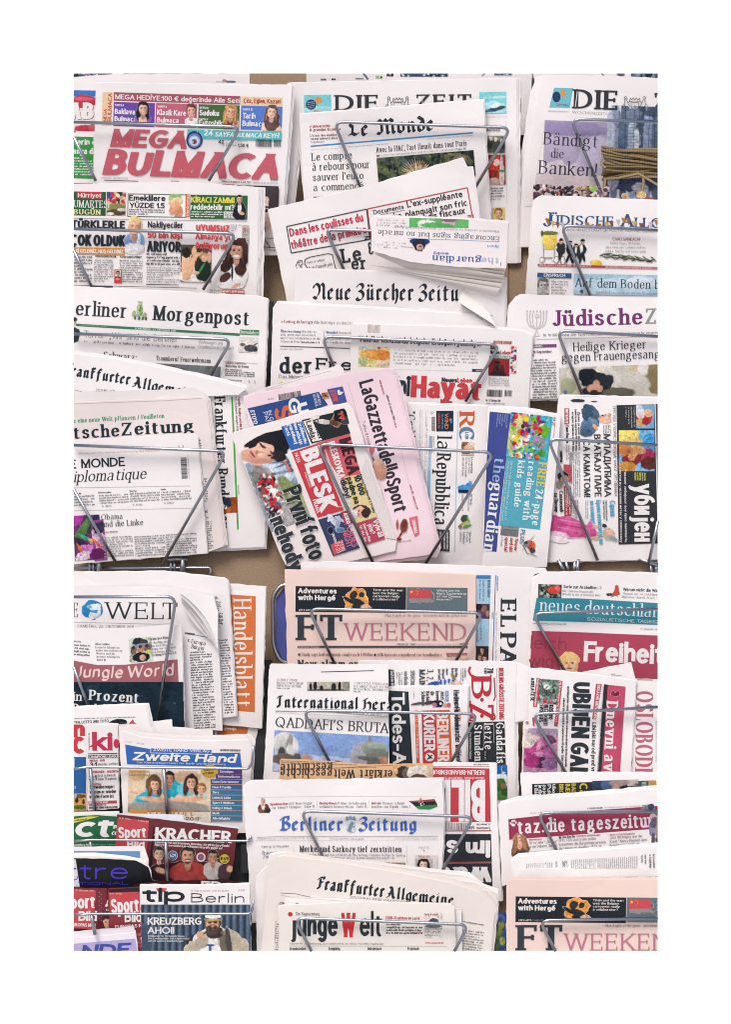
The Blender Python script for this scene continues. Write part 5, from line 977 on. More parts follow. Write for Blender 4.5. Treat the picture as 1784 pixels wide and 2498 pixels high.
pl([(960, 338), (1132, 354), (1030, 1240), (1014, 1450), (908, 1438), (940, 620)], '465298', 'banner'); pl([(1130, 354), (1460, 380), (1358, 1274), (1036, 1240)], '5bafc2', 'colour_panel')
t('the', 1000, 700, 196, 80, 'a8c2e4', 'rb', 97, 'masthead'); t('guardian', 976, 893, 552, 96, 'f2f0f0', 'rb', 97, 'masthead')
for i, s in enumerate(('Saturday 22.10.11', 'Published', 'in London and', 'Manchester', 'guardian.co.uk')): t(s, 1098-i*19, 350+i*2, (120, 70, 96, 82, 100)[i], 12, 'b8c4e0', 's', 97)
t('FREE', 1350, 738, 196, 66, 'ecce52', 'rx', 96.5, 'headline'); t('24-page', 1326, 950, 288, 62, 'eef4f4', 'rx', 96.5, 'headline'); t('reading with', 1268, 732, 464, 56, 'eef4f4', 'rx', 96, 'headline'); t('kids guide', 1186, 724, 370, 52, 'eef4f4', 'rx', 95.5, 'headline')
t('Top tips to get children reading, plus our pick of', 1128, 728, 470, 18, 'd4eaf0', 's', 96.5); t('the best books. Part two in tomorrow’s Observer', 1103, 728, 480, 18, 'd4eaf0', 's', 96.5); el(1424, 400, 22, 22, '4aa090'); t('£1.90', 1414, 384, 30, 12, 'd8f0e8', 'sb', 96); t('€4.30*', 1462, 382, 70, 24, '55595c', 's', 96); t('Printed in Germany', 1470, 456, 90, 10, '88888a', 's', 96)
P(1446, 378, 352, 320, '5aaec0', [(176, 250, 190, 80, 'c4c890'), (60, 120, 50, 46, '78b048'), (120, 60, 60, 60, '6aac3c'), (300, 40, 30, 34, '4e9a50'), (40, 200, 30, 26, 'e0c848'), (30, 280, 24, 24, 'c8484c'), (200, 80, 50, 40, 'b0b4bc'), (220, 60, 50, 50, '8f949c', 30), (240, 240, 46, 34, 'eef0ee', 20), (150, 230, 24, 22, 'd8753c')]+[(q[0], q[1]*.8+60, q[2], q[3], q[4], q[5]) for q in speck(352, 300, 110, ['c8484c', 'e8c848', '5a3a88', '3f7ab0', '8a4a30', 'f0ece8', '78b048', 'd8753c', '2f3440', 'c890c0', 'a83a50', '4a9a58'], 17, .02, .06)], 96.5, noise=.12)
bar(1192, 1256, 76, 142, 96); t('PLUS', 1206, 1272, 112, 36, '4a9eae', 'sx', 95)
for s, x, y, w, c in (('Snow', 1160, 1342, 96, 'c8504c'), ('and ski', 1122, 1336, 110, 'c8504c'), ('special', 1082, 1332, 112, 'c8504c')): t(s, x, y, w, 28, c, 'sx', 95)
t('in Travel', 1050, 1330, 72, 16, '44484c', 's', 94)
P(1178, 1296, 162, 192, None, [(105, 100, 30, 44, 'cc5238', -30), (120, 140, 22, 26, '44484c'), (75, 90, 26, 24, '8a8c90'), (60, 130, 60, 4, '6a6c70', 60), (90, 80, 90, 3, '77797c', -52), (120, 175, 50, 3, '77797c', 20), (70, 80, 14, 12, '3a3c40'), (130, 100, 14, 30, 'd8705a')], 0, cut=True)
tile('C2')
N('newspaper', 'white newspaper copy with only a tilted blank corner showing above the pink sports paper', [(100, 200), (280, 130), (560, 52), (800, -30), (834, -8), (860, 120), (400, 420), (120, 330)], 1375, 1); ln([(260, 150), (560, 62), (746, 12)], 2, 'c8bcbc'); t('GOOOOL', 270, 160, 120, 8, 'd890a8', 's', -12)
N('newspaper', 'pink sports newspaper lying tilted, its narrow black title running downwards', [(106, 206), (820, 48), (1160, -8), (1196, 4), (1250, 200), (1516, 1290), (1482, 1362), (1010, 1424), (700, 1424), (140, 400)], 1375, 4, col='ecd4db', a=74.6, pages=((3, -1), (6, 1), (8, 6)))
t('LaGazzettadelloSport', 948, 98, 995, 108, '3d3741', 'sb', 74.6, 'masthead'); t('Tutto il rosa della vita', 972, 382, 330, 22, '5c5560', 's', 75); t('sabato 22 ottobre 2011', 1150, 190, 190, 15, '3d3741', 'sb', 74); t('anno 115 - numero 249', 1320, 850, 190, 15, 'b84a70', 'sb', 74); t('| 1.50 €', 1202, 375, 60, 14, 'd04a70', 'sb', 76); t('www.gazzetta.it', 1098, 82, 110, 15, 'c04a68', 'sb', 74); ln([(870, 100), (1010, 600)], 1.5, 'd0a8b4'); ln([(1250, 550), (1365, 1035)], 1.5, 'd0a8b4')
bar(356, 188, 168, 44, -10); t('IN ITALY', 282, 228, 46, 10, '55505a', 's', -8)
pl([(132, 290), (655, 168), (722, 262), (560, 330), (330, 420), (190, 440)], '32508c', 'colour_panel'); t("ETO'O", 150, 305, 104, 30, 'f0ecee', 'si', 74); t('IN GIRO', 276, 310, 150, 30, 'e4e6ee', 's', 74); t('PARIGI', 246, 320, 150, 30, 'e4e6ee', 's', 74); t('S', 318, 292, 110, 130, 'de6a40', 'xl', 74); t('G', 418, 228, 110, 90, 'f0ecee', 'xl', 74); t('U', 486, 262, 80, 90, 'f0ecee', 'xl', 74); t('«UNA BELLA', 636, 180, 90, 20, 'd8dcea', 's', 76); t('INTERVISTA', 610, 190, 90, 20, 'd8dcea', 's', 76)
P(676, 178, 48, 44, '6a4a40', speck(48, 44, 8, ['c88a50', '2a2830', '8a5a48'], 5, .2, .4), -10); pl([(716, 150), (830, 128), (864, 248), (762, 262)], '4c5aa2', 'colour_panel'); t('ESPN', 736, 158, 80, 40, 'd85a50', 'xi', 74); pl([(790, 160), (808, 150), (812, 168), (838, 168), (815, 192), (796, 188)], 'f0ecf0')
P(1050, 650, 110, 210, None, [(52, 90, 52, 76, 'c49a88', -10), (40, 30, 34, 26, 'd8b4a4'), (70, 130, 30, 40, 'b88a78')], 0, cut=True, noise=.05); el(1044, 592, 20, 24, 'd8707a'); t('dal', 1040, 635, 40, 18, '5c4a50', 'ri', 74)
P(1222, 1082, 92, 188, None, [(60, 70, 30, 55, '8a5248', 8), (62, 68, 16, 40, '6e3c34', 10), (20, 168, 24, 14, '6a3a32'), (36, 130, 8, 50, '7a453c', 30), (10, 60, 12, 40, '9a6a60')], 0, cut=True); pl([(1318, 1092), (1380, 1078), (1394, 1210), (1362, 1232), (1330, 1150)], 'de7482'); t('ORIGINAL', 1340, 1108, 104, 24, 'f6e4e8', 'sx', 80); t('Dolce Vita Italia', 1230, 1278, 104, 12, '6a5a60', 'ri', -8)
N('newspaper', 'Czech tabloid lying tilted, white title on red beside a woman’s face and a motorcycle crash', [(22, 470), (300, 395), (560, 316), (862, 250), (906, 300), (1226, 1252), (1216, 1335), (880, 1412), (510, 1510), (430, 1484), (360, 1332), (102, 690), (26, 525)], 1375, 5, a=71.5, col='e9dfdd', pages=((1, -2), (2, 2)))
P(410, 585, 540, 320, '9aa6b2', [(120, 90, 150, 110, 'c2cedb'), (60, 120, 10, 120, '6a7c90', 20), (150, 110, 9, 120, '8496aa', 10), (105, 60, 60, 8, '6a7c90', 90), (330, 110, 150, 90, '8a9468'), (420, 60, 120, 70, 'a0a484'), (300, 220, 240, 90, '9c9a96'), (470, 180, 90, 110, 'a8a6a4'), (150, 250, 110, 60, '8a8480'), (200, 190, 60, 34, 'b83a44', 30), (240, 220, 40, 30, 'd8d2d0'), (180, 225, 36, 40, '33343c'), (290, 190, 50, 30, 'e0dcda'), (330, 220, 44, 30, 'c04048', 20), (380, 200, 40, 26, '5a6478'), (400, 240, 36, 36, '2c2e36'), (250, 260, 50, 24, '7a5a50')]+[(q[0]+120, q[1]+140, q[2], q[3], q[4], q[5]) for q in speck(320, 150, 70, ['c43a44', '3a3c44', 'e8e4e2', 'b8343c', '5a6a80', '2a2c34', 'd8d0cc', '8a6a5c'], 21, .03, .1)], 69.5, noise=.12)
P(26, 520, 420, 250, None, [(255, 100, 150, 88, '23252b', 12), (320, 70, 84, 74, '1f2127'), (150, 152, 126, 66, 'd9b09e', 14), (205, 120, 78, 60, 'dfb7a5', 14), (95, 142, 66, 46, 'd2a594', 30), (300, 190, 60, 40, '2c2a30', 20), (150, 46, 90, 22, '2a2429', -14), (262, 60, 60, 26, '23252b', 20),
  (206, 96, 26, 13, 'b88c7c', 35), (238, 168, 24, 12, 'b88c7c', 15), (196, 80, 7, 26, '4a3832', -28), (262, 158, 7, 26, '4a3832', -32), (208, 98, 14, 6, '2a2226', 30), (238, 168, 13, 6, '2a2226', 15), (172, 132, 34, 10, 'c08c7c', 20), (150, 126, 12, 16, 'b07c6e', 20), (118, 134, 9, 32, 'ac5f66', -24), (114, 135, 3, 26, '7a3c42', -24), (100, 150, 8, 26, 'c09080', -24), (180, 196, 90, 20, 'c08e7e', 10), (180, 150, 26, 14, 'e2bfae', 14)], -12, cut=True, noise=.04)
pl([(378, 424), (530, 380), (592, 560), (450, 598)], '3a6cb4', 'colour_panel')
for i, s in enumerate(('Z problémového', 'Roma může být', 'bezproblémový', 'Čech!')): t(s, 500-i*34, 385+i*8, (172, 172, 160, 86)[i], 24, 'eef0f4', 'sx', 73)
pl([(530, 375), (826, 304), (888, 472), (672, 530), (602, 548)], '2b3030', 'colour_panel')
P(560, 358, 300, 160, None, [(60, 20, 46, 20, 'd8d0cc', -20), (120, 60, 60, 18, 'c8c0bc', 20), (210, 80, 36, 44, '8a6656'), (190, 86, 30, 20, '5a4038', 30), (250, 40, 50, 60, '1d2020'), (280, 90, 40, 30, '3c4040')], -14, cut=True)
pl([(540, 384), (600, 370), (680, 520), (610, 535)], 'efe6e4'); t('Daniel', 610, 376, 142, 40, K, 'sx', 72); t('Landa:', 560, 388, 140, 40, K, 'sx', 72); t('TV', 792, 322, 56, 30, 'd85a58', 'xl', 74); t('BLESK', 812, 312, 70, 20, 'd85a58', 'xl', 74)
pl([(455, 610), (642, 548), (838, 1036), (646, 1092)], 'd0444e', 'banner'); t('BLESK', 516, 606, 470, 134, 'f4eeee', 'xl', 71, 'masthead'); t('PÁTEK', 474, 622, 74, 26, 'f4eeee', 's', 71); t('PRAHA', 608, 962, 104, 28, 'f4eeee', 'sb', 71); t('21. října 2011 / 14 Kč', 548, 758, 120, 14, 'f4eeee', 's', 71)
pl([(640, 545), (700, 525), (882, 474), (966, 780), (832, 826)], 'd8636c', 'colour_panel'); t('MEGA', 800, 520, 272, 92, '4a2c34', 'xl', 74.5, 'headline'); t('BLESKOVKA', 722, 540, 280, 50, 'f4eeee', 'sx', 73, 'headline'); ln([(700, 590), (800, 870)], 10, 'e8c8c8')
ln([(654, 560), (852, 1052)], 9, 'efe9e6')
pl([(840, 792), (962, 772), (1082, 1082), (932, 1132)], 'ecd898', 'colour_panel')
for q in range(0, 12): ln([(960, 1010), (960+170*math.cos(q*.52), 1010+120*math.sin(q*.52))], 4, 'f2e6c0')
pl([(966, 776), (1086, 1080), (1150, 1240), (1225, 1250), (1000, 640)], 'e9dfdd')
t('Marta Poučková z Prahy', 952, 776, 300, 20, '3a3c40', 'sb', 70); t('10 000', 910, 788, 150, 46, K, 'sx', 72); t('padne na', 856, 800, 206, 46, K, 'sx', 72); t('dluhy!', 810, 818, 140, 44, K, 'sx', 72)
P(880, 980, 170, 130, None, [(90, 60, 70, 44, '4a3c3c', 10), (80, 70, 44, 40, 'd8ac98', 20), (120, 80, 30, 34, '3c3030'), (30, 90, 30, 36, 'e4e0de'), (70, 62, 6, 5, '2a2424'), (92, 74, 6, 5, '2a2424'), (68, 88, 14, 4, 'b06a68', 40)], 0, cut=True)
pl([(926, 1134), (1082, 1090), (1143, 1246), (1002, 1290)], 'bb4a5e', 'colour_panel'); t('Vyhráli', 1052, 1112, 132, 40, 'f2e8ea', 'sx', 71); t('jste?', 1012, 1140, 80, 36, 'f2e8ea', 'sx', 71); t('Dnes tato čísla:', 978, 1140, 140, 20, 'f2e8ea', 'sx', 71); t('121, 144, 166...', 952, 1150, 140, 18, 'f2e8ea', 'sx', 71)
pl([(650, 1106), (822, 1056), (957, 1312), (760, 1372)], '3c4568', 'colour_panel'); P(690, 1062, 160, 190, None, [(60, 60, 20, 60, 'c8ccd8', -30), (90, 90, 16, 60, 'a0a8c0', 20), (40, 40, 12, 30, 'd0d4e0', 40), (110, 60, 12, 40, 'b8c0d4', -50), (30, 130, 24, 30, '1f2740'), (100, 140, 30, 20, '6a7aa0')], -10, cut=True)
pl([(818, 1050), (872, 1036), (902, 1130), (848, 1150)], 'b04a58'); t('ASKO', 836, 1060, 84, 30, 'f0e8ea', 'xl', 72); t('LADIES', 860, 1166, 152, 40, 'd0708c', 'sb', 72); t('NIGHT', 826, 1194, 126, 40, 'd0708c', 'sb', 72); pl([(742, 1290), (830, 1250), (856, 1330), (768, 1366)], 'd0606c'); t('21.10', 800, 1266, 76, 28, 'f0e8ea', 's', 72); t('17-21', 768, 1278, 76, 28, 'f0e8ea', 's', 72); t('20% SLEVA', 750, 1210, 70, 18, 'f0e8ea', 'sb', 72)
t('FOTO OD VÁS', 404, 650, 120, 20, K, 'sx', 66); t('EXKLUZIVNĚ', 392, 672, 90, 16, 'e07868', 'sx', 66); t('SOUTĚŽ', 412, 690, 70, 14, 'e07868', 'sx', 66)
for c, dx, f in (('f2ecea', -4, 1), (K, 0, 0)): t('První foto', 388+dx, 892-dx, 560, 138, c if not f else 'f2ecea', 'xl', 68.8, 'headline')
t('nehody', 284, 1102, 424, 134, 'f2ecea', 'xl', 68.2, 'headline'); t('nehody', 292, 1106, 420, 120, '3a4046', 'xl', 68.2, 'headline')
# ============================================================ MIDDLE COLUMN, LOWER RACK
tile('D3')
N('newspaper', 'Spanish broadsheet turned on its side with heavy black slab title and a light blue column', [(-1040, 40), (-860, 30), (-300, 45), (740, 80), (756, 104), (668, 122), (648, 900), (200, 900), (-1040, 900)], 1755, 0, a=90.5, pages=((2, -1), (4, 0)))
t('EL', 428, 308, 208, 116, '363c43', 'rx', 90.6, 'masthead'); t('PAÍS', 424, 556, 420, 120, '363c43', 'rx', 90.4, 'masthead'); pl([(388, 130), (394, 130), (372, 765), (366, 765)], '4674b4'); t('EL PERIÓDICO GLOBAL EN ESPAÑOL', 390, 408, 400, 11, '66686c', 'r', 90.6); t('www.elpais.com', 400, 136, 110, 11, '3f4a58', 'sb', 90.6)
r(248, 130, 107, 27, '4684b8', 0, 'banner'); t('semana', 248, 152, 98, 20, 'd8e6f0', 'ri'); pl([(248, 160), (354, 160), (350, 340), (248, 340)], 'aed0e6', 'colour_panel'); pl([(248, 448), (344, 448), (338, 650), (246, 650)], 'aed0e6', 'colour_panel')
P(248, 340, 100, 108, '4a4048', [(60, 40, 20, 30, '8a6a60'), (40, 80, 30, 26, '6a4a68'), (85, 70, 14, 24, '9a7a70'), (20, 20, 26, 26, '2a2428')], 1); P(246, 650, 94, 118, '3a3438', face(46, 30, 20, 'c8a090', '2a2428')+face(30, 84, 20, 'c09888', '6a5040')+face(66, 90, 20, 'd0a898', '3a2c2c'), 1)
t('REVISTA SÁBADO', 332, 164, 130, 18, '4a6a88', 'sb', 90.5); t('Bomba nuclear en', 296, 166, 150, 15, '55708a', 'r', 90.5); t('la casa: Betancourt', 270, 166, 150, 15, '55708a', 'r', 90.5); t('El escándalo no', 276, 456, 150, 16, '55708a', 'r', 90.5); t('deja a los Agnelli', 252, 456, 160, 16, '55708a', 'r', 90.5); t('SÁBADO', 362, 402, 46, 11, '55585c', 's', 90)
def ft(dx, dy, wh):
    q = lambda x, y: (x+dx, y+dy)
    T = lambda s, x, y, w, h, c, f, a=.6, n=None: t(s, x+dx, y+dy, w, h, c, f, a, n)
    r(305+dx, 210+dy, 812, 188, '272d35', .6, 'banner'); r(1121+dx, 218+dy, 448, 182, '68787f', .6, 'banner')
    T('Adventures', 322, 262, 285, 38, 'f2e8e2', 'xl', .6, 'headline'); T('with Hergé', 322, 312, 275, 38, 'f2e8e2', 'xl', .6, 'headline')
    P(640+dx, 215+dy, 230, 172, None, [(112, 94, 92, 86, 'd89a5c'), (60, 100, 60, 14, '2a2c32', 30), (120, 112, 56, 22, '2d2e34', 20), (90, 60, 26, 34, '35353a', 40), (150, 60, 22, 20, '2f3036', -30), (110, 146, 30, 30, '2a2c32'), (180, 150, 34, 22, 'c8a894'), (204, 158, 20, 14, 'b89888')], 0, cut=True, noise=.14)
    for i, (s, w) in enumerate((('Tintin and the war:', 226), ('was the Belgian', 190), ('cartoonist really', 198), ('a collaborator?', 184))): T(s, 872, 246+i*22.5, w, 16, 'ece2dc', 'sb')
    P(1136+dx, 226+dy, 190, 112, None, [(100, 84, 96, 28, '6e6468'), (95, 56, 94, 50, '8a7a7c')], 0, cut=True); pl([q(1140, 230), q(1296, 232), q(1300, 298), q(1138, 300)], 'd0525a', 'colour_panel'); pl([q(1138, 302), q(1300, 300), q(1324, 326), q(1142, 334)], '9a9094')
    for (x, y, R_) in ((1157, 252, 14), (1190, 240, 5), (1202, 250, 5), (1202, 264, 5), (1190, 274, 5)):
        pl([q(x+R_*(1 if i % 2 == 0 else .42)*math.sin(i*.6283), y-R_*(1 if i % 2 == 0 else .42)*math.cos(i*.6283)) for i in range(10)], 'ecc850')
    for i, (s, w) in enumerate((('Where are the', 168), ('Mark Zuckerbergs', 218), ('of the Chinese', 177), ('internet?', 113))): T(s, 1342, 250+i*21.5, w, 16, 'e8e2de', 'sb')
    T('LIFE & ARTS', 328, 391, 92, 13, 'e8e0dc', 'sb'); T('COVER STORY', 424, 392, 106, 12, 'b0aaa8', 's')
    T('FT', 318, 606, 342, 186, '3a434b', 'rx', 0, 'masthead'); T('WEEKEND', 664, 606, 892, 124, 'c57f90', 'r', .1, 'masthead')
    T('Plus', 960, 434, 46, 20, '6a4a4c', 'ri', 0); T('A night at the opera – interviews with the global stars', 1012, 434, 550, 20, 'a07a78', 'ri', 0)
    r(318+dx, 648+dy, 1250, 14, '4a4c50', 0, 'rule'); T('World Business Newspaper', 322, 660, 160, 9, 'e0d0c8', 'sb', 0); T('FINANCIAL TIMES', 1050, 641, 140, 11, '66605e', 'rb', 0); T('Saturday October 22 / Sunday October 23 2011', 1200, 640, 300, 9, 'b09a92', 's', 0); T('EURO 3.00', 1510, 640, 60, 12, '44403e', 'sb', 0)
    el(330+dx, 712+dy, 9, 9, '4a4c50'); T('Study says bail-out needs could reach €444bn', 346, 722, 522, 24, '4c4c50', 'r', .1); el(887+dx, 714+dy, 9, 9, '4a4c50'); T('60% haircuts considered for bondholders', 904, 724, 474, 24, '4c4c50', 'r', .1)
    T('New alarm over Greek economy', 322, 806, 1060, 56, '3c4146', 'rb', .1, 'headline'); r(1410+dx, 700+dy, 156, 12, 'c8667a', 0); T('News Briefing', 1418, 730, 100, 14, '3c4146', 'rb', 0); r(1410+dx, 738+dy, 156, 70, 'efc0a0', 0); g(1418+dx, 750+dy, 140, 50, 16)
tile('D2')
N('newspaper', 'salmon pink newspaper of the middle rack, its black and teal banner whole above the wire', [(232, 93), (900, 100), (1628, 130), (1626, 900), (256, 900)], 1755, 1, a=.6, col='e9cfc5', pages=((-1, -1),), group=None)
ft(0, 0, 1)
tile('E3')
N('newspaper', 'Berlin tabloid turned on its side with red script initials above white serif words on black', [(-620, 33), (480, 40), (545, 50), (640, 92), (640, 470), (530, 486), (534, 1110), (-620, 1110)], 2000, 0, a=89.5, pages=((3, -1), (5, 1)))
ln([(545, 55), (532, 480)], 2, 'cfc6c4')
t('B', 212, 150, 164, 150, 'c63a46', 'rx', 90, 'masthead'); t('Z', 205, 350, 120, 172, 'c63a46', 'rx', 90, 'masthead'); el(290, 322, 14, 14, 'c63a46'); el(290, 440, 14, 14, 'c63a46'); ln([(380, 160), (388, 300), (375, 330)], 10, 'c63a46')
ln([(205, 80), (192, 110), (206, 140), (250, 160), (300, 168)], 16, 'c63a46'); ln([(205, 330), (192, 400), (196, 470), (220, 476)], 12, 'c63a46'); ln([(376, 420), (388, 450), (376, 470), (350, 462)], 12, 'c63a46')
t('BERLINS GRÖSSTE ZEITUNG', 413, 88, 380, 36, 'c8434c', 'sx', 89.5, 'headline'); ln([(400, 90), (402, 470)], 3, '88888a'); t('70', 328, 88, 40, 46, '3a3f44', 'sx', 90); t('CENT', 306, 90, 42, 20, '3a3f44', 'sx', 90)
pl([(190, 488), (456, 480), (466, 800), (192, 796)], '30373b', 'banner'); t('Gaddafis', 392, 490, 298, 62, 'f0ecea', 'rb', 88.6, 'headline'); t('letzte', 308, 496, 190, 60, 'f0ecea', 'rb', 89, 'headline'); t('Stunden', 232, 506, 264, 60, 'f0ecea', 'rb', 89, 'headline'); ln([(376, 494), (378, 640)], 3, 'b8b4b2'); ln([(302, 494), (302, 680)], 3, 'b8b4b2'); t('Seiten 2/3', 310, 700, 60, 10, 'd8d4d2', 's', 90); t('Die letzten Bilder', 196, 560, 200, 18, 'd8d4d2', 'sx', 90)
P(396, 800, 80, 256, '3f78b4', [(40, 110, 46, 60, 'dfe6ec'), (30, 150, 40, 50, '4a6a38'), (40, 230, 50, 40, '5a9048'), (50, 160, 20, 24, '8a6a4a'), (20, 30, 30, 40, '3568ac'), (60, 200, 26, 30, '3a5a30')], 0); t('Seite 12', 430, 812, 60, 12, 'd8e4f0', 's', 90)
tile('D2')
for s, x, y, w, h, c, f in (('MAIN', 1212, 822, 126, 44, '3c4146', 'rb'), ('3, 2, 1', 1270, 820, 118, 48, '3c4146', 'rb'), ('SPD/CDU für', 1148, 828, 150, 32, '77797c', 'sx'), ('von Rockenbauch', 1100, 834, 180, 30, '77797c', 'sx'), ('Hertha', 1474, 812, 66, 22, '44484c', 'sx'), ('braucht', 1448, 812, 70, 22, '44484c', 'sx'), ('heute', 1408, 816, 44, 20, '44484c', 'sx'), ('dringend', 1380, 818, 70, 20, '44484c', 'sx'), ('drei Punkte', 1350, 818, 88, 20, '44484c', 'sx'), ('SONNABEND,', 1545, 812, 70, 10, '55585c', 'sb'), ('22. OKTOBER 2011', 1528, 812, 96, 10, '55585c', 'sb')): t(s, x, y, w, h, c, f, 90)
pl([(978, 820), (1026, 824), (1032, 960), (980, 960)], '33393e'); t('Doch in der Mitte', 1002, 832, 130, 22, 'eceaea', 'sx', 88); g(1092, 840, 120, 60, 18, '8e9094', 90); ln([(1520, 815), (1520, 905)], 3, '77797c')
P(1262, 830, 270, 120, None, [(140, 85, 100, 22, 'c8d0e0', -5), (60, 95, 50, 16, '3f5ca4', -8), (110, 84, 8, 22, '3f62b0'), (140, 82, 8, 22, '3f62b0'), (170, 80, 8, 24, '3f62b0'), (200, 78, 8, 24, '3f62b0'), (200, 45, 12, 34, '8a7a50', -30), (240, 90, 24, 14, 'd8b09c'), (264, 106, 14, 10, '4a3a34'), (190, 92, 20, 12, 'd8b09c')], 0, cut=True)
tile('E2')
N('newspaper', 'sideways Berlin tabloid with white capitals on a red block and black headline panel', [(1000, 238), (1300, 228), (1722, 220), (1704, 860), (1000, 860)], 2000, 1, a=89.3, pages=((1, -1), (2, -2)))
pl([(1100, 252), (1284, 262), (1314, 797), (1100, 806)], '30393f', 'banner'); t('Todes-A', 1158, 272, 526, 98, 'f0eeec', 'sx', 88.8, 'headline')
pl([(1330, 400), (1352, 400), (1368, 790), (1342, 790)], 'd86a50'); pl([(1380, 402), (1486, 398), (1498, 786), (1390, 790)], 'c4444c', 'banner'); pl([(1490, 398), (1588, 394), (1606, 782), (1502, 786)], 'de6a44', 'banner'); t('KURIER', 1394, 416, 284, 82, 'f4ecea', 'sx', 88.8, 'masthead'); t('BERLINER', 1494, 414, 362, 82, 'f4ecea', 'sx', 88.6, 'masthead'); el(1440, 742, 34, 32, 'f0eae8')
for p in ([(1425, 722), (1440, 742), (1422, 760)], [(1440, 742), (1458, 728)], [(1440, 742), (1460, 752)], [(1436, 728), (1440, 758)]): ln(p, 9, '2c3238')
t('JETZT NEU FÜR GANZ BERLIN', 1338, 420, 330, 13, 'f4e4de', 'sx', 88.6); t('Heute: Wir müssen', 1624, 300, 0.1+240, 34, '3a3f44', 'sx', 89); 
for s, x, y, w in (('Jetzt', 1520, 258, 64), ('kommt', 1484, 258, 76), ('die', 1446, 260, 30), ('Barbie-', 1412, 260, 86), ('Schlampe', 1378, 260, 106)): t(s, x, y, w, 28, '4a4e52', 'sx', 89)
r(1578, 256, 76, 20, '5a82b8', 89); t('Lothar-Pepper', 1564, 262, 64, 12, 'e0e8f0', 'sx', 89); P(1295, 300, 300, 96, None, [(60, 50, 60, 10, '5a5658', -8), (140, 44, 40, 16, '4a4448', -10), (205, 52, 46, 28, '24262c'), (262, 62, 22, 16, 'd0a090'), (285, 60, 16, 18, 'c86a80'), (180, 60, 18, 16, 'c07a98')], 0, cut=True); el(1520, 350, 10, 10, 'e8e4e4'); t('17 JAHRE ALT', 1318, 256, 56, 8, '66686c', 's', 89)
tile('E3')
t('Heute. Hundeskanzler wählen!', 80, 252, 530, 42, '3a3f44', 'sx', 88, 'headline'); r(132, 386, 90, 12, 'e0a070', 89); t('Guido-Pappel', 16, 262, 80, 10, '5a82b8', 's', 90)
tile('E2')
N('newspaper', 'English language broadsheet with blackletter title and desert photograph of a man in a cap', [(272, 56), (700, 62), (1136, 60), (1144, 830), (1144, 960), (225, 960), (256, 420), (262, 290)], 2000, 3, a=2.6, pages=((-4, 12), (-2, 3)))
ln([(640, 118), (880, 112), (1030, 108)], 6, '3a3f44')  # shaded slit between front and rear sheets, painted as a dark line
for s, x, y, w, c in (('GORKY PARK', 316, 183, 152, 'a4525c'), ('MOSCOW’S NEW', 316, 205, 195, '4a4e52'), ('HIPSTER HOME', 316, 226, 180, '4a4e52'), ('CHRYSTIA FREELAND', 884, 207, 262, 'a4525c'), ('U.S. MUST PLAY TO WIN', 882, 230, 268, '4a4e52'), ('IN GLOBAL BUSINESS', 880, 251, 252, '4a4e52')): t(s, x, y, w, 17, c, 'r', 2)
t('PAGE 8 · CULTURE', 316, 240, 96, 8, '66686c', 'sb', 2); t('PAGE TWO', 880, 266, 52, 8, '44484c', 'sb', 2)
P(540, 190, 312, 66, 'b8b2a4', [(150, 62, 170, 10, '5a5854'), (26, 36, 11, 26, '2a2a2c'), (58, 30, 14, 32, '2a2a2c'), (105, 46, 14, 20, '333335'), (195, 38, 18, 30, '2a2a2c'), (238, 34, 12, 34, '2a2a2c'), (60, 6, 7, 8, '2a2a2c'), (238, 8, 7, 8, '2a2a2c'), (290, 20, 30, 40, '8a867c')], 0)
t('International', 312, 380, 602, 90, '2f363c', 'bb', 1.2, 'masthead'); t('Herald', 942, 396, 330, 88, '2f363c', 'bb', 1.2, 'masthead'); ln([(305, 405), (700, 412), (1140, 448)], 3, '77797c'); t('FRIDAY, OCTOBER 21, 2011', 306, 408, 150, 9, '77797c'); t('THE GLOBAL EDITION OF THE NEW YORK TIMES', 750, 420, 470, 14, '66686c', 'r', 3.2); ln([(305, 416), (1140, 456)], 1.5, 'a0a0a2')
t('QADDAFI’S BRUTAL END', 306, 520, 1100, 74, '3c4248', 'r', 3.2, 'headline')
P(300, 545, 845, 300, '8ea6d2', [(420, 250, 460, 80, 'b8c6e2'), (80, 90, 90, 80, 'd2d0ce'), (50, 120, 44, 90, 'c4c2c0'), (100, 120, 10, 60, '8a8884'), (60, 170, 30, 50, '4a4a4e'), (140, 130, 46, 60, 'd8d6d4'), (120, 60, 20, 40, '9a9894'), (90, 210, 110, 40, '6a625c'), (240, 190, 50, 26, 'b89a90'), (220, 220, 80, 20, 'c8b4a4'), (175, 200, 30, 40, '5a5c62'), (640, 140, 70, 90, 'a9a9b2', 20), (690, 80, 18, 60, '9a9aa6', 10), (700, 60, 14, 60, '7e7e88'), (480, 225, 40, 26, '2c2e36'), (740, 100, 90, 60, '8d938c', 10), (770, 130, 100, 36, '7e847c', 6), (760, 70, 70, 26, 'a4aaa2'), (800, 215, 60, 70, 'b0887a'), (740, 210, 50, 60, '6e7076'), (830, 180, 14, 24, 'c09484'), (700, 170, 90, 16, '6a7068', 4)], 3.2, noise=.06)
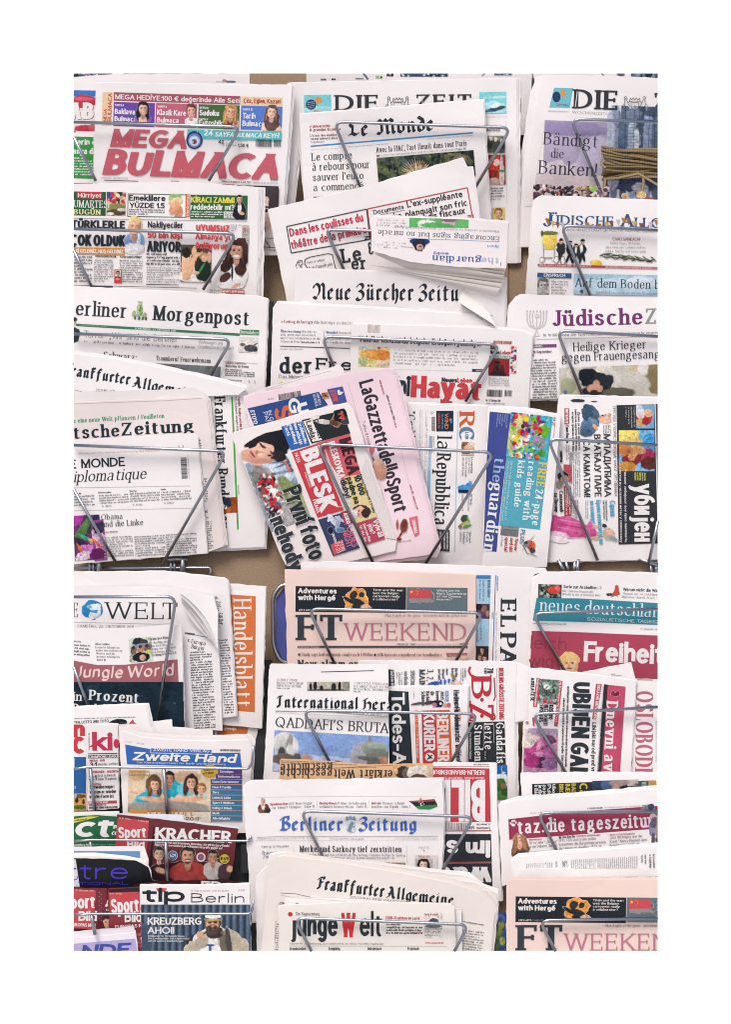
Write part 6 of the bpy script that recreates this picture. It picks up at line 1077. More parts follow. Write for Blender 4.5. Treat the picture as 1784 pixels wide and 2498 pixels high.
# ---------- papers in the third pocket
N('newspaper', 'folded tan newspaper lying upside down with two rows of heavy black letters', [(340, 760), (700, 778), (980, 803), (1300, 796), (1466, 800), (1475, 1040), (330, 1040)], 2250, 0, a=181.5, col='d6b08a', pages=((1, -1),))
ln([(340, 838), (700, 826), (1000, 808), (1200, 802)], 3, '8a6a48'); t('erklärt Weltgeschichte', 1166, 838, 824, 66, '4c4138', 'rx', 180.8, 'headline'); t('geschichte', 728, 784, 385, 62, '4c4138', 'rx', 179, 'headline'); g(345, 826, 700, 12, 11, '8a6e52', -1.2); g(345, 764, 560, 22, 11, '8a6e52', 2)
P(1168, 798, 300, 120, 'd0a880', [(70, 60, 46, 50, '3a3430', 20), (110, 70, 40, 50, '6a6058'), (190, 50, 90, 50, 'd8d2ca', -15), (190, 100, 60, 30, '5a4a40'), (270, 50, 30, 60, 'c8b8a4'), (25, 50, 14, 20, 'd8b090')], 0)
tile('E3')
N('newspaper', 'tabloid hanging upside down with giant white letters in a red frame above a black headline', [(-70, 780), (200, 782), (394, 785), (400, 1100), (420, 1560), (440, 1800), (-70, 1800)], 2250, 1, a=180, pages=((1, 0),))
t('www.bild.de', 340, 792, 112, 12, '44484c', 'sb', 180); ln([(-70, 812), (345, 812)], 3, 'a04a50'); g(-70, 788, 260, 20, 13, '77797c')
pl([(-70, 818), (345, 826), (356, 1232), (-70, 1232)], 'c6444c', 'banner'); t('BERLIN-BRANDENBURG', 310, 838, 420, 34, 'f0e0e0', 'sb', 180.3, 'headline'); t('UNABHÄNGIG · ÜBERPARTEILICH', 308, 888, 345, 16, 'f0d8d8', 'sb', 180)
t('BILD', 314, 908, 375, 308, 'f4eeee', 'xl', 180.2, 'masthead')
tile('F3')
pl([(-10, 230), (358, 226), (360, 286), (-10, 288)], 'efe9e6'); bar(20, 232, 170, 52, 1); t('Sonnabend,', 352, 264, 104, 18, '3a3f44', 'sb', 180); t('22. Oktober 2011', 352, 238, 100, 13, '3a3f44', 'sb', 180); t('0,60 €', 235, 256, 40, 24, '3a3f44', 'sx', 180); ln([(-10, 292), (358, 290)], 6, 'b8444c')
pl([(-70, 316), (356, 314), (362, 516), (-70, 520)], '30363b', 'banner'); t('im so', 352, 362, 440, 128, 'f2efec', 'xl', 180.6, 'headline'); ln([(-70, 526), (362, 520)], 9, 'b8444c'); pl([(-70, 532), (362, 528), (368, 760), (-70, 760)], '30363b', 'banner'); t('was', 360, 556, 400, 150, 'f2efec', 'xl', 180.6, 'headline')
tile('F2')
N('newspaper', 'regional broadsheet with blue blackletter title around a grey bear crest', [(50, -52), (95, -70), (1503, -88), (1518, 220), (1490, 760), (120, 960)], 2250, 3, a=.4, pages=((-3, 2), (-5, 3), (3, -2)))
ln([(130, 45), (760, 38), (1460, 42)], 1.5, 'b8b0ae'); ln([(582, 70), (582, 125)], 1.5, 'b8b0ae'); ln([(962, 68), (962, 122)], 1.5, 'b8b0ae')
P(138, 48, 106, 112, None, [(52, 86, 44, 46, '6e4a3a'), (48, 60, 14, 30, 'e4e0de'), (80, 90, 24, 14, '4a3830', -20), (30, 100, 20, 14, '8a5f4c'), (86, 96, 18, 14, '33363c')]+face(46, 26, 20, 'd2a692', 'b0a8a4'), 0, cut=True)
for s, x, y, w, c, f, a in (('Spielemacher:', 236, 105, 140, 'b2434e', 'sb', -2), ('IOC-Boss Rogge', 380, 100, 166, '66686c', 'r', -2), ('zur Zukunft Olympias – Seite 18', 252, 130, 312, '66686c', 'r', -2), ('Biorhythmus:', 599, 97, 130, 'b2434e', 'sb', 0), ('Früher Schulbeginn', 735, 97, 208, '66686c', 'r', 0), ('verhindert bessere Noten – Seite 15', 599, 122, 350, '66686c', 'r', 0), ('Befreit:', 983, 97, 70, 'b2434e', 'sb', 0), ('Thomas Schmid', 1058, 97, 162, '66686c', 'r', 0), ('berichtet aus Tripolis – Seite 2', 983, 122, 286, '66686c', 'r', 0)): t(s, x, y, w, 18, c, f, a)
pl([(1256, 74), (1445, 58), (1468, 100), (1290, 96)], 'a84a54', 'flag_picture'); pl([(1272, 82), (1452, 74), (1464, 106), (1310, 116)], '2b2f35', 'flag_picture'); pl([(1300, 110), (1464, 98), (1468, 112), (1410, 134), (1330, 132)], '3f8a58', 'flag_picture'); el(1352, 96, 13, 12, 'e6e4e2'); el(1357, 96, 10, 9, '2b2f35'); el(1366, 95, 4, 4, 'e6e4e2'); P(1322, 46, 44, 40, None, [(22, 14, 10, 13, 'c09080'), (22, 34, 18, 12, 'a05058')], 0, cut=True)
t('Berliner', 304, 292, 470, 104, '4a72c4', 'bb', .1, 'masthead'); t('Zeitung', 886, 292, 424, 104, '4a72c4', 'bb', .4, 'masthead')
P(786, 176, 86, 128, None, [(42, 24, 40, 14, '9aaaba'), (42, 34, 42, 8, '8496a8'), (42, 80, 38, 50, 'd8dce0'), (40, 90, 14, 34, '8496a8', 15), (56, 66, 16, 6, '8496a8', -20), (58, 84, 18, 6, '8496a8', 10), (34, 116, 22, 8, '8496a8', 20), (52, 56, 10, 8, '8496a8'), (16, 14, 6, 8, '8496a8'), (42, 10, 6, 8, '8496a8'), (68, 14, 6, 8, '8496a8')], 0, cut=True, noise=.04)
ln([(140, 340), (300, 332), (1470, 332)], 3, '9a9896'); t('www.berliner-zeitung.de', 676, 353, 250, 12, '88888a', 's'); t('Sonnabend/Sonntag, 22./23. Oktober 2011 Nr. 247 HA - 67. Jahrgang', 142, 354, 446, 10, '9a9a9c', 'r', -.8); t('1,20 € Berlin/Brandenburg  1,40 € Auswärts', 1155, 352, 310, 9, '9a9a9c', 'r', 0); ln([(130, 362), (1470, 358)], 1.5, 'b8b0ae')
t('TIM & STRUPPI', 172, 415, 200, 13, '55585c', 'sb', -1); t('Traumjäger im', 172, 465, 200, 26, '3a4a6a', 'ri', -1); t('Zwischenreich', 184, 492, 200, 24, '3a4a6a', 'ri', -1); t('Merkel und Sarkozy tief zerstritten', 456, 444, 745, 44, '3c4146', 'rb', .2, 'headline')
t('Konflikt zwischen Berlin und Paris gefährdet die Euro-Rettung / Erneutes Treffen für Samstag', 430, 472, 800, 16, '5c5e62', 'ri', .4); t('Französischer Finanzminister deutet Kompromissbereitschaft an', 500, 495, 648, 16, '5c5e62', 'ri', .2); ln([(408, 405), (412, 480)], 1.5, 'b8b0ae'); ln([(1240, 400), (1246, 580)], 1.5, 'b8b0ae')
P(820, 522, 410, 90, '9a7a58', [(100+i*28, 40, 40, 7, ('b8966c', '6a5038', 'c8ac84')[i % 3], 60) for i in range(14)], .3, noise=.2); t('HEUTE', 1330, 420, 76, 13, 'a05a60', 'r'); el(1367, 436, 4, 4, '77797c'); r(1302, 470, 165, 110, 'e4dad6'); t('Magazin', 1330, 487, 80, 20, 'b4525c', 'r'); P(1303, 495, 130, 100, 'b8b4b4', face(62, 46, 40, 'dcc0b2', '33292b', '4a4448', long=1), 0)
N('newspaper', 'broadsheet with black blackletter title sloping down across it and bulging folded pages', [(130, 640), (215, 548), (228, 470), (345, 453), (640, 500), (1080, 545), (1500, 590), (1700, 608), (1812, 700), (1915, 830), (1905, 900), (1855, 1200), (140, 1200)], 2520, 0, a=7, pages=((1, -1), (2, -2)))
tile('PX')
for i in range(6): sheet('inner_page', rough([(880, 2096+i*7), (1000, 2112+i*7), (1120+i*13, 2127+i*9), (1150+i*12, 2138+i*9), (1170+i*9, 2152+i*10), (1217, 2168+i*14), (1214, 2250), (1190, 2318), (880, 2318)], i+90, 1.3), CUR.depth, .0011*(i+1), paper_mat(('efe9e6', 'e2dbd8', 'eee8e6', 'dfd8d5', 'ece5e2', 'e4dcd9')[i]), CUR.root, CUR.base, .0008)
tile('F2')
N('newspaper', 'front copy of the sloping blackletter broadsheet, its sheet curling over', [(285, 482), (340, 474), (700, 520), (1200, 600), (1560, 672), (1760, 740), (1850, 830), (1888, 890), (1856, 1200), (170, 1200), (225, 560)], 2520, 2.6, a=7, col='e6dcd5', pages=((2, -2), (5, -5)))
t('Frankfurter', 578, 720, 500, 98, '2f3a40', 'bb', 7.2, 'masthead'); t('Allgemeine', 1086, 785, 498, 92, '2f3a40', 'bb', 7.2, 'masthead'); t('ZEITUNG FÜR DEUTSCHLAND', 823, 790, 520, 22, '55585c', 'r', 5.5); ln([(312, 748), (420, 752), (535, 778)], 3.5, '66686c'); ln([(312, 762), (540, 800)], 1.5, '9a9896'); t('Oba', 304, 840, 62, 26, '44484c', 'rb', 2); g(275, 950, 26, 230, 17, '77797c', 2); ln([(1655, 955), (1810, 982)], 3, '55585c'); t('F.A.Z. im Internet: faz.net', 1668, 966, 140, 10, '66686c', 'r', 9); g(1644, 1010, 168, 190, 19, '8c8c8e', 7)
N('newspaper', 'second copy of the red and black titled daily, behind the front one', [(346, 775), (900, 792), (1642, 862), (1650, 1200), (350, 1200)], 2520, 3.6, a=1); el(435, 832, 15, 14, 'd8484c'); ln([(345, 775), (1640, 870)], 1.5, 'd0c8c6')
N('newspaper', 'left daily with narrow black title and one red letter, filling the lowest middle pocket', [(295, 848), (345, 838), (900, 812), (1562, 830), (1592, 862), (1602, 1200), (312, 1200)], 2520, 4.4, a=.8, col='e9e0d9', pages=((1, -1),))
t('ȷunge', 386, 1064, 348, 178, '343c42', 'sx', .2, 'masthead'); t('W', 760, 1072, 105, 180, 'dd3c40', 'xl', 0, 'masthead'); t('elt', 895, 1064, 164, 176, '343c42', 'sx', .2, 'masthead'); el(385, 903, 17, 17, 'd8363c')
t('Die Tageszeitung', 426, 910, 175, 22, '55585c', 's', .6); t('DDR-Fraktion im Land', 1088, 940, 248, 22, 'c2505a', 'sb', .6); g(1090, 968, 265, 84, 21, '4c5054', .5); t('Wochenende', 1285, 1043, 70, 11, 'c2505a', 'sb'); P(1368, 890, 136, 186, 'ddd4d0', [(70, 75, 42, 34, '8a8a8a'), (68, 100, 60, 14, '6a6a66'), (70, 60, 30, 20, '55555a')], .6); t('berlin & arbeit', 1372, 912, 100, 17, 'b8505a', 'sx'); g(1374, 1000, 124, 70, 11); t('www.jungewelt.de', 1376, 1117, 135, 12, 'c2505a', 'sb')
t('Gegründet 1947 · Sonnabend/Sonntag, 22./23. Oktober 2011 · Nr. 246 · 1,70 Euro · PVSt A11002 · Entgelt bezahlt', 380, 1124, 688, 12, '66686c', 's', .2); ln([(376, 1136), (1540, 1138)], 2, '9a9896')
for s, x, w in (('Grundsätzlich', 380, 120), ('Endgültig', 667, 84), ('Mörderisch', 955, 100), ('Praktisch', 1247, 84)): t(s, x, 1165, w, 20, '44484c', 'sb', .1)
# ============================================================ RIGHT COLUMN, UPPER RACK
tile('A3')
N('newspaper', 'white newspaper with a dark picture strip, cut off at the very top corner', [(665, 15), (1600, 15), (1600, 110), (680, 110)], 330, 1)
P(1385, 15, 200, 48, '4a5462', speck(200, 48, 20, ['2c3038', '6a7686', '8a96a8'], 6, .1, .4)); P(1280, 15, 60, 34, 'b8b4bc', [(30, 20, 26, 14, '5a5a66')]); ln([(1160, 18), (1200, 60)], 8, '6a7280')
N('newspaper', 'weekly with inlined capitals over a purple cover picture of roped skyscrapers and a crowd', [(745, 40), (1250, 44), (1612, 64), (1612, 1300), (548, 1300), (560, 1080), (640, 560), (700, 160)], 620, 0, a=2.2, pages=((-4, 0), (-8, 1), (-12, 2)))
pl([(820, 132), (959, 135), (936, 281), (785, 276)], '78c4d0', 'colour_panel'); el(838, 200, 30, 40, '2c4468'); el(885, 173, 21, 26, 'e0a050'); t('TUI Reisen', 862, 262, 64, 10, '5a4a68', 'sb', 2); ln([(838, 248), (850, 266), (862, 250)], 5, 'c8505a')
inline('ZEIT', 1545, 300, 420, 130, 2.3); t('WOCHENZEITUNG FÜR POLITIK', 952, 320, 560, 19, '88888a', 'r', 3); t('PREIS DEUTSCHLAND 4,00 €', 776, 308, 152, 10, '9a9a9c', 's', 2)
P(752, 370, 480, 590, 'a59fb2', [(100, 250, 260, 120, 'b4aac0'), (200, 420, 330, 120, 'd0c4cc'), (380, 300, 120, 200, 'c0b8cc'), (200, 60, 300, 50, '988eae')], 2, grad='dccfd2', noise=.03)
pl([(720, 372), (752, 372), (738, 480), (655, 1000), (600, 1000)], 'efe9e6'); P(676, 760, 560, 200, 'd8ccd0', [], 2, noise=.03); pl([(640, 760), (690, 760), (664, 960), (620, 960)], 'efe9e6')
P(1215, 260, 400, 700, None, [(x, 320, 44, 420, c) for x, c in ((60, '8590a4'), (130, '5f6e84'), (200, 'a0aabc'), (250, '4c586c'), (310, '8e9ab0'), (370, '5f6a80'))]+[(20, 300, 40, 260, 'b0b4c4'), (190, 60, 60, 40, '7a8496'), (330, 40, 60, 40, '4a5468'), (220, 250, 26, 80, 'dfe4ee'), (200, 560, 220, 70, '46506a'), (60, 560, 40, 60, 'b8bccc'), (260, 600, 60, 40, 'c8c8d4')], 2, cut=True, noise=.12)
inline('DIE', 962, 284, 330, 142, 2.3)
for x, y in ((986, 160),): ln([(x+5, y), (x-10, y+115)], 6, 'efe9e6')
for i in range(26): ln([(1262, 310+i*22), (1600, 322+i*22)], 1.5, '6c788c')
for x in (1300, 1345, 1410, 1450, 1520, 1560): ln([(x, 300), (x-6, 640)], 3, '3f4a5c')
arms(1414, 232, 1.0)
RR = random.Random(5)
for i in range(30):
    y1, y2 = RR.uniform(560, 812), 0; y2 = y1*.62+RR.uniform(590, 800)*.38+RR.uniform(-40, 40); w = RR.uniform(12, 17)
    P0 = [(1166+RR.uniform(0, 22), y1), (1300, y1*.6+y2*.4+RR.uniform(-4, 10)), (1440, y1*.35+y2*.65+RR.uniform(-6, 6)), (1612, y2+6)]
    ln([(x, y+3) for x, y in P0], w*1.15, '3f3427'); ln(P0, w, RR.choice(('86704f', '94805c', '7a6547', 'a08c66'))); ln([(x, y-w*.2) for x, y in P0], w*.22, 'b8a47e')
    for q in range(24):
        u = q/24; x = 1178+430*u; j = 0 if x < 1300 else (1 if x < 1440 else 2); (xa, ya), (xb, yb2) = P0[j], P0[j+1]; y = ya+(yb2-ya)*(x-xa)/(xb-xa); ln([(x, y-w*.42), (x+7, y+w*.42)], 2, '5c4b34')
for P0 in ([(1470, 760), (1478, 830), (1465, 890)], [(1190, 660), (1165, 690), (1200, 720)], [(1195, 800), (1190, 860)], [(1300, 790), (1440, 760), (1590, 850)]): ln(P0, 22, '5c4c38'); ln(P0, 15, 'ab9470')
P(1420, 890, 90, 70, None, [(40, 30, 40, 26, 'd0b888'), (20, 20, 14, 14, 'b8a070')], 0, cut=True, noise=.2); P(1305, 905, 60, 60, None, face(30, 26, 22, 'c8a088', 'd0b070'), 0, cut=True); r(1488, 935, 60, 30, 'c85a58')
P(668, 838, 560, 122, None, [(q[0], 8+q[1]*.75, q[2], q[3], q[4], q[5]) for q in speck(560, 120, 210, ['3a3238', '8a6a5c', 'c89a80', '5a4a58', 'd8c8c0', '6a5a80', '2f2c34', 'a8a0a8', '4a5a6a', '7a4a4a'], 31, .05, .12)]+[(30, 26, 20, 26, '3a3036'), (30, 100, 40, 40, '5c4450'), (440, 20, 30, 22, '8ab05a', 5), (330, 20, 24, 16, 'b09a78', -15), (260, 30, 30, 8, '2f2a30', -50)], 2, cut=True, noise=.2)
t('Bändigt', 743, 548, 398, 92, '3c3a46', 'r', 3.6, 'headline'); t('die', 795, 645, 96, 66, '3c3a46', 'r', 3, 'headline'); t('Banken!', 708, 762, 424, 98, '3c3a46', 'r', 3.2, 'headline')
N('newspaper', 'Jewish weekly with blue serif title behind small bunting over men with a yellow stall', [(682, 958), (732, 924), (1612, 958), (1612, 1760), (620, 1760)], 850, 0, a=1.3, pages=((-3, -1), (-5, 1)))
t('J', 735, 1150, 62, 108, '3c5c84', 'rb', 4, 'masthead'); t('ÜDISCHE', 792, 1137, 466, 72, '3c5c84', 'rb', 1.5, 'masthead'); t('A', 1310, 1150, 92, 92, '3c5c84', 'rb', 1.5, 'masthead'); t('LLGEMEINE', 1412, 1156, 560, 72, '3c5c84', 'rb', 1.5, 'masthead')
for i, (x, y) in enumerate(((770, 1090), (808, 1110), (845, 1118), (880, 1120), (1060, 1120), (1150, 1128), (1205, 1116), (1240, 1110), (1290, 1098), (1330, 1086), (1365, 1092), (1410, 1112), (1460, 1125), (1530, 1118), (1570, 1100))): pl([(x-17, y), (x+17, y+2), (x+4, y+48)], ('a8703c', 'dcb060', '8a5a4a', 'c8c4d8', 'b8803c')[i % 5])
tile('B3')
t('WOCHENZEITUNG FÜR POLITIK, KULTUR, RELIGION UND JÜDISCHES LEBEN', 905, 70, 1000, 19, '66686c', 's', 1)
P(712, 68, 170, 240, None, [(75, 70, 60, 62, 'e6cc72'), (75, 18, 66, 16, '6a7048'), (20, 20, 10, 26, '5a6040'), (75, 130, 52, 8, 'd0b868'), (30, 150, 4, 60, '9a9488'), (110, 150, 4, 60, '9a9488'), (75, 200, 60, 5, '8a8478'), (20, 215, 22, 22, '9a9488'), (20, 215, 16, 16, 'efe9e6'), (110, 210, 20, 20, '9a9488'), (110, 210, 15, 15, 'efe9e6')], 0, cut=True, noise=.08)
P(815, 122, 260, 205, None, [(57, 75, 34, 52, '33363c'), (57, 26, 15, 18, 'c8a08c'), (57, 16, 22, 5, '24272c'), (57, 8, 13, 8, '24272c'), (50, 130, 16, 40, '2c2f34'), (22, 160, 20, 30, '6a6c70'), (22, 160, 14, 22, 'efe9e6'), (70, 165, 20, 36, '4a4c50'), (70, 165, 14, 27, 'efe9e6'), (118, 80, 24, 50, '303338'), (120, 36, 14, 16, 'c8a08c'), (122, 26, 20, 6, '24272c'), (105, 150, 10, 44, '2c2f34', 20), (130, 150, 10, 44, '2c2f34', -15), (165, 85, 24, 44, '3a3d42'), (166, 90, 8, 30, 'e4e2e0'), (168, 56, 15, 14, 'b88a70'), (168, 46, 18, 6, '24272c'), (155, 150, 10, 44, '33363b', 20), (210, 85, 34, 44, '2c2f34'), (206, 80, 12, 34, 'e8e6e4'), (215, 32, 14, 17, 'c8a08c'), (215, 20, 22, 5, '24272c'), (215, 14, 13, 8, '24272c'), (200, 150, 11, 46, '2c2f34', 12), (222, 140, 11, 40, '2c2f34', -10), (185, 110, 14, 50, '33363b')], 0, cut=True)
t('CHAG SAMEACH!', 1250, 141, 200, 23, 'a45058', 's', .6)
for i, (s, x, w) in enumerate((('Sieben Tage, 30 Seiten', 1232, 218), ('alles rund ums Laubhüttenfest', 1197, 296), ('Sukka, Simcha und vieles mehr', 1195, 302))): t(s, x, 168+i*29, w, 18, 'a09e9c', 'r', .6)
P(1155, 215, 425, 100, None, [(210+200*math.cos(i*.5)*(.2+.035*i % 1), 50, 4, 4, '4a5a44') for i in range(3)]+[(20+i*15, 30+i*1.4+12*math.sin(i*1.7), 30, 6, ('3f4c40', '5a6a52', '74806a', '2f3a34')[i % 4], (i*53) % 70-25) for i in range(26)]+[(210, 55, 200, 4, '5a5440', 4)], 1, cut=True, noise=.12)
P(1083, 276, 95, 58, None, [(46, 27, 40, 22, 'e2c45c', 4), (82, 30, 10, 8, 'd8b850'), (8, 22, 10, 6, 'd8b850'), (36, 20, 20, 8, 'ecd680')], 0, cut=True, noise=.05)
pl([(700, 311), (1612, 336), (1612, 352), (700, 329)], 'b64850', 'banner'); t('BERLIN, DEN 12. OKTOBER 2011', 710, 327, 236, 12, 'f0dcdc', 'sb', 1.4); t('14. TISCHRI 5772', 962, 333, 130, 12, 'f0dcdc', 'sb', 1.4); t('CH 4,00 SFR | A 2,50 EURO | BENELUX 2,50 EURO | F 2,50', 1195, 340, 400, 12, 'f0dcdc', 'sb', 1.4)
r(698, 376, 250, 36, '3c608e', 1.2, 'banner'); t('EINSPRUCH', 745, 405, 156, 23, 'eef0f4', 'sb', 1.2); P(697, 411, 86, 130, 'b8b8b8', face(44, 58, 46, 'bcb8b4', '6a6866', '8a8886', dark='2a2a2a'), 1)
for i, s in enumerate(('Philipp Gessler fragt', 'sich, wenn Egri & Co.', 'ihre Vorzüge', 'Gemeinen nicht an', 'die Leine nehmen')): t(s, 798, 446+i*21, (126, 128, 84, 112, 100)[i], 12, '6a6c70', 'rb', 1)
P(965, 384, 660, 150, 'a9c4d4', [(320, 90, 340, 60, 'bcd0dc'), (500, 60, 120, 50, 'c8d4dc'), (60, 130, 14, 16, '5a646c'), (600, 110, 60, 40, 'a0b8c4')], 1, noise=.05); t('Auf dem Boden bleiben', 975, 482, 830, 66, '3c4854', 'r', 1.4, 'headline'); t('NAHOST', 1130, 530, 106, 16, 'a8505a', 'r', 1); t('Deutschland will sein Engagement', 1246, 532, 360, 15, '66686c', 'r', 1)
N('newspaper', 'Jewish monthly with purple and grey serif title beside an embossed grey menorah', [(548, 566), (575, 532), (760, 540), (1612, 562), (1612, 1300), (460, 1300), (520, 600)], 1110, 1, a=-1.2, pages=((-3, 1), (-6, 2), (-8, 4)))
t('Jüdische', 808, 770, 664, 118, '7d3d70', 'rx', -1.2, 'masthead'); t('Zeitung', 1490, 752, 560, 112, '9c9a9a', 'rx', -1.2, 'masthead')
for q, w in ((0, 70), (1, 50), (2, 30)): ln([(692-w, 672), (692-w, 730), (692-w*.8, 765), (692-w*.3, 785), (692, 788), (692+w*.3, 785), (692+w*.8, 765), (692+w, 730), (692+w, 672)], 9, 'd4ccca')
ln([(692, 700), (692, 800), (676, 842)], 9, 'd4ccca'); ln([(692, 800), (712, 842), (676, 842)], 6, 'd4ccca')
for i in range(7): el(622+i*24, 660, 7, 8, 'd4ccca')
ln([(676, 690), (700, 680), (712, 700), (680, 704)], 6, 'd8d0ce')
t('Nr. 10 (68)', 740, 844, 104, 19, '55585c', 's', -1); t('Oktober 2011 · Tischri-Cheschwan', 850, 842, 330, 18, '66686c', 's', -1); t('Unabhängige Monatszeitung für zeitgenössisches Judentum', 1188, 834, 560, 18, '66686c', 's', -1.6); ln([(690, 866), (1612, 842)], 2.5, '77797c'); pl([(600, 906), (838, 900), (838, 922), (600, 929)], '80507e', 'banner'); t('Straßenbahn', 620, 924, 114, 16, 'e8dce6', 'sb', -1); t('Igel im September', 622, 968, 184, 20, '7d4d78', 'sb', -1.5); t('2011', 640, 992, 32, 18, '7d4d78', 'sb')
g(652, 1010, 178, 330, 19.5, '6c6e72', -2); t('Heilige Krieger', 962, 952, 536, 62, '3b4046', 'r', -2.2, 'headline'); t('gegen Frauengesang', 875, 1030, 722, 64, '3b4046', 'r', -2.2, 'headline')
P(856, 1074, 760, 260, 'c9c4ba', [(120, 40, 60, 70, 'd8d4cc'), (60, 140, 60, 60, 'a8ac90'), (40, 180, 14, 14, '6a78b0'), (330, 30, 60, 60, 'e0dcd4'), (600, 60, 90, 70, 'c8b8a0'), (700, 100, 60, 120, '8a7a5c'), (620, 30, 40, 50, 'e4e0dc'), (420, 130, 240, 100, 'd0ccc4'), (360, 220, 150, 60, '5c5a50'), (280, 190, 120, 60, '2c3038'), (230, 90, 80, 70, '23272e'), (290, 100, 60, 60, '2a2f36', 20), (200, 60, 60, 50, '23272e'), (340, 110, 50, 60, '30353c', 50), (270, 130, 24, 34, 'c89a84'), (258, 160, 60, 34, 'd0a48e'), (282, 50, 14, 6, '1d2026'), (430, 200, 120, 40, '66645a'), (250, 190, 30, 20, '3a302e')], -2, noise=.05)
tile('C4')
N('newspaper', 'Serbian newspaper turned on its side with Cyrillic headlines and a woman in a pink dress', [(852, 230), (868, 196), (1612, 212), (1612, 1394), (1400, 1402), (700, 1418), (760, 1000)], 1375, 1, a=88.6, pages=((0, -3), (2, 2)))
P(935, 184, 240, 60, 'efe9e6', [(120, 10, 120, 6, '8ac4dc'), (60, 48, 55, 14, '3a3c40'), (180, 52, 26, 6, '4a4c50')], 1, noise=.03, cut=True)
pl([(896, 288), (931, 290), (933, 406), (897, 408)], 'c2505e', 'colour_panel'); t('ИНТЕРВЈУ', 904, 296, 105, 20, 'f4e8ea', 'sx', 89); t('Емил Влајки', 906, 414, 130, 22, K, 'sx', 89); t('НАРЕДНОСТИ', 922, 560, 100, 11, '55585c', 's', 89); t('УПАДЉИВЕ СРПСКЕ', 906, 556, 116, 11, '55585c', 's', 89)
P(1012, 258, 230, 248, None, [(80, 90, 64, 90, '53687e', -20), (60, 170, 60, 70, '5f7690'), (50, 60, 40, 60, '43566a'), (100, 130, 50, 20, '7088a0', 40), (110, 170, 26, 14, 'd4a890', 50), (180, 110, 46, 34, 'd8ae98'), (200, 120, 34, 26, 'e0baa8'), (170, 84, 16, 6, '2c3036'), (186, 80, 14, 12, 'efe9e6'), (186, 80, 11, 9, 'c8a494'), (215, 80, 14, 18, 'c8a090'), (40, 210, 50, 30, '4a5e74')], 0, cut=True)
for i, s in enumerate(('▪ Држава је дужна да плати', 'камату на одузетих 14.500 евра,', 'и судске трошкове од 600 евра')): t(s[2:] if i == 0 else s, 994-i*22, 316 if i == 0 else 276+i*20, (280, 310, 290)[i], 16, '3a3c40', 'sx', 89)
t('МЛАДИЋИМА', 1184, 478, 462, 50, '3c4045', 'sb', 89.2, 'headline'); t('ВРАЋАЈУ ПАРЕ', 1112, 480, 460, 50, '3c4045', 'sb', 89.2, 'headline'); t('СА КАМАТОМ!', 1034, 524, 416, 48, '3c4045', 'sb', 89.2, 'headline'); t('ПРЕСУДА У КОРИСТ ПОРОДИЦЕ ХАШКОГ ОПТУЖЕНИКА', 1252, 274, 660, 20, '55585c', 's', 89); g(1238, 410, 80, 60, 12, '66686c', 89)
g(1010, 610, 330, 90, 14, '8a8a8c', 89); g(1000, 960, 150, 60, 14, '77797c', 89); g(1070, 960, 140, 26, 12, '99999b', 89)
pl([(1279, 266), (1558, 260), (1582, 1280), (1294, 1288)], '37393e', 'banner'); pl([(1566, 258), (1612, 258), (1612, 1290), (1590, 1290)], '4a4c52')
P(1422, 264, 134, 172, '7aa8cc', [(60, 90, 60, 50, 'b8484c', 30), (30, 60, 40, 40, 'd8d0d0'), (90, 60, 30, 30, 'd8b08c'), (40, 130, 40, 30, 'c8a070'), (70, 120, 26, 30, 'a03a40'), (20, 20, 30, 20, 'c8d8e8')], 0); P(1296, 450, 262, 300, '80b0d4', [(60, 30, 90, 70, 'e4d080'), (100, 110, 120, 50, 'd8b878'), (220, 90, 50, 70, '5c9cd0'), (190, 190, 80, 60, 'b84a68'), (90, 200, 70, 70, '8a3a40'), (40, 140, 50, 50, 'c88858'), (220, 240, 60, 50, '5c3430'), (160, 150, 40, 24, 'd8a888'), (60, 270, 70, 40, 'b88a50'), (110, 170, 30, 60, 'd4a078', 30)], 0, noise=.14)
for i in range(4): t(('Судски совет за', 'одузимање имовине', 'од злочина рата', 'у Хагу...')[i], 1404-i*20, 276, (150, 156, 130, 90)[i], 11, 'd8d4d2', 's', 89)
t('Рањеног либијског вођу прво линчовали,', 1334, 738, 534, 18, 'e8e4e2', 'sb', 89.2); t('а потом му испалили метак у слепоочницу', 1298, 718, 556, 18, 'e8e4e2', 'sb', 89.2)
for i in range(5): t(('ЈЕДАН ОД', 'УБИСТВО ИЗ', 'ИМПЕРИЈЕ', 'НАЈДУЖИХ', 'ВЛАДАРА')[i], 1482-i*18, 760, 58, 11, 'dcd060', 'sx', 89)
t('убијен', 1406, 846, 422, 152, 'f4f0ee', 'sx', 89.4, 'headline'); t('Сцена', 1228, 966, 118, 42, '5cacd0', 'sx', 88); t('СПЕКТАКЛ ПРЕД 20.000', 1196, 964, 150, 11, '44484c', 'sx', 88); t('ЉУДИ У БЕОГРАДСКОЈ', 1178, 964, 140, 11, '44484c', 'sx', 88); t('Брена хеликоптером', 1128, 962, 326, 34, '5cb0d0', 'sx', 85.5); t('на концерт', 1082, 968, 170, 34, '5cb0d0', 'sx', 86)
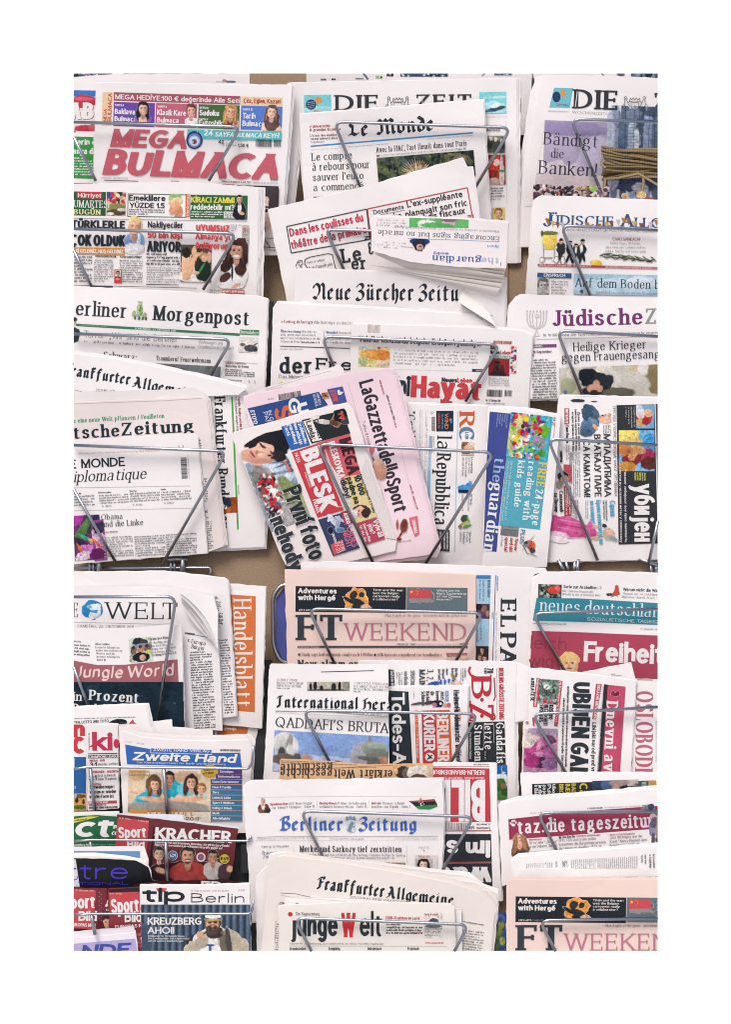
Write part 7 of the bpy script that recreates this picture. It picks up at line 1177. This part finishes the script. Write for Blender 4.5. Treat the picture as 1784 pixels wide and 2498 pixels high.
P(780, 1050, 510, 245, None, [(120, 110, 130, 80, 'ca6494', 12), (40, 80, 80, 60, 'c45e90'), (220, 130, 100, 56, 'cc6898', 10), (60, 170, 90, 30, 'e4c8d8', 8), (60, 200, 90, 24, 'efe2e6', 8), (160, 70, 90, 6, 'dc90b4', 10), (150, 100, 120, 5, 'a84a7c', 10), (160, 130, 120, 5, 'd880a8', 12), (300, 150, 60, 36, 'c86494', 10), (330, 100, 60, 10, 'd8ae98', 10), (350, 190, 50, 12, 'd8ae98', 0), (390, 160, 40, 16, 'd8ae98', 10), (440, 160, 40, 46, 'b8a890'), (455, 155, 30, 30, 'dcb6a2'), (470, 190, 40, 18, '9aa4a8', 30), (410, 100, 20, 14, '2f3440', 20), (300, 115, 20, 60, 'd070a0', 10)], 0, cut=True, noise=.08)
t('Савановић', 858, 894, 156, 28, K, 'sx', 88.6); t('ка Пионир', 822, 912, 140, 26, K, 'sx', 88.6); pl([(890, 700), (948, 704), (950, 826), (893, 822)], 'c2505e', 'colour_panel'); P(838, 750, 108, 130, None, [(50, 40, 44, 40, '33302e'), (60, 56, 30, 26, 'c89a84'), (20, 100, 26, 34, '8a8078')], 0, cut=True); pl([(890, 860), (944, 862), (946, 1078), (896, 1082)], 'b04654', 'colour_panel'); g(940, 868, 200, 40, 13, 'f0d8d8', 89); t('нишем', 862, 600, 84, 26, K, 'sx', 89); g(960, 610, 90, 26, 12, '77797c', 89)
# ============================================================ RIGHT COLUMN, LOWER RACK
tile('D3')
N('newspaper', 'German daily with white serif title on a teal band above a large red panel', [(668, 150), (742, 108), (1200, 104), (1612, 118), (1612, 900), (636, 900)], 1755, 1, a=1.8, pages=((-2, -2), (-3, 1)))
P(704, 195, 173, 100, '4c5250', speck(173, 100, 36, ['2c3230', '8a9490', '5a625c', 'b8bcb4', '3a403c'], 41, .05, .15)+[(118, 40, 50, 26, 'c85448'), (140, 26, 20, 20, 'd8706a')], 1.5)
t('Serie zur Arabellion', 888, 224, 244, 23, '384854', 'sb', 2); t('| 5', 1142, 232, 26, 22, 'b04a58', 's', 2); t('Mit Tunesien begann der', 882, 252, 228, 17, '8c8a8a', 'r', 2); t('Wandel in der arabischen Welt', 880, 276, 282, 17, '8c8a8a', 'r', 2)
pl([(1200, 266), (1216, 262), (1250, 262), (1264, 240), (1268, 208), (1280, 200), (1294, 212), (1298, 250), (1306, 268), (1290, 276), (1278, 282), (1240, 282), (1212, 280)], 'cc5a50', 'bird_picture'); ln([(1258, 282), (1240, 290)], 4, '55585c'); ln([(1284, 280), (1284, 292)], 4, '55585c'); pl([(1200, 266), (1240, 262), (1250, 276), (1214, 284)], '4a4448'); t('Warum nicht die Wahrheit', 1326, 244, 330, 23, '384854', 'sb', 2.2); t('Themen der 54. DokFilmwoche:', 1322, 272, 310, 17, '8c8a8a', 'r', 2); t('Migration, Umwelt, Arbeit, Gender', 1318, 296, 320, 17, '8c8a8a', 'r', 2)
pl([(692, 296), (1000, 300), (1612, 336), (1612, 496), (1200, 478), (664, 462)], '3d8ea0', 'banner'); t('neues', 718, 392, 290, 92, 'e6f2f2', 'r', 3.4, 'masthead'); t('deutschland', 1044, 410, 612, 92, 'e6f2f2', 'r', 3.2, 'masthead'); pl([(1040, 440), (1052, 450), (1040, 460)], 'b0486a'); t('SOZIALISTISCHE TAGESZEITUNG', 1064, 462, 690, 23, 'e6f2f2', 's', 2.4); t('Sonnabend/Sonntag, 22./23. Oktober 2011', 664, 488, 245, 11, '55585c', 's', 1.6); t('66. Jahrgang/Nr. 247', 1455, 528, 130, 11, '55585c', 's', 2)
pl([(656, 538), (1000, 548), (1612, 574), (1612, 900), (640, 900)], 'b34a60', 'colour_panel'); t('gleich', 570, 664, 340, 92, '8e4254', 's', 2.5, 'headline'); t('ewig', 560, 796, 250, 92, '8e4254', 's', 2.5, 'headline'); t('Freiheit', 1036, 762, 590, 150, 'f4ecec', 'xl', 2.2, 'headline')
P(855, 690, 155, 180, None, [(78, 60, 74, 62, 'd8b880'), (78, 110, 70, 60, 'd4b07c'), (78, 90, 52, 62, 'e4c0a4'), (78, 40, 62, 30, 'e0c48c'), (56, 82, 12, 6, '5a4438'), (100, 82, 12, 6, '5a4438'), (78, 100, 9, 12, 'cc9f88'), (78, 122, 22, 7, '8a5a54'), (40, 60, 16, 40, 'd8b880')], 1, cut=True, noise=.05)
tile('E3')
N('newspaper', 'white blank newspaper sheet poking up behind the sideways Bosnian papers', [(1020, 120), (1387, 46), (1424, 190), (1424, 420), (1020, 420)], 1995, 0); g(1240, 130, 80, 40, 12, '8c8c8e', -5)
N('newspaper', 'Bosnian newspaper turned on its side with tall pink red serif capitals', [(1400, 170), (1612, 176), (1612, 1000), (1370, 1000)], 1995, 1, a=90.8, pages=((-2, 0),))
t('OSLOBODI', 1422, 258, 590, 128, 'c66e80', 'rd', 90.6, 'masthead'); ln([(1400, 300), (1386, 840)], 1.5, 'c8bcba'); t('BOSANSKOHERCEGOVAČKI NEZAVISNI DNEVNIK', 1566, 480, 300, 8, '77797c', 's', 90); P(1430, 160, 120, 18, 'efe9e6', [(60, 14, 80, 8, '8a8248')], 1, cut=True); r(1566, 150, 30, 20, 'c4505c')
N('newspaper', 'Bosnian tabloid turned on its side with white title on crimson and a bloodied face photograph', [(645, 98), (720, 92), (1200, 152), (1422, 182), (1372, 1000), (586, 1000), (600, 480), (640, 470)], 1995, 2, a=92.4, pages=((2, -2), (-2, 1)))
t('UBIJEN GADAFI', 962, 190, 905, 134, '353b41', 'xl', 92.4, 'headline'); pl([(1128, 205), (1171, 207), (1130, 465), (1100, 465)], 'c4505c', 'colour_panel'); t('ODLAZAK DIKTATORA', 1140, 210, 252, 22, 'f4e6e8', 'sx', 97); t('Libijski narod pred vratima', 1100, 488, 460, 30, '44484c', 'sx', 91.2, 'headline')
pl([(1186, 208), (1216, 212), (1168, 856), (1138, 852)], '33383d', 'banner'); pl([(1216, 212), (1346, 226), (1304, 870), (1166, 870)], 'c95470', 'banner'); t('Dnevni avaz', 1206, 332, 640, 86, 'f6ecee', 'rx', 92.6, 'masthead'); t('GODINA XVII BROJ 5824 SARAJEVO PETAK 21.10.2011.', 1172, 220, 620, 12, 'd8d4d2', 'sb', 93.5); t('VODEĆA NAJTIRAŽNIJA NOVINA U BOSNI I HERCEGOVINI', 1296, 380, 480, 15, 'c95470', 'rb', 90.8); P(1228, 240, 80, 66, None, [(44, 40, 36, 14, '7a2c44'), (26, 30, 14, 20, '8a3450'), (60, 30, 14, 18, '7a2c44')], 4, cut=True)
P(712, 168, 145, 180, '6c7a74', speck(145, 180, 60, ['8a9890', '4a5650', '55625c', 'a8b0a8', '3a443e'], 51, .04, .1)+[(60, 56, 26, 18, 'd8e0dc'), (60, 56, 5, 18, '5a6a64', 40), (50, 160, 16, 16, 'c0505c'), (90, 165, 16, 14, 'b85460')], 4, noise=.16)
pl([(692, 160), (716, 164), (694, 375), (664, 372)], 'c4505c', 'colour_panel'); pl([(860, 180), (882, 184), (846, 520), (820, 516)], 'c4505c', 'colour_panel'); t('Hodžić: Nakon referenduma', 696, 166, 200, 14, 'f4e6e8', 'sx', 96); t('Na lice mjesta: Put Saraj evo', 862, 188, 300, 14, 'f4e6e8', 'sx', 96); t('AJSELA ĆE SE', 650, 160, 170, 26, K, 'sx', 91); t('KOSOVO', 784, 358, 108, 32, K, 'sx', 93); t('NEĆE DOBITI', 748, 356, 154, 32, K, 'sx', 93); t('SVOJU RS', 714, 354, 130, 32, K, 'sx', 93); t('Bivši libijski lider otkriven nakon što su konvoju u kojem se kretao popadale', 916, 224, 590, 16, '3a3c40', 'sx', 91.6); t('odlazak zločinca koji ih je ugnjetavao 42 godine • Tijelo izloženo', 886, 308, 540, 16, '3a3c40', 'sx', 91.6)
pl([(660, 452), (676, 452), (676, 514), (664, 514)], 'c4505c'); P(600, 530, 248, 400, 'b88aa6', [(130, 160, 110, 110, 'c07aa0'), (60, 150, 60, 70, 'b8568a'), (50, 50, 60, 80, 'dccbc6', 10), (30, 90, 50, 60, 'e2d4cc'), (150, 20, 120, 40, 'b09ab0'), (190, 80, 50, 30, '6a4a60', 20), (150, 140, 40, 12, '9a5a84', -30), (120, 190, 60, 20, 'd090b0'), (190, 200, 50, 60, 'a86a98'), (130, 250, 90, 40, '4a3a4c'), (60, 240, 60, 50, 'a84a80'), (190, 260, 60, 40, '8a6a90'), (110, 130, 16, 40, 'd8a0bc', 20)], 1, noise=.14)
el(622, 490, 12, 12, 'b0887a'); 
N('newspaper', 'weekly turned on its side with yellow and white headlines beside a bowing man, partly covered', [(572, 868), (1000, 862), (1612, 862), (1612, 1060), (584, 1060)], 2250, 0, a=90, pages=((0, -2),))
pl([(658, 940), (1110, 925), (1110, 1060), (660, 1060)], '2e3439', 'banner')
for s, x, y, w, h, c in (('s Balkana', 676, 946, 150, 26, 'e4e2e0'), ('je djelovao', 706, 944, 160, 26, 'e4e2e0'), ('zajedno', 738, 944, 140, 26, 'e4e2e0'), ('Pulcani', 772, 944, 140, 26, 'e4e2e0'), ('Ubojstvo', 806, 942, 150, 26, 'e4e2e0'), ('BROJNI', 856, 940, 130, 34, 'c8b84a'), ('BJEGUNCI', 904, 938, 170, 34, 'c8b84a'), ('BALKAN', 948, 936, 150, 32, 'c8b84a'), ('Caco', 1006, 934, 170, 60, 'ccbc4a')): t(s, x, y, w, h, c, 'sx', 90)
P(1100, 918, 340, 110, '4a5060', [(60, 60, 80, 60, '33415a', 10), (120, 40, 60, 40, '4a5c7a', 20), (200, 60, 60, 40, 'b08a78', -10), (260, 60, 60, 50, '2f2c30'), (300, 20, 60, 30, 'b8aca8'), (200, 20, 80, 24, '9a8a88'), (330, 80, 30, 50, '6a6a70')], -2); pl([(1438, 918), (1545, 914), (1545, 1000), (1440, 1006)], '4a5a5c', 'colour_panel'); t('SANDŽAK', 1512, 920, 120, 34, 'a8bcb8', 'sx', 90); t('VEČER', 1464, 922, 100, 34, 'a8bcb8', 'sx', 90); r(1570, 914, 40, 60, 'c8944a')
tile('F3')
N('newspaper', 'Berlin daily with white slab title and paw print on a wine red band', [(412, 104), (540, 66), (1000, 36), (1612, -18), (1612, 560), (520, 660), (440, 700)], 2250, 2, a=-3.2, pages=((-1, -3), (2, -6)))
pl([(484, 206), (800, 170), (1000, 148), (1612, 106), (1612, 272), (490, 356)], 'a03e5a', 'banner'); t('taz.die tageszeitung', 554, 314, 1078, 104, 'f4eef0', 'sl', -2.9, 'masthead')
for x, y, a_, b_ in ((520, 248, 14, 11), (502, 236, 7, 9), (514, 220, 6, 9), (528, 218, 6, 9), (540, 230, 6, 9)): el(x, y, a_, b_, 'f4eef0')
t('NEUE UND MEHR TAZ', 640, 165, 200, 9, '77797c', 's', -2.5); t('€ 2,50 DEUTSCHLAND', 1066, 132, 110, 11, '44484c', 'sb', -2.5); t('WOCHENENDE/SONNTAG, 22./23. OKTOBER 2011', 1190, 125, 260, 9, '99999b', 's', -2.5)
P(1452, 92, 108, 56, None, [(54, 10, 54, 3.5, '55565c', -6), (54, 20, 54, 3.5, '55565c', -6), (54, 30, 54, 3.5, '55565c', -6), (54, 40, 54, 3.5, '55565c', -6), (80, 24, 26, 24, '3f4a60')], 0, cut=True)
P(496, 305, 148, 195, None, [(62, 60, 44, 54, 'b08a6c'), (78, 110, 60, 80, '8a6850'), (50, 140, 46, 70, '7a5a48'), (80, 170, 60, 40, '4a4448'), (60, 50, 20, 30, 'e0b8a4', 20), (70, 90, 20, 34, 'd4a690'), (100, 80, 14, 60, 'a07a60', -20), (40, 90, 12, 60, '9a7458', 10), (70, 38, 5, 4, '3a2c2c'), (74, 60, 8, 4, 'b06060')], -2, cut=True, noise=.12)
P(1518, 165, 100, 240, None, [(30, 30, 26, 30, 'c8b8b0'), (30, 110, 40, 60, '8a8aa4'), (40, 70, 34, 40, '6a6478'), (30, 190, 14, 50, '5a5058'), (60, 190, 14, 50, '5a5058'), (80, 120, 30, 80, '9a8474'), (75, 40, 24, 30, 'a89080')], 0, cut=True)
t('SENACKPROZESS?', 634, 362, 96, 11, 'a8505c', 'sb', -2); t('„Ist es Liebe? „Occupy“', 634, 388, 210, 20, '88888a', 's', -3); t('in der Debatte • Seite 4', 642, 416, 200, 20, '88888a', 's', -3); t('22, 26, 27 und neues auf der', 648, 448, 170, 11, '9a9a9c', 's', -3)
t('taz.berlin', 878, 344, 96, 20, '3f4448', 'sb', -2); t('VOLKSFRONT GEGEN DIE LINKE', 982, 336, 175, 11, 'a8505c', 'sb', -3); el(864, 340, 8, 8, '3f4448'); el(856, 332, 3, 3, '3f4448'); el(866, 329, 3, 3, '3f4448')
for i, (s, w) in enumerate((('SPD, CDU und Grüne wollen', 270), ('zusammen die Bürgermeisterinnen', 342), ('der Linkspartei abwählen • SEITE 28', 310))): t(s, 858, 370+i*30, w, 20, '7c7c80', 's', -3)
t('NICHOLS SCHAU IN FRANKFURT', 1230, 326, 186, 11, 'a8505c', 'sb', -3)
for i, (s, w) in enumerate((('„Das Wichtigste war die', 234), ('Kunst.“ Nancy Kienholz über', 272), ('ihren Mann Ed • SEITE 28', 212))): t(s, 1232, 350+i*29, w, 20, '7c7c80', 's', -3)
ln([(848, 330), (856, 400)], 1.5, 'c8c0be'); ln([(1222, 320), (1230, 410)], 1.5, 'c8c0be')
N('newspaper', 'white broadsheet turned on its side, a band of tiny vertical type above the salmon paper', [(500, 512), (545, 482), (900, 452), (1612, 400), (1612, 700), (520, 720)], 2500, 0, a=88, pages=((1, -2), (2, -4), (3, -5)))
for x0, x1, y0, y1 in ((612, 820, 528, 562), (940, 1440, 500, 562)):
    for i in range(int((x1-x0)/15)): x = x0+i*15; g(x+14, y0+4-(x-x0)*.06, y1-y0+(x-x0)*.05, 11, 11, '8a8c90', 90)
t('SÜD 105', 830, 515, 42, 12, '77797c', 's', 88); t('Sec', 880, 512, 46, 30, '66686c', 's', 88); t('No to accusations', 1544, 462, 100, 16, '55585c', 'sb', 88); t('at Tragedy days', 1518, 464, 100, 16, '55585c', 'sb', 88); t('Fisher News', 1484, 466, 70, 12, '44484c', 'sb', 88); t('Sporting', 1460, 468, 56, 12, '44484c', 'sb', 88); ln([(910, 508), (918, 556)], 2, '55585c')
N('newspaper', 'newspaper with only a dashed line of letter tops showing above the salmon paper', [(580, 580), (620, 570), (1612, 578), (1612, 760), (540, 760), (550, 632)], 2500, 1, a=-.5, pages=((-3, 6), (-5, 10)))
t('FINE POINT LEADS IN COIL, HELD CLEARLY WHERE SETTLED ROADS EN', 654, 656, 940, 20, '44484c', 'sb', -.6)
N('newspaper', 'salmon pink newspaper in the lowest pocket, its teal box cut off', [(470, 674), (494, 650), (900, 654), (1612, 650), (1612, 1200), (470, 1200)], 2500, 3, a=.3, col='e9cfc5', pages=((0, -2), (1, -4)))
ft(233, 562, 0); finish()

# ============================================================ RACKS, WIRES, BACKGROUND
M_STEEL = plain_mat('galvanised_wire', (.4, .42, .47), .3, 1, .1, 300, .1); M_BLUE = plain_mat('blue_plastic', (.045, .06, .26), .35, 0, .05, 40, .15)
M_TAN = plain_mat('tan_stucco', (.25, .175, .112), .9, 0, .35, 260, .09); M_DARK = plain_mat('dark_sheet_metal', (.012, .017, .02), .45, 0, .1, 30, .4); M_WHITE = plain_mat('white_plaster', (.93, .93, .93), .9, 0, .05, 20, .004); M_PAVE = plain_mat('grey_paving', (.36, .355, .35), .9, 0, .4, 8, .12)
def pts_px(tl, pts):
    tile(tl); return [px(p) for p in pts]
def rack(label, uprights, group='wire newspaper racks side by side'):
    root = empty('newspaper_rack', world(*uprights[0][-1], 0)); tag(root, label, 'rack', group)
    return root
def wire(root, tl, pts, yb, nl, name='wire_pocket', rad=.0031, lift=.006, fil=.02, deps=None):
    P = pts_px(tl, pts); Q = [(x, y, (deps[i] if deps else plane(yb, min(y, yb))+nl*.0062+lift)) for i, (x, y) in enumerate(P)]
    b = MB()
    for run in clip_line(Q): tube(b, [world(*q) for q in run], rad, fillet=fil)
    o = b.build(name, M_STEEL, root, tuple(root.location), True)
    return o
def panel(root, x0, y0, x1, y1, d0, d1, mat, name):
    """box between two depths"""
    x0, x1, y0, y1 = max(x0, VX0), min(x1, VX1), max(y0, VY0), min(y1, VY1); b = MB()
    A = [world(x, y, d1) for x, y in ((x0, y0), (x1, y0), (x1, y1), (x0, y1))]; B = [(p[0], -d0, p[2]) for p in A]
    b.face(A); b.face(B[::-1])
    for i in range(4): j = (i+1) % 4; b.face([A[i], B[i], B[j], A[j]])
    return b.build(name, mat, root, tuple(root.location) if root else (0, 0, 0))
R_ = rack('wire newspaper rack of the upper left column with four trapezoid pockets', [[(300, 1390)]])
wire(R_, 'A1', [(190, 815), (-29, 383), (1255, 420), (1020, 815)], 690, 3); wire(R_, 'B1', [(165, 490), (-52, 52), (1228, 90), (978, 500)], 850, 2)
wire(R_, 'B1', [(120, 1240), (-70, 820), (1190, 866), (1010, 1170)], 1110, 2); wire(R_, 'C1', [(335, 1415), (-165, 552), (1152, 604), (680, 1428)], 1375, 4)
for q in ([(20, 378), (1042, 376), (1024, 445)],): wire(R_, 'D1', q, 0, 0, 'cross_rail', .0035, .012, .01, [.012]*3)
for x in (146, 172, 742, 768): wire(R_, 'D1', [(x, 310), (x, 430)], 0, 0, 'upright', .003, 0, 0, [.014]*2)
for x in (214, 828): wire(R_, 'D1', [(x, 285), (x, 440)], 0, 0, 'upright', .0056, 0, 0, [.02]*2)
wire(R_, 'D1', [(715, 312), (868, 316)], 0, 0, 'spring_hook', .004, 0, 0, [.022]*2)
panel(R_, 638, 735, 668, 955, .002, .006, M_DARK, 'back_panel')
R_ = rack('wire newspaper rack of the upper middle column with four trapezoid pockets', [[(880, 1390)]])
wire(R_, 'A2', [(790, 885), (585, 382), (1888, 425), (1622, 868)], 640, 3); wire(R_, 'B2', [(680, 400), (528, 62), (900, 70), (1320, 100)], 850, 2, fil=.012)
wire(R_, 'B2', [(600, 1100), (495, 843), (1806, 905), (1552, 1320)], 1110, 2); wire(R_, 'C2', [(1056, 1425), (645, 550), (1946, 612), (1435, 1436)], 1375, 5)
panel(R_, 1260, 190, 1330, 470, .002, .006, M_DARK, 'back_panel'); panel(R_, 1240, 586, 1300, 604, .002, .008, M_DARK, 'back_panel')
R_ = rack('wire newspaper rack of the upper right column with four trapezoid pockets', [[(1500, 1390)]])
wire(R_, 'A3', [(1184, 940), (943, 362), (1700, 386)], 620, 2); wire(R_, 'B3', [(1085, 540), (868, 30), (1700, 72)], 850, 1); wire(R_, 'B3', [(1036, 1290), (840, 800), (1700, 852)], 1110, 2); wire(R_, 'C4', [(1140, 1402), (774, 510), (1700, 566), (1515, 1430)], 1375, 2)
for q, dd in (([(850, 1400), (905, 1510)], .02), ([(905, 1395), (930, 1520)], .014), ([(975, 1395), (962, 1520)], .014), ([(1000, 1395), (985, 1520)], .018), ([(1440, 1395), (1620, 1450)], .016), ([(1530, 1430), (1535, 1520)], .012), ([(1570, 1420), (1570, 1520)], .012)): wire(R_, 'C4', q, 0, 0, 'upright', .0038, 0, 0, [dd]*2)
panel(R_, 1200, 586, 1240, 1380, .002, .006, M_TAN, 'back_panel')
R_ = rack('wire newspaper rack of the lower left column with one big pocket over three magazine bars', [[(400, 2318)]])
wire(R_, 'D1', [(150, 1430), (-165, 590), (780, 588), (640, 1500)], 1790, 7)
wire(R_, 'E1', [(-40, 965), (120, 935), (1312, 948), (1338, 905), (1346, 780)], 2060, 5, 'wire_bar', .0025, fil=.012); wire(R_, 'F1', [(-40, 372), (160, 358), (1316, 366), (1330, 330)], 2240, 3, 'wire_bar', .0025, fil=.006); wire(R_, 'F1', [(-40, 915), (160, 900), (1312, 900), (1340, 882), (1346, 800)], 2480, 8, 'wire_bar', .0025, fil=.012)
for tl, q, yb, nl in (('E1', [(150, 945), (182, 1260)], 2060, 4.6), ('E1', [(690, 950), (716, 1290)], 2060, 4.6), ('F1', [(704, 368), (716, 660)], 2240, 2.6), ('F1', [(150, 372), (160, 450)], 2240, 2.6), ('F1', [(158, 905), (184, 1050)], 2480, 7.6)): wire(R_, tl, q, yb, nl, 'upright', .0036, .006, 0)
panel(R_, 600, 1610, 664, 2320, .002, .006, M_DARK, 'back_panel'); panel(R_, 179, 1700, 600, 2320, .002, .006, M_DARK, 'back_panel')
for y in (1890, 2060, 2240): panel(R_, 588, y, 612, y+70, .006, .03, M_DARK, 'pocket_bracket')
R_ = rack('wire newspaper rack of the lower middle column with four trapezoid pockets', [[(900, 2318)]])
wire(R_, 'D2', [(604, 805), (400, 375), (1684, 407), (1452, 810)], 1755, 3); wire(R_, 'E2', [(716, 800), (508, 400), (1796, 425), (1580, 810)], 2000, 4); wire(R_, 'F2', [(640, 510), (460, 145), (1736, 188), (1480, 620)], 2250, 4); wire(R_, 'F2', [(560, 1210), (418, 930), (1698, 980), (1570, 1210)], 2520, 5.6)
R_ = rack('wire newspaper rack of the lower right column with four trapezoid pockets', [[(1400, 2318)]])
wire(R_, 'D3', [(905, 845), (662, 410), (1700, 372)], 1755, 2); wire(R_, 'E3', [(925, 890), (658, 428), (1700, 368)], 1995, 3); wire(R_, 'F3', [(860, 475), (698, 158), (1700, 148)], 2250, 3); wire(R_, 'F3', [(850, 1210), (712, 948), (1700, 930)], 2500, 4)
panel(R_, 1276, 1760, 1300, 2320, .002, .006, M_DARK, 'back_panel')
# sign holder behind the salmon paper
tile('D2'); q = [px(p) for p in [(300, 195), (190, 202), (136, 290), (140, 650), (196, 765), (310, 782)]]
so = empty('sign_holder', world(*q[3], .02)); tag(so, 'blue plastic sign holder in a rounded steel frame behind the salmon paper', 'sign')
b = MB(); tube(b, [world(x, y, .03) for x, y in q], .0042, fillet=.03); b.build('frame', M_STEEL, so, tuple(so.location), True)
b = MB(); f = [world(*px(p), .024) for p in [(320, 215), (215, 222), (160, 300), (160, 640), (208, 745), (320, 765)]]; bk = [(p[0], p[1]+.006, p[2]) for p in f]
b.face(f[::-1]); b.face(bk)
for i in range(6): b.face([f[i], bk[i], bk[(i+1) % 6], f[(i+1) % 6]])
b.build('blue_plate', M_BLUE, so, tuple(so.location))
# leafy blue magazine low between the columns
tile('F3')
N('magazine', 'dark blue magazine with green leaves, glimpsed low between the middle and lower right papers', [(350, 900), (470, 880), (480, 1190), (340, 1190)], 2520, 1, gloss=1, cat='magazine', col='33466a'); P(340, 880, 140, 310, '33466a', [(60, 160, 40, 50, '5a6a3c', 20), (90, 100, 24, 30, '76803c'), (40, 250, 40, 40, '43582e'), (100, 220, 20, 30, '8a8a40'), (80, 50, 40, 30, '3f5a94'), (110, 280, 30, 30, '2a3a60')], 0, noise=.15); finish()
# the stucco panel the racks hang on, the white wall further back, the unseen paving below, added for bounce light
def slab(name, x0, x1, z0, z1, y0, y1, mat):
    b = MB(); c = [(x, y, z) for z in (z0, z1) for y in (y0, y1) for x in (x0, x1)]
    for f in ((0, 1, 5, 4), (2, 6, 7, 3), (0, 2, 3, 1), (4, 5, 7, 6), (0, 4, 6, 2), (1, 3, 7, 5)): b.face([c[i] for i in f])
    o = b.build(name, mat); o['kind'] = 'structure'; return o
a0, a1 = world(VX0, VY0, 0), world(VX1, VY1, 0)
slab('stucco_wall', a0[0], a1[0], a1[2], a0[2], 0, .03, M_TAN)
slab('wall', -6, 6, -2.2, 5, 3.4, 3.6, M_WHITE); slab('pavement', -30, 30, -2.3, -2.2, -30, 3.6, M_PAVE)
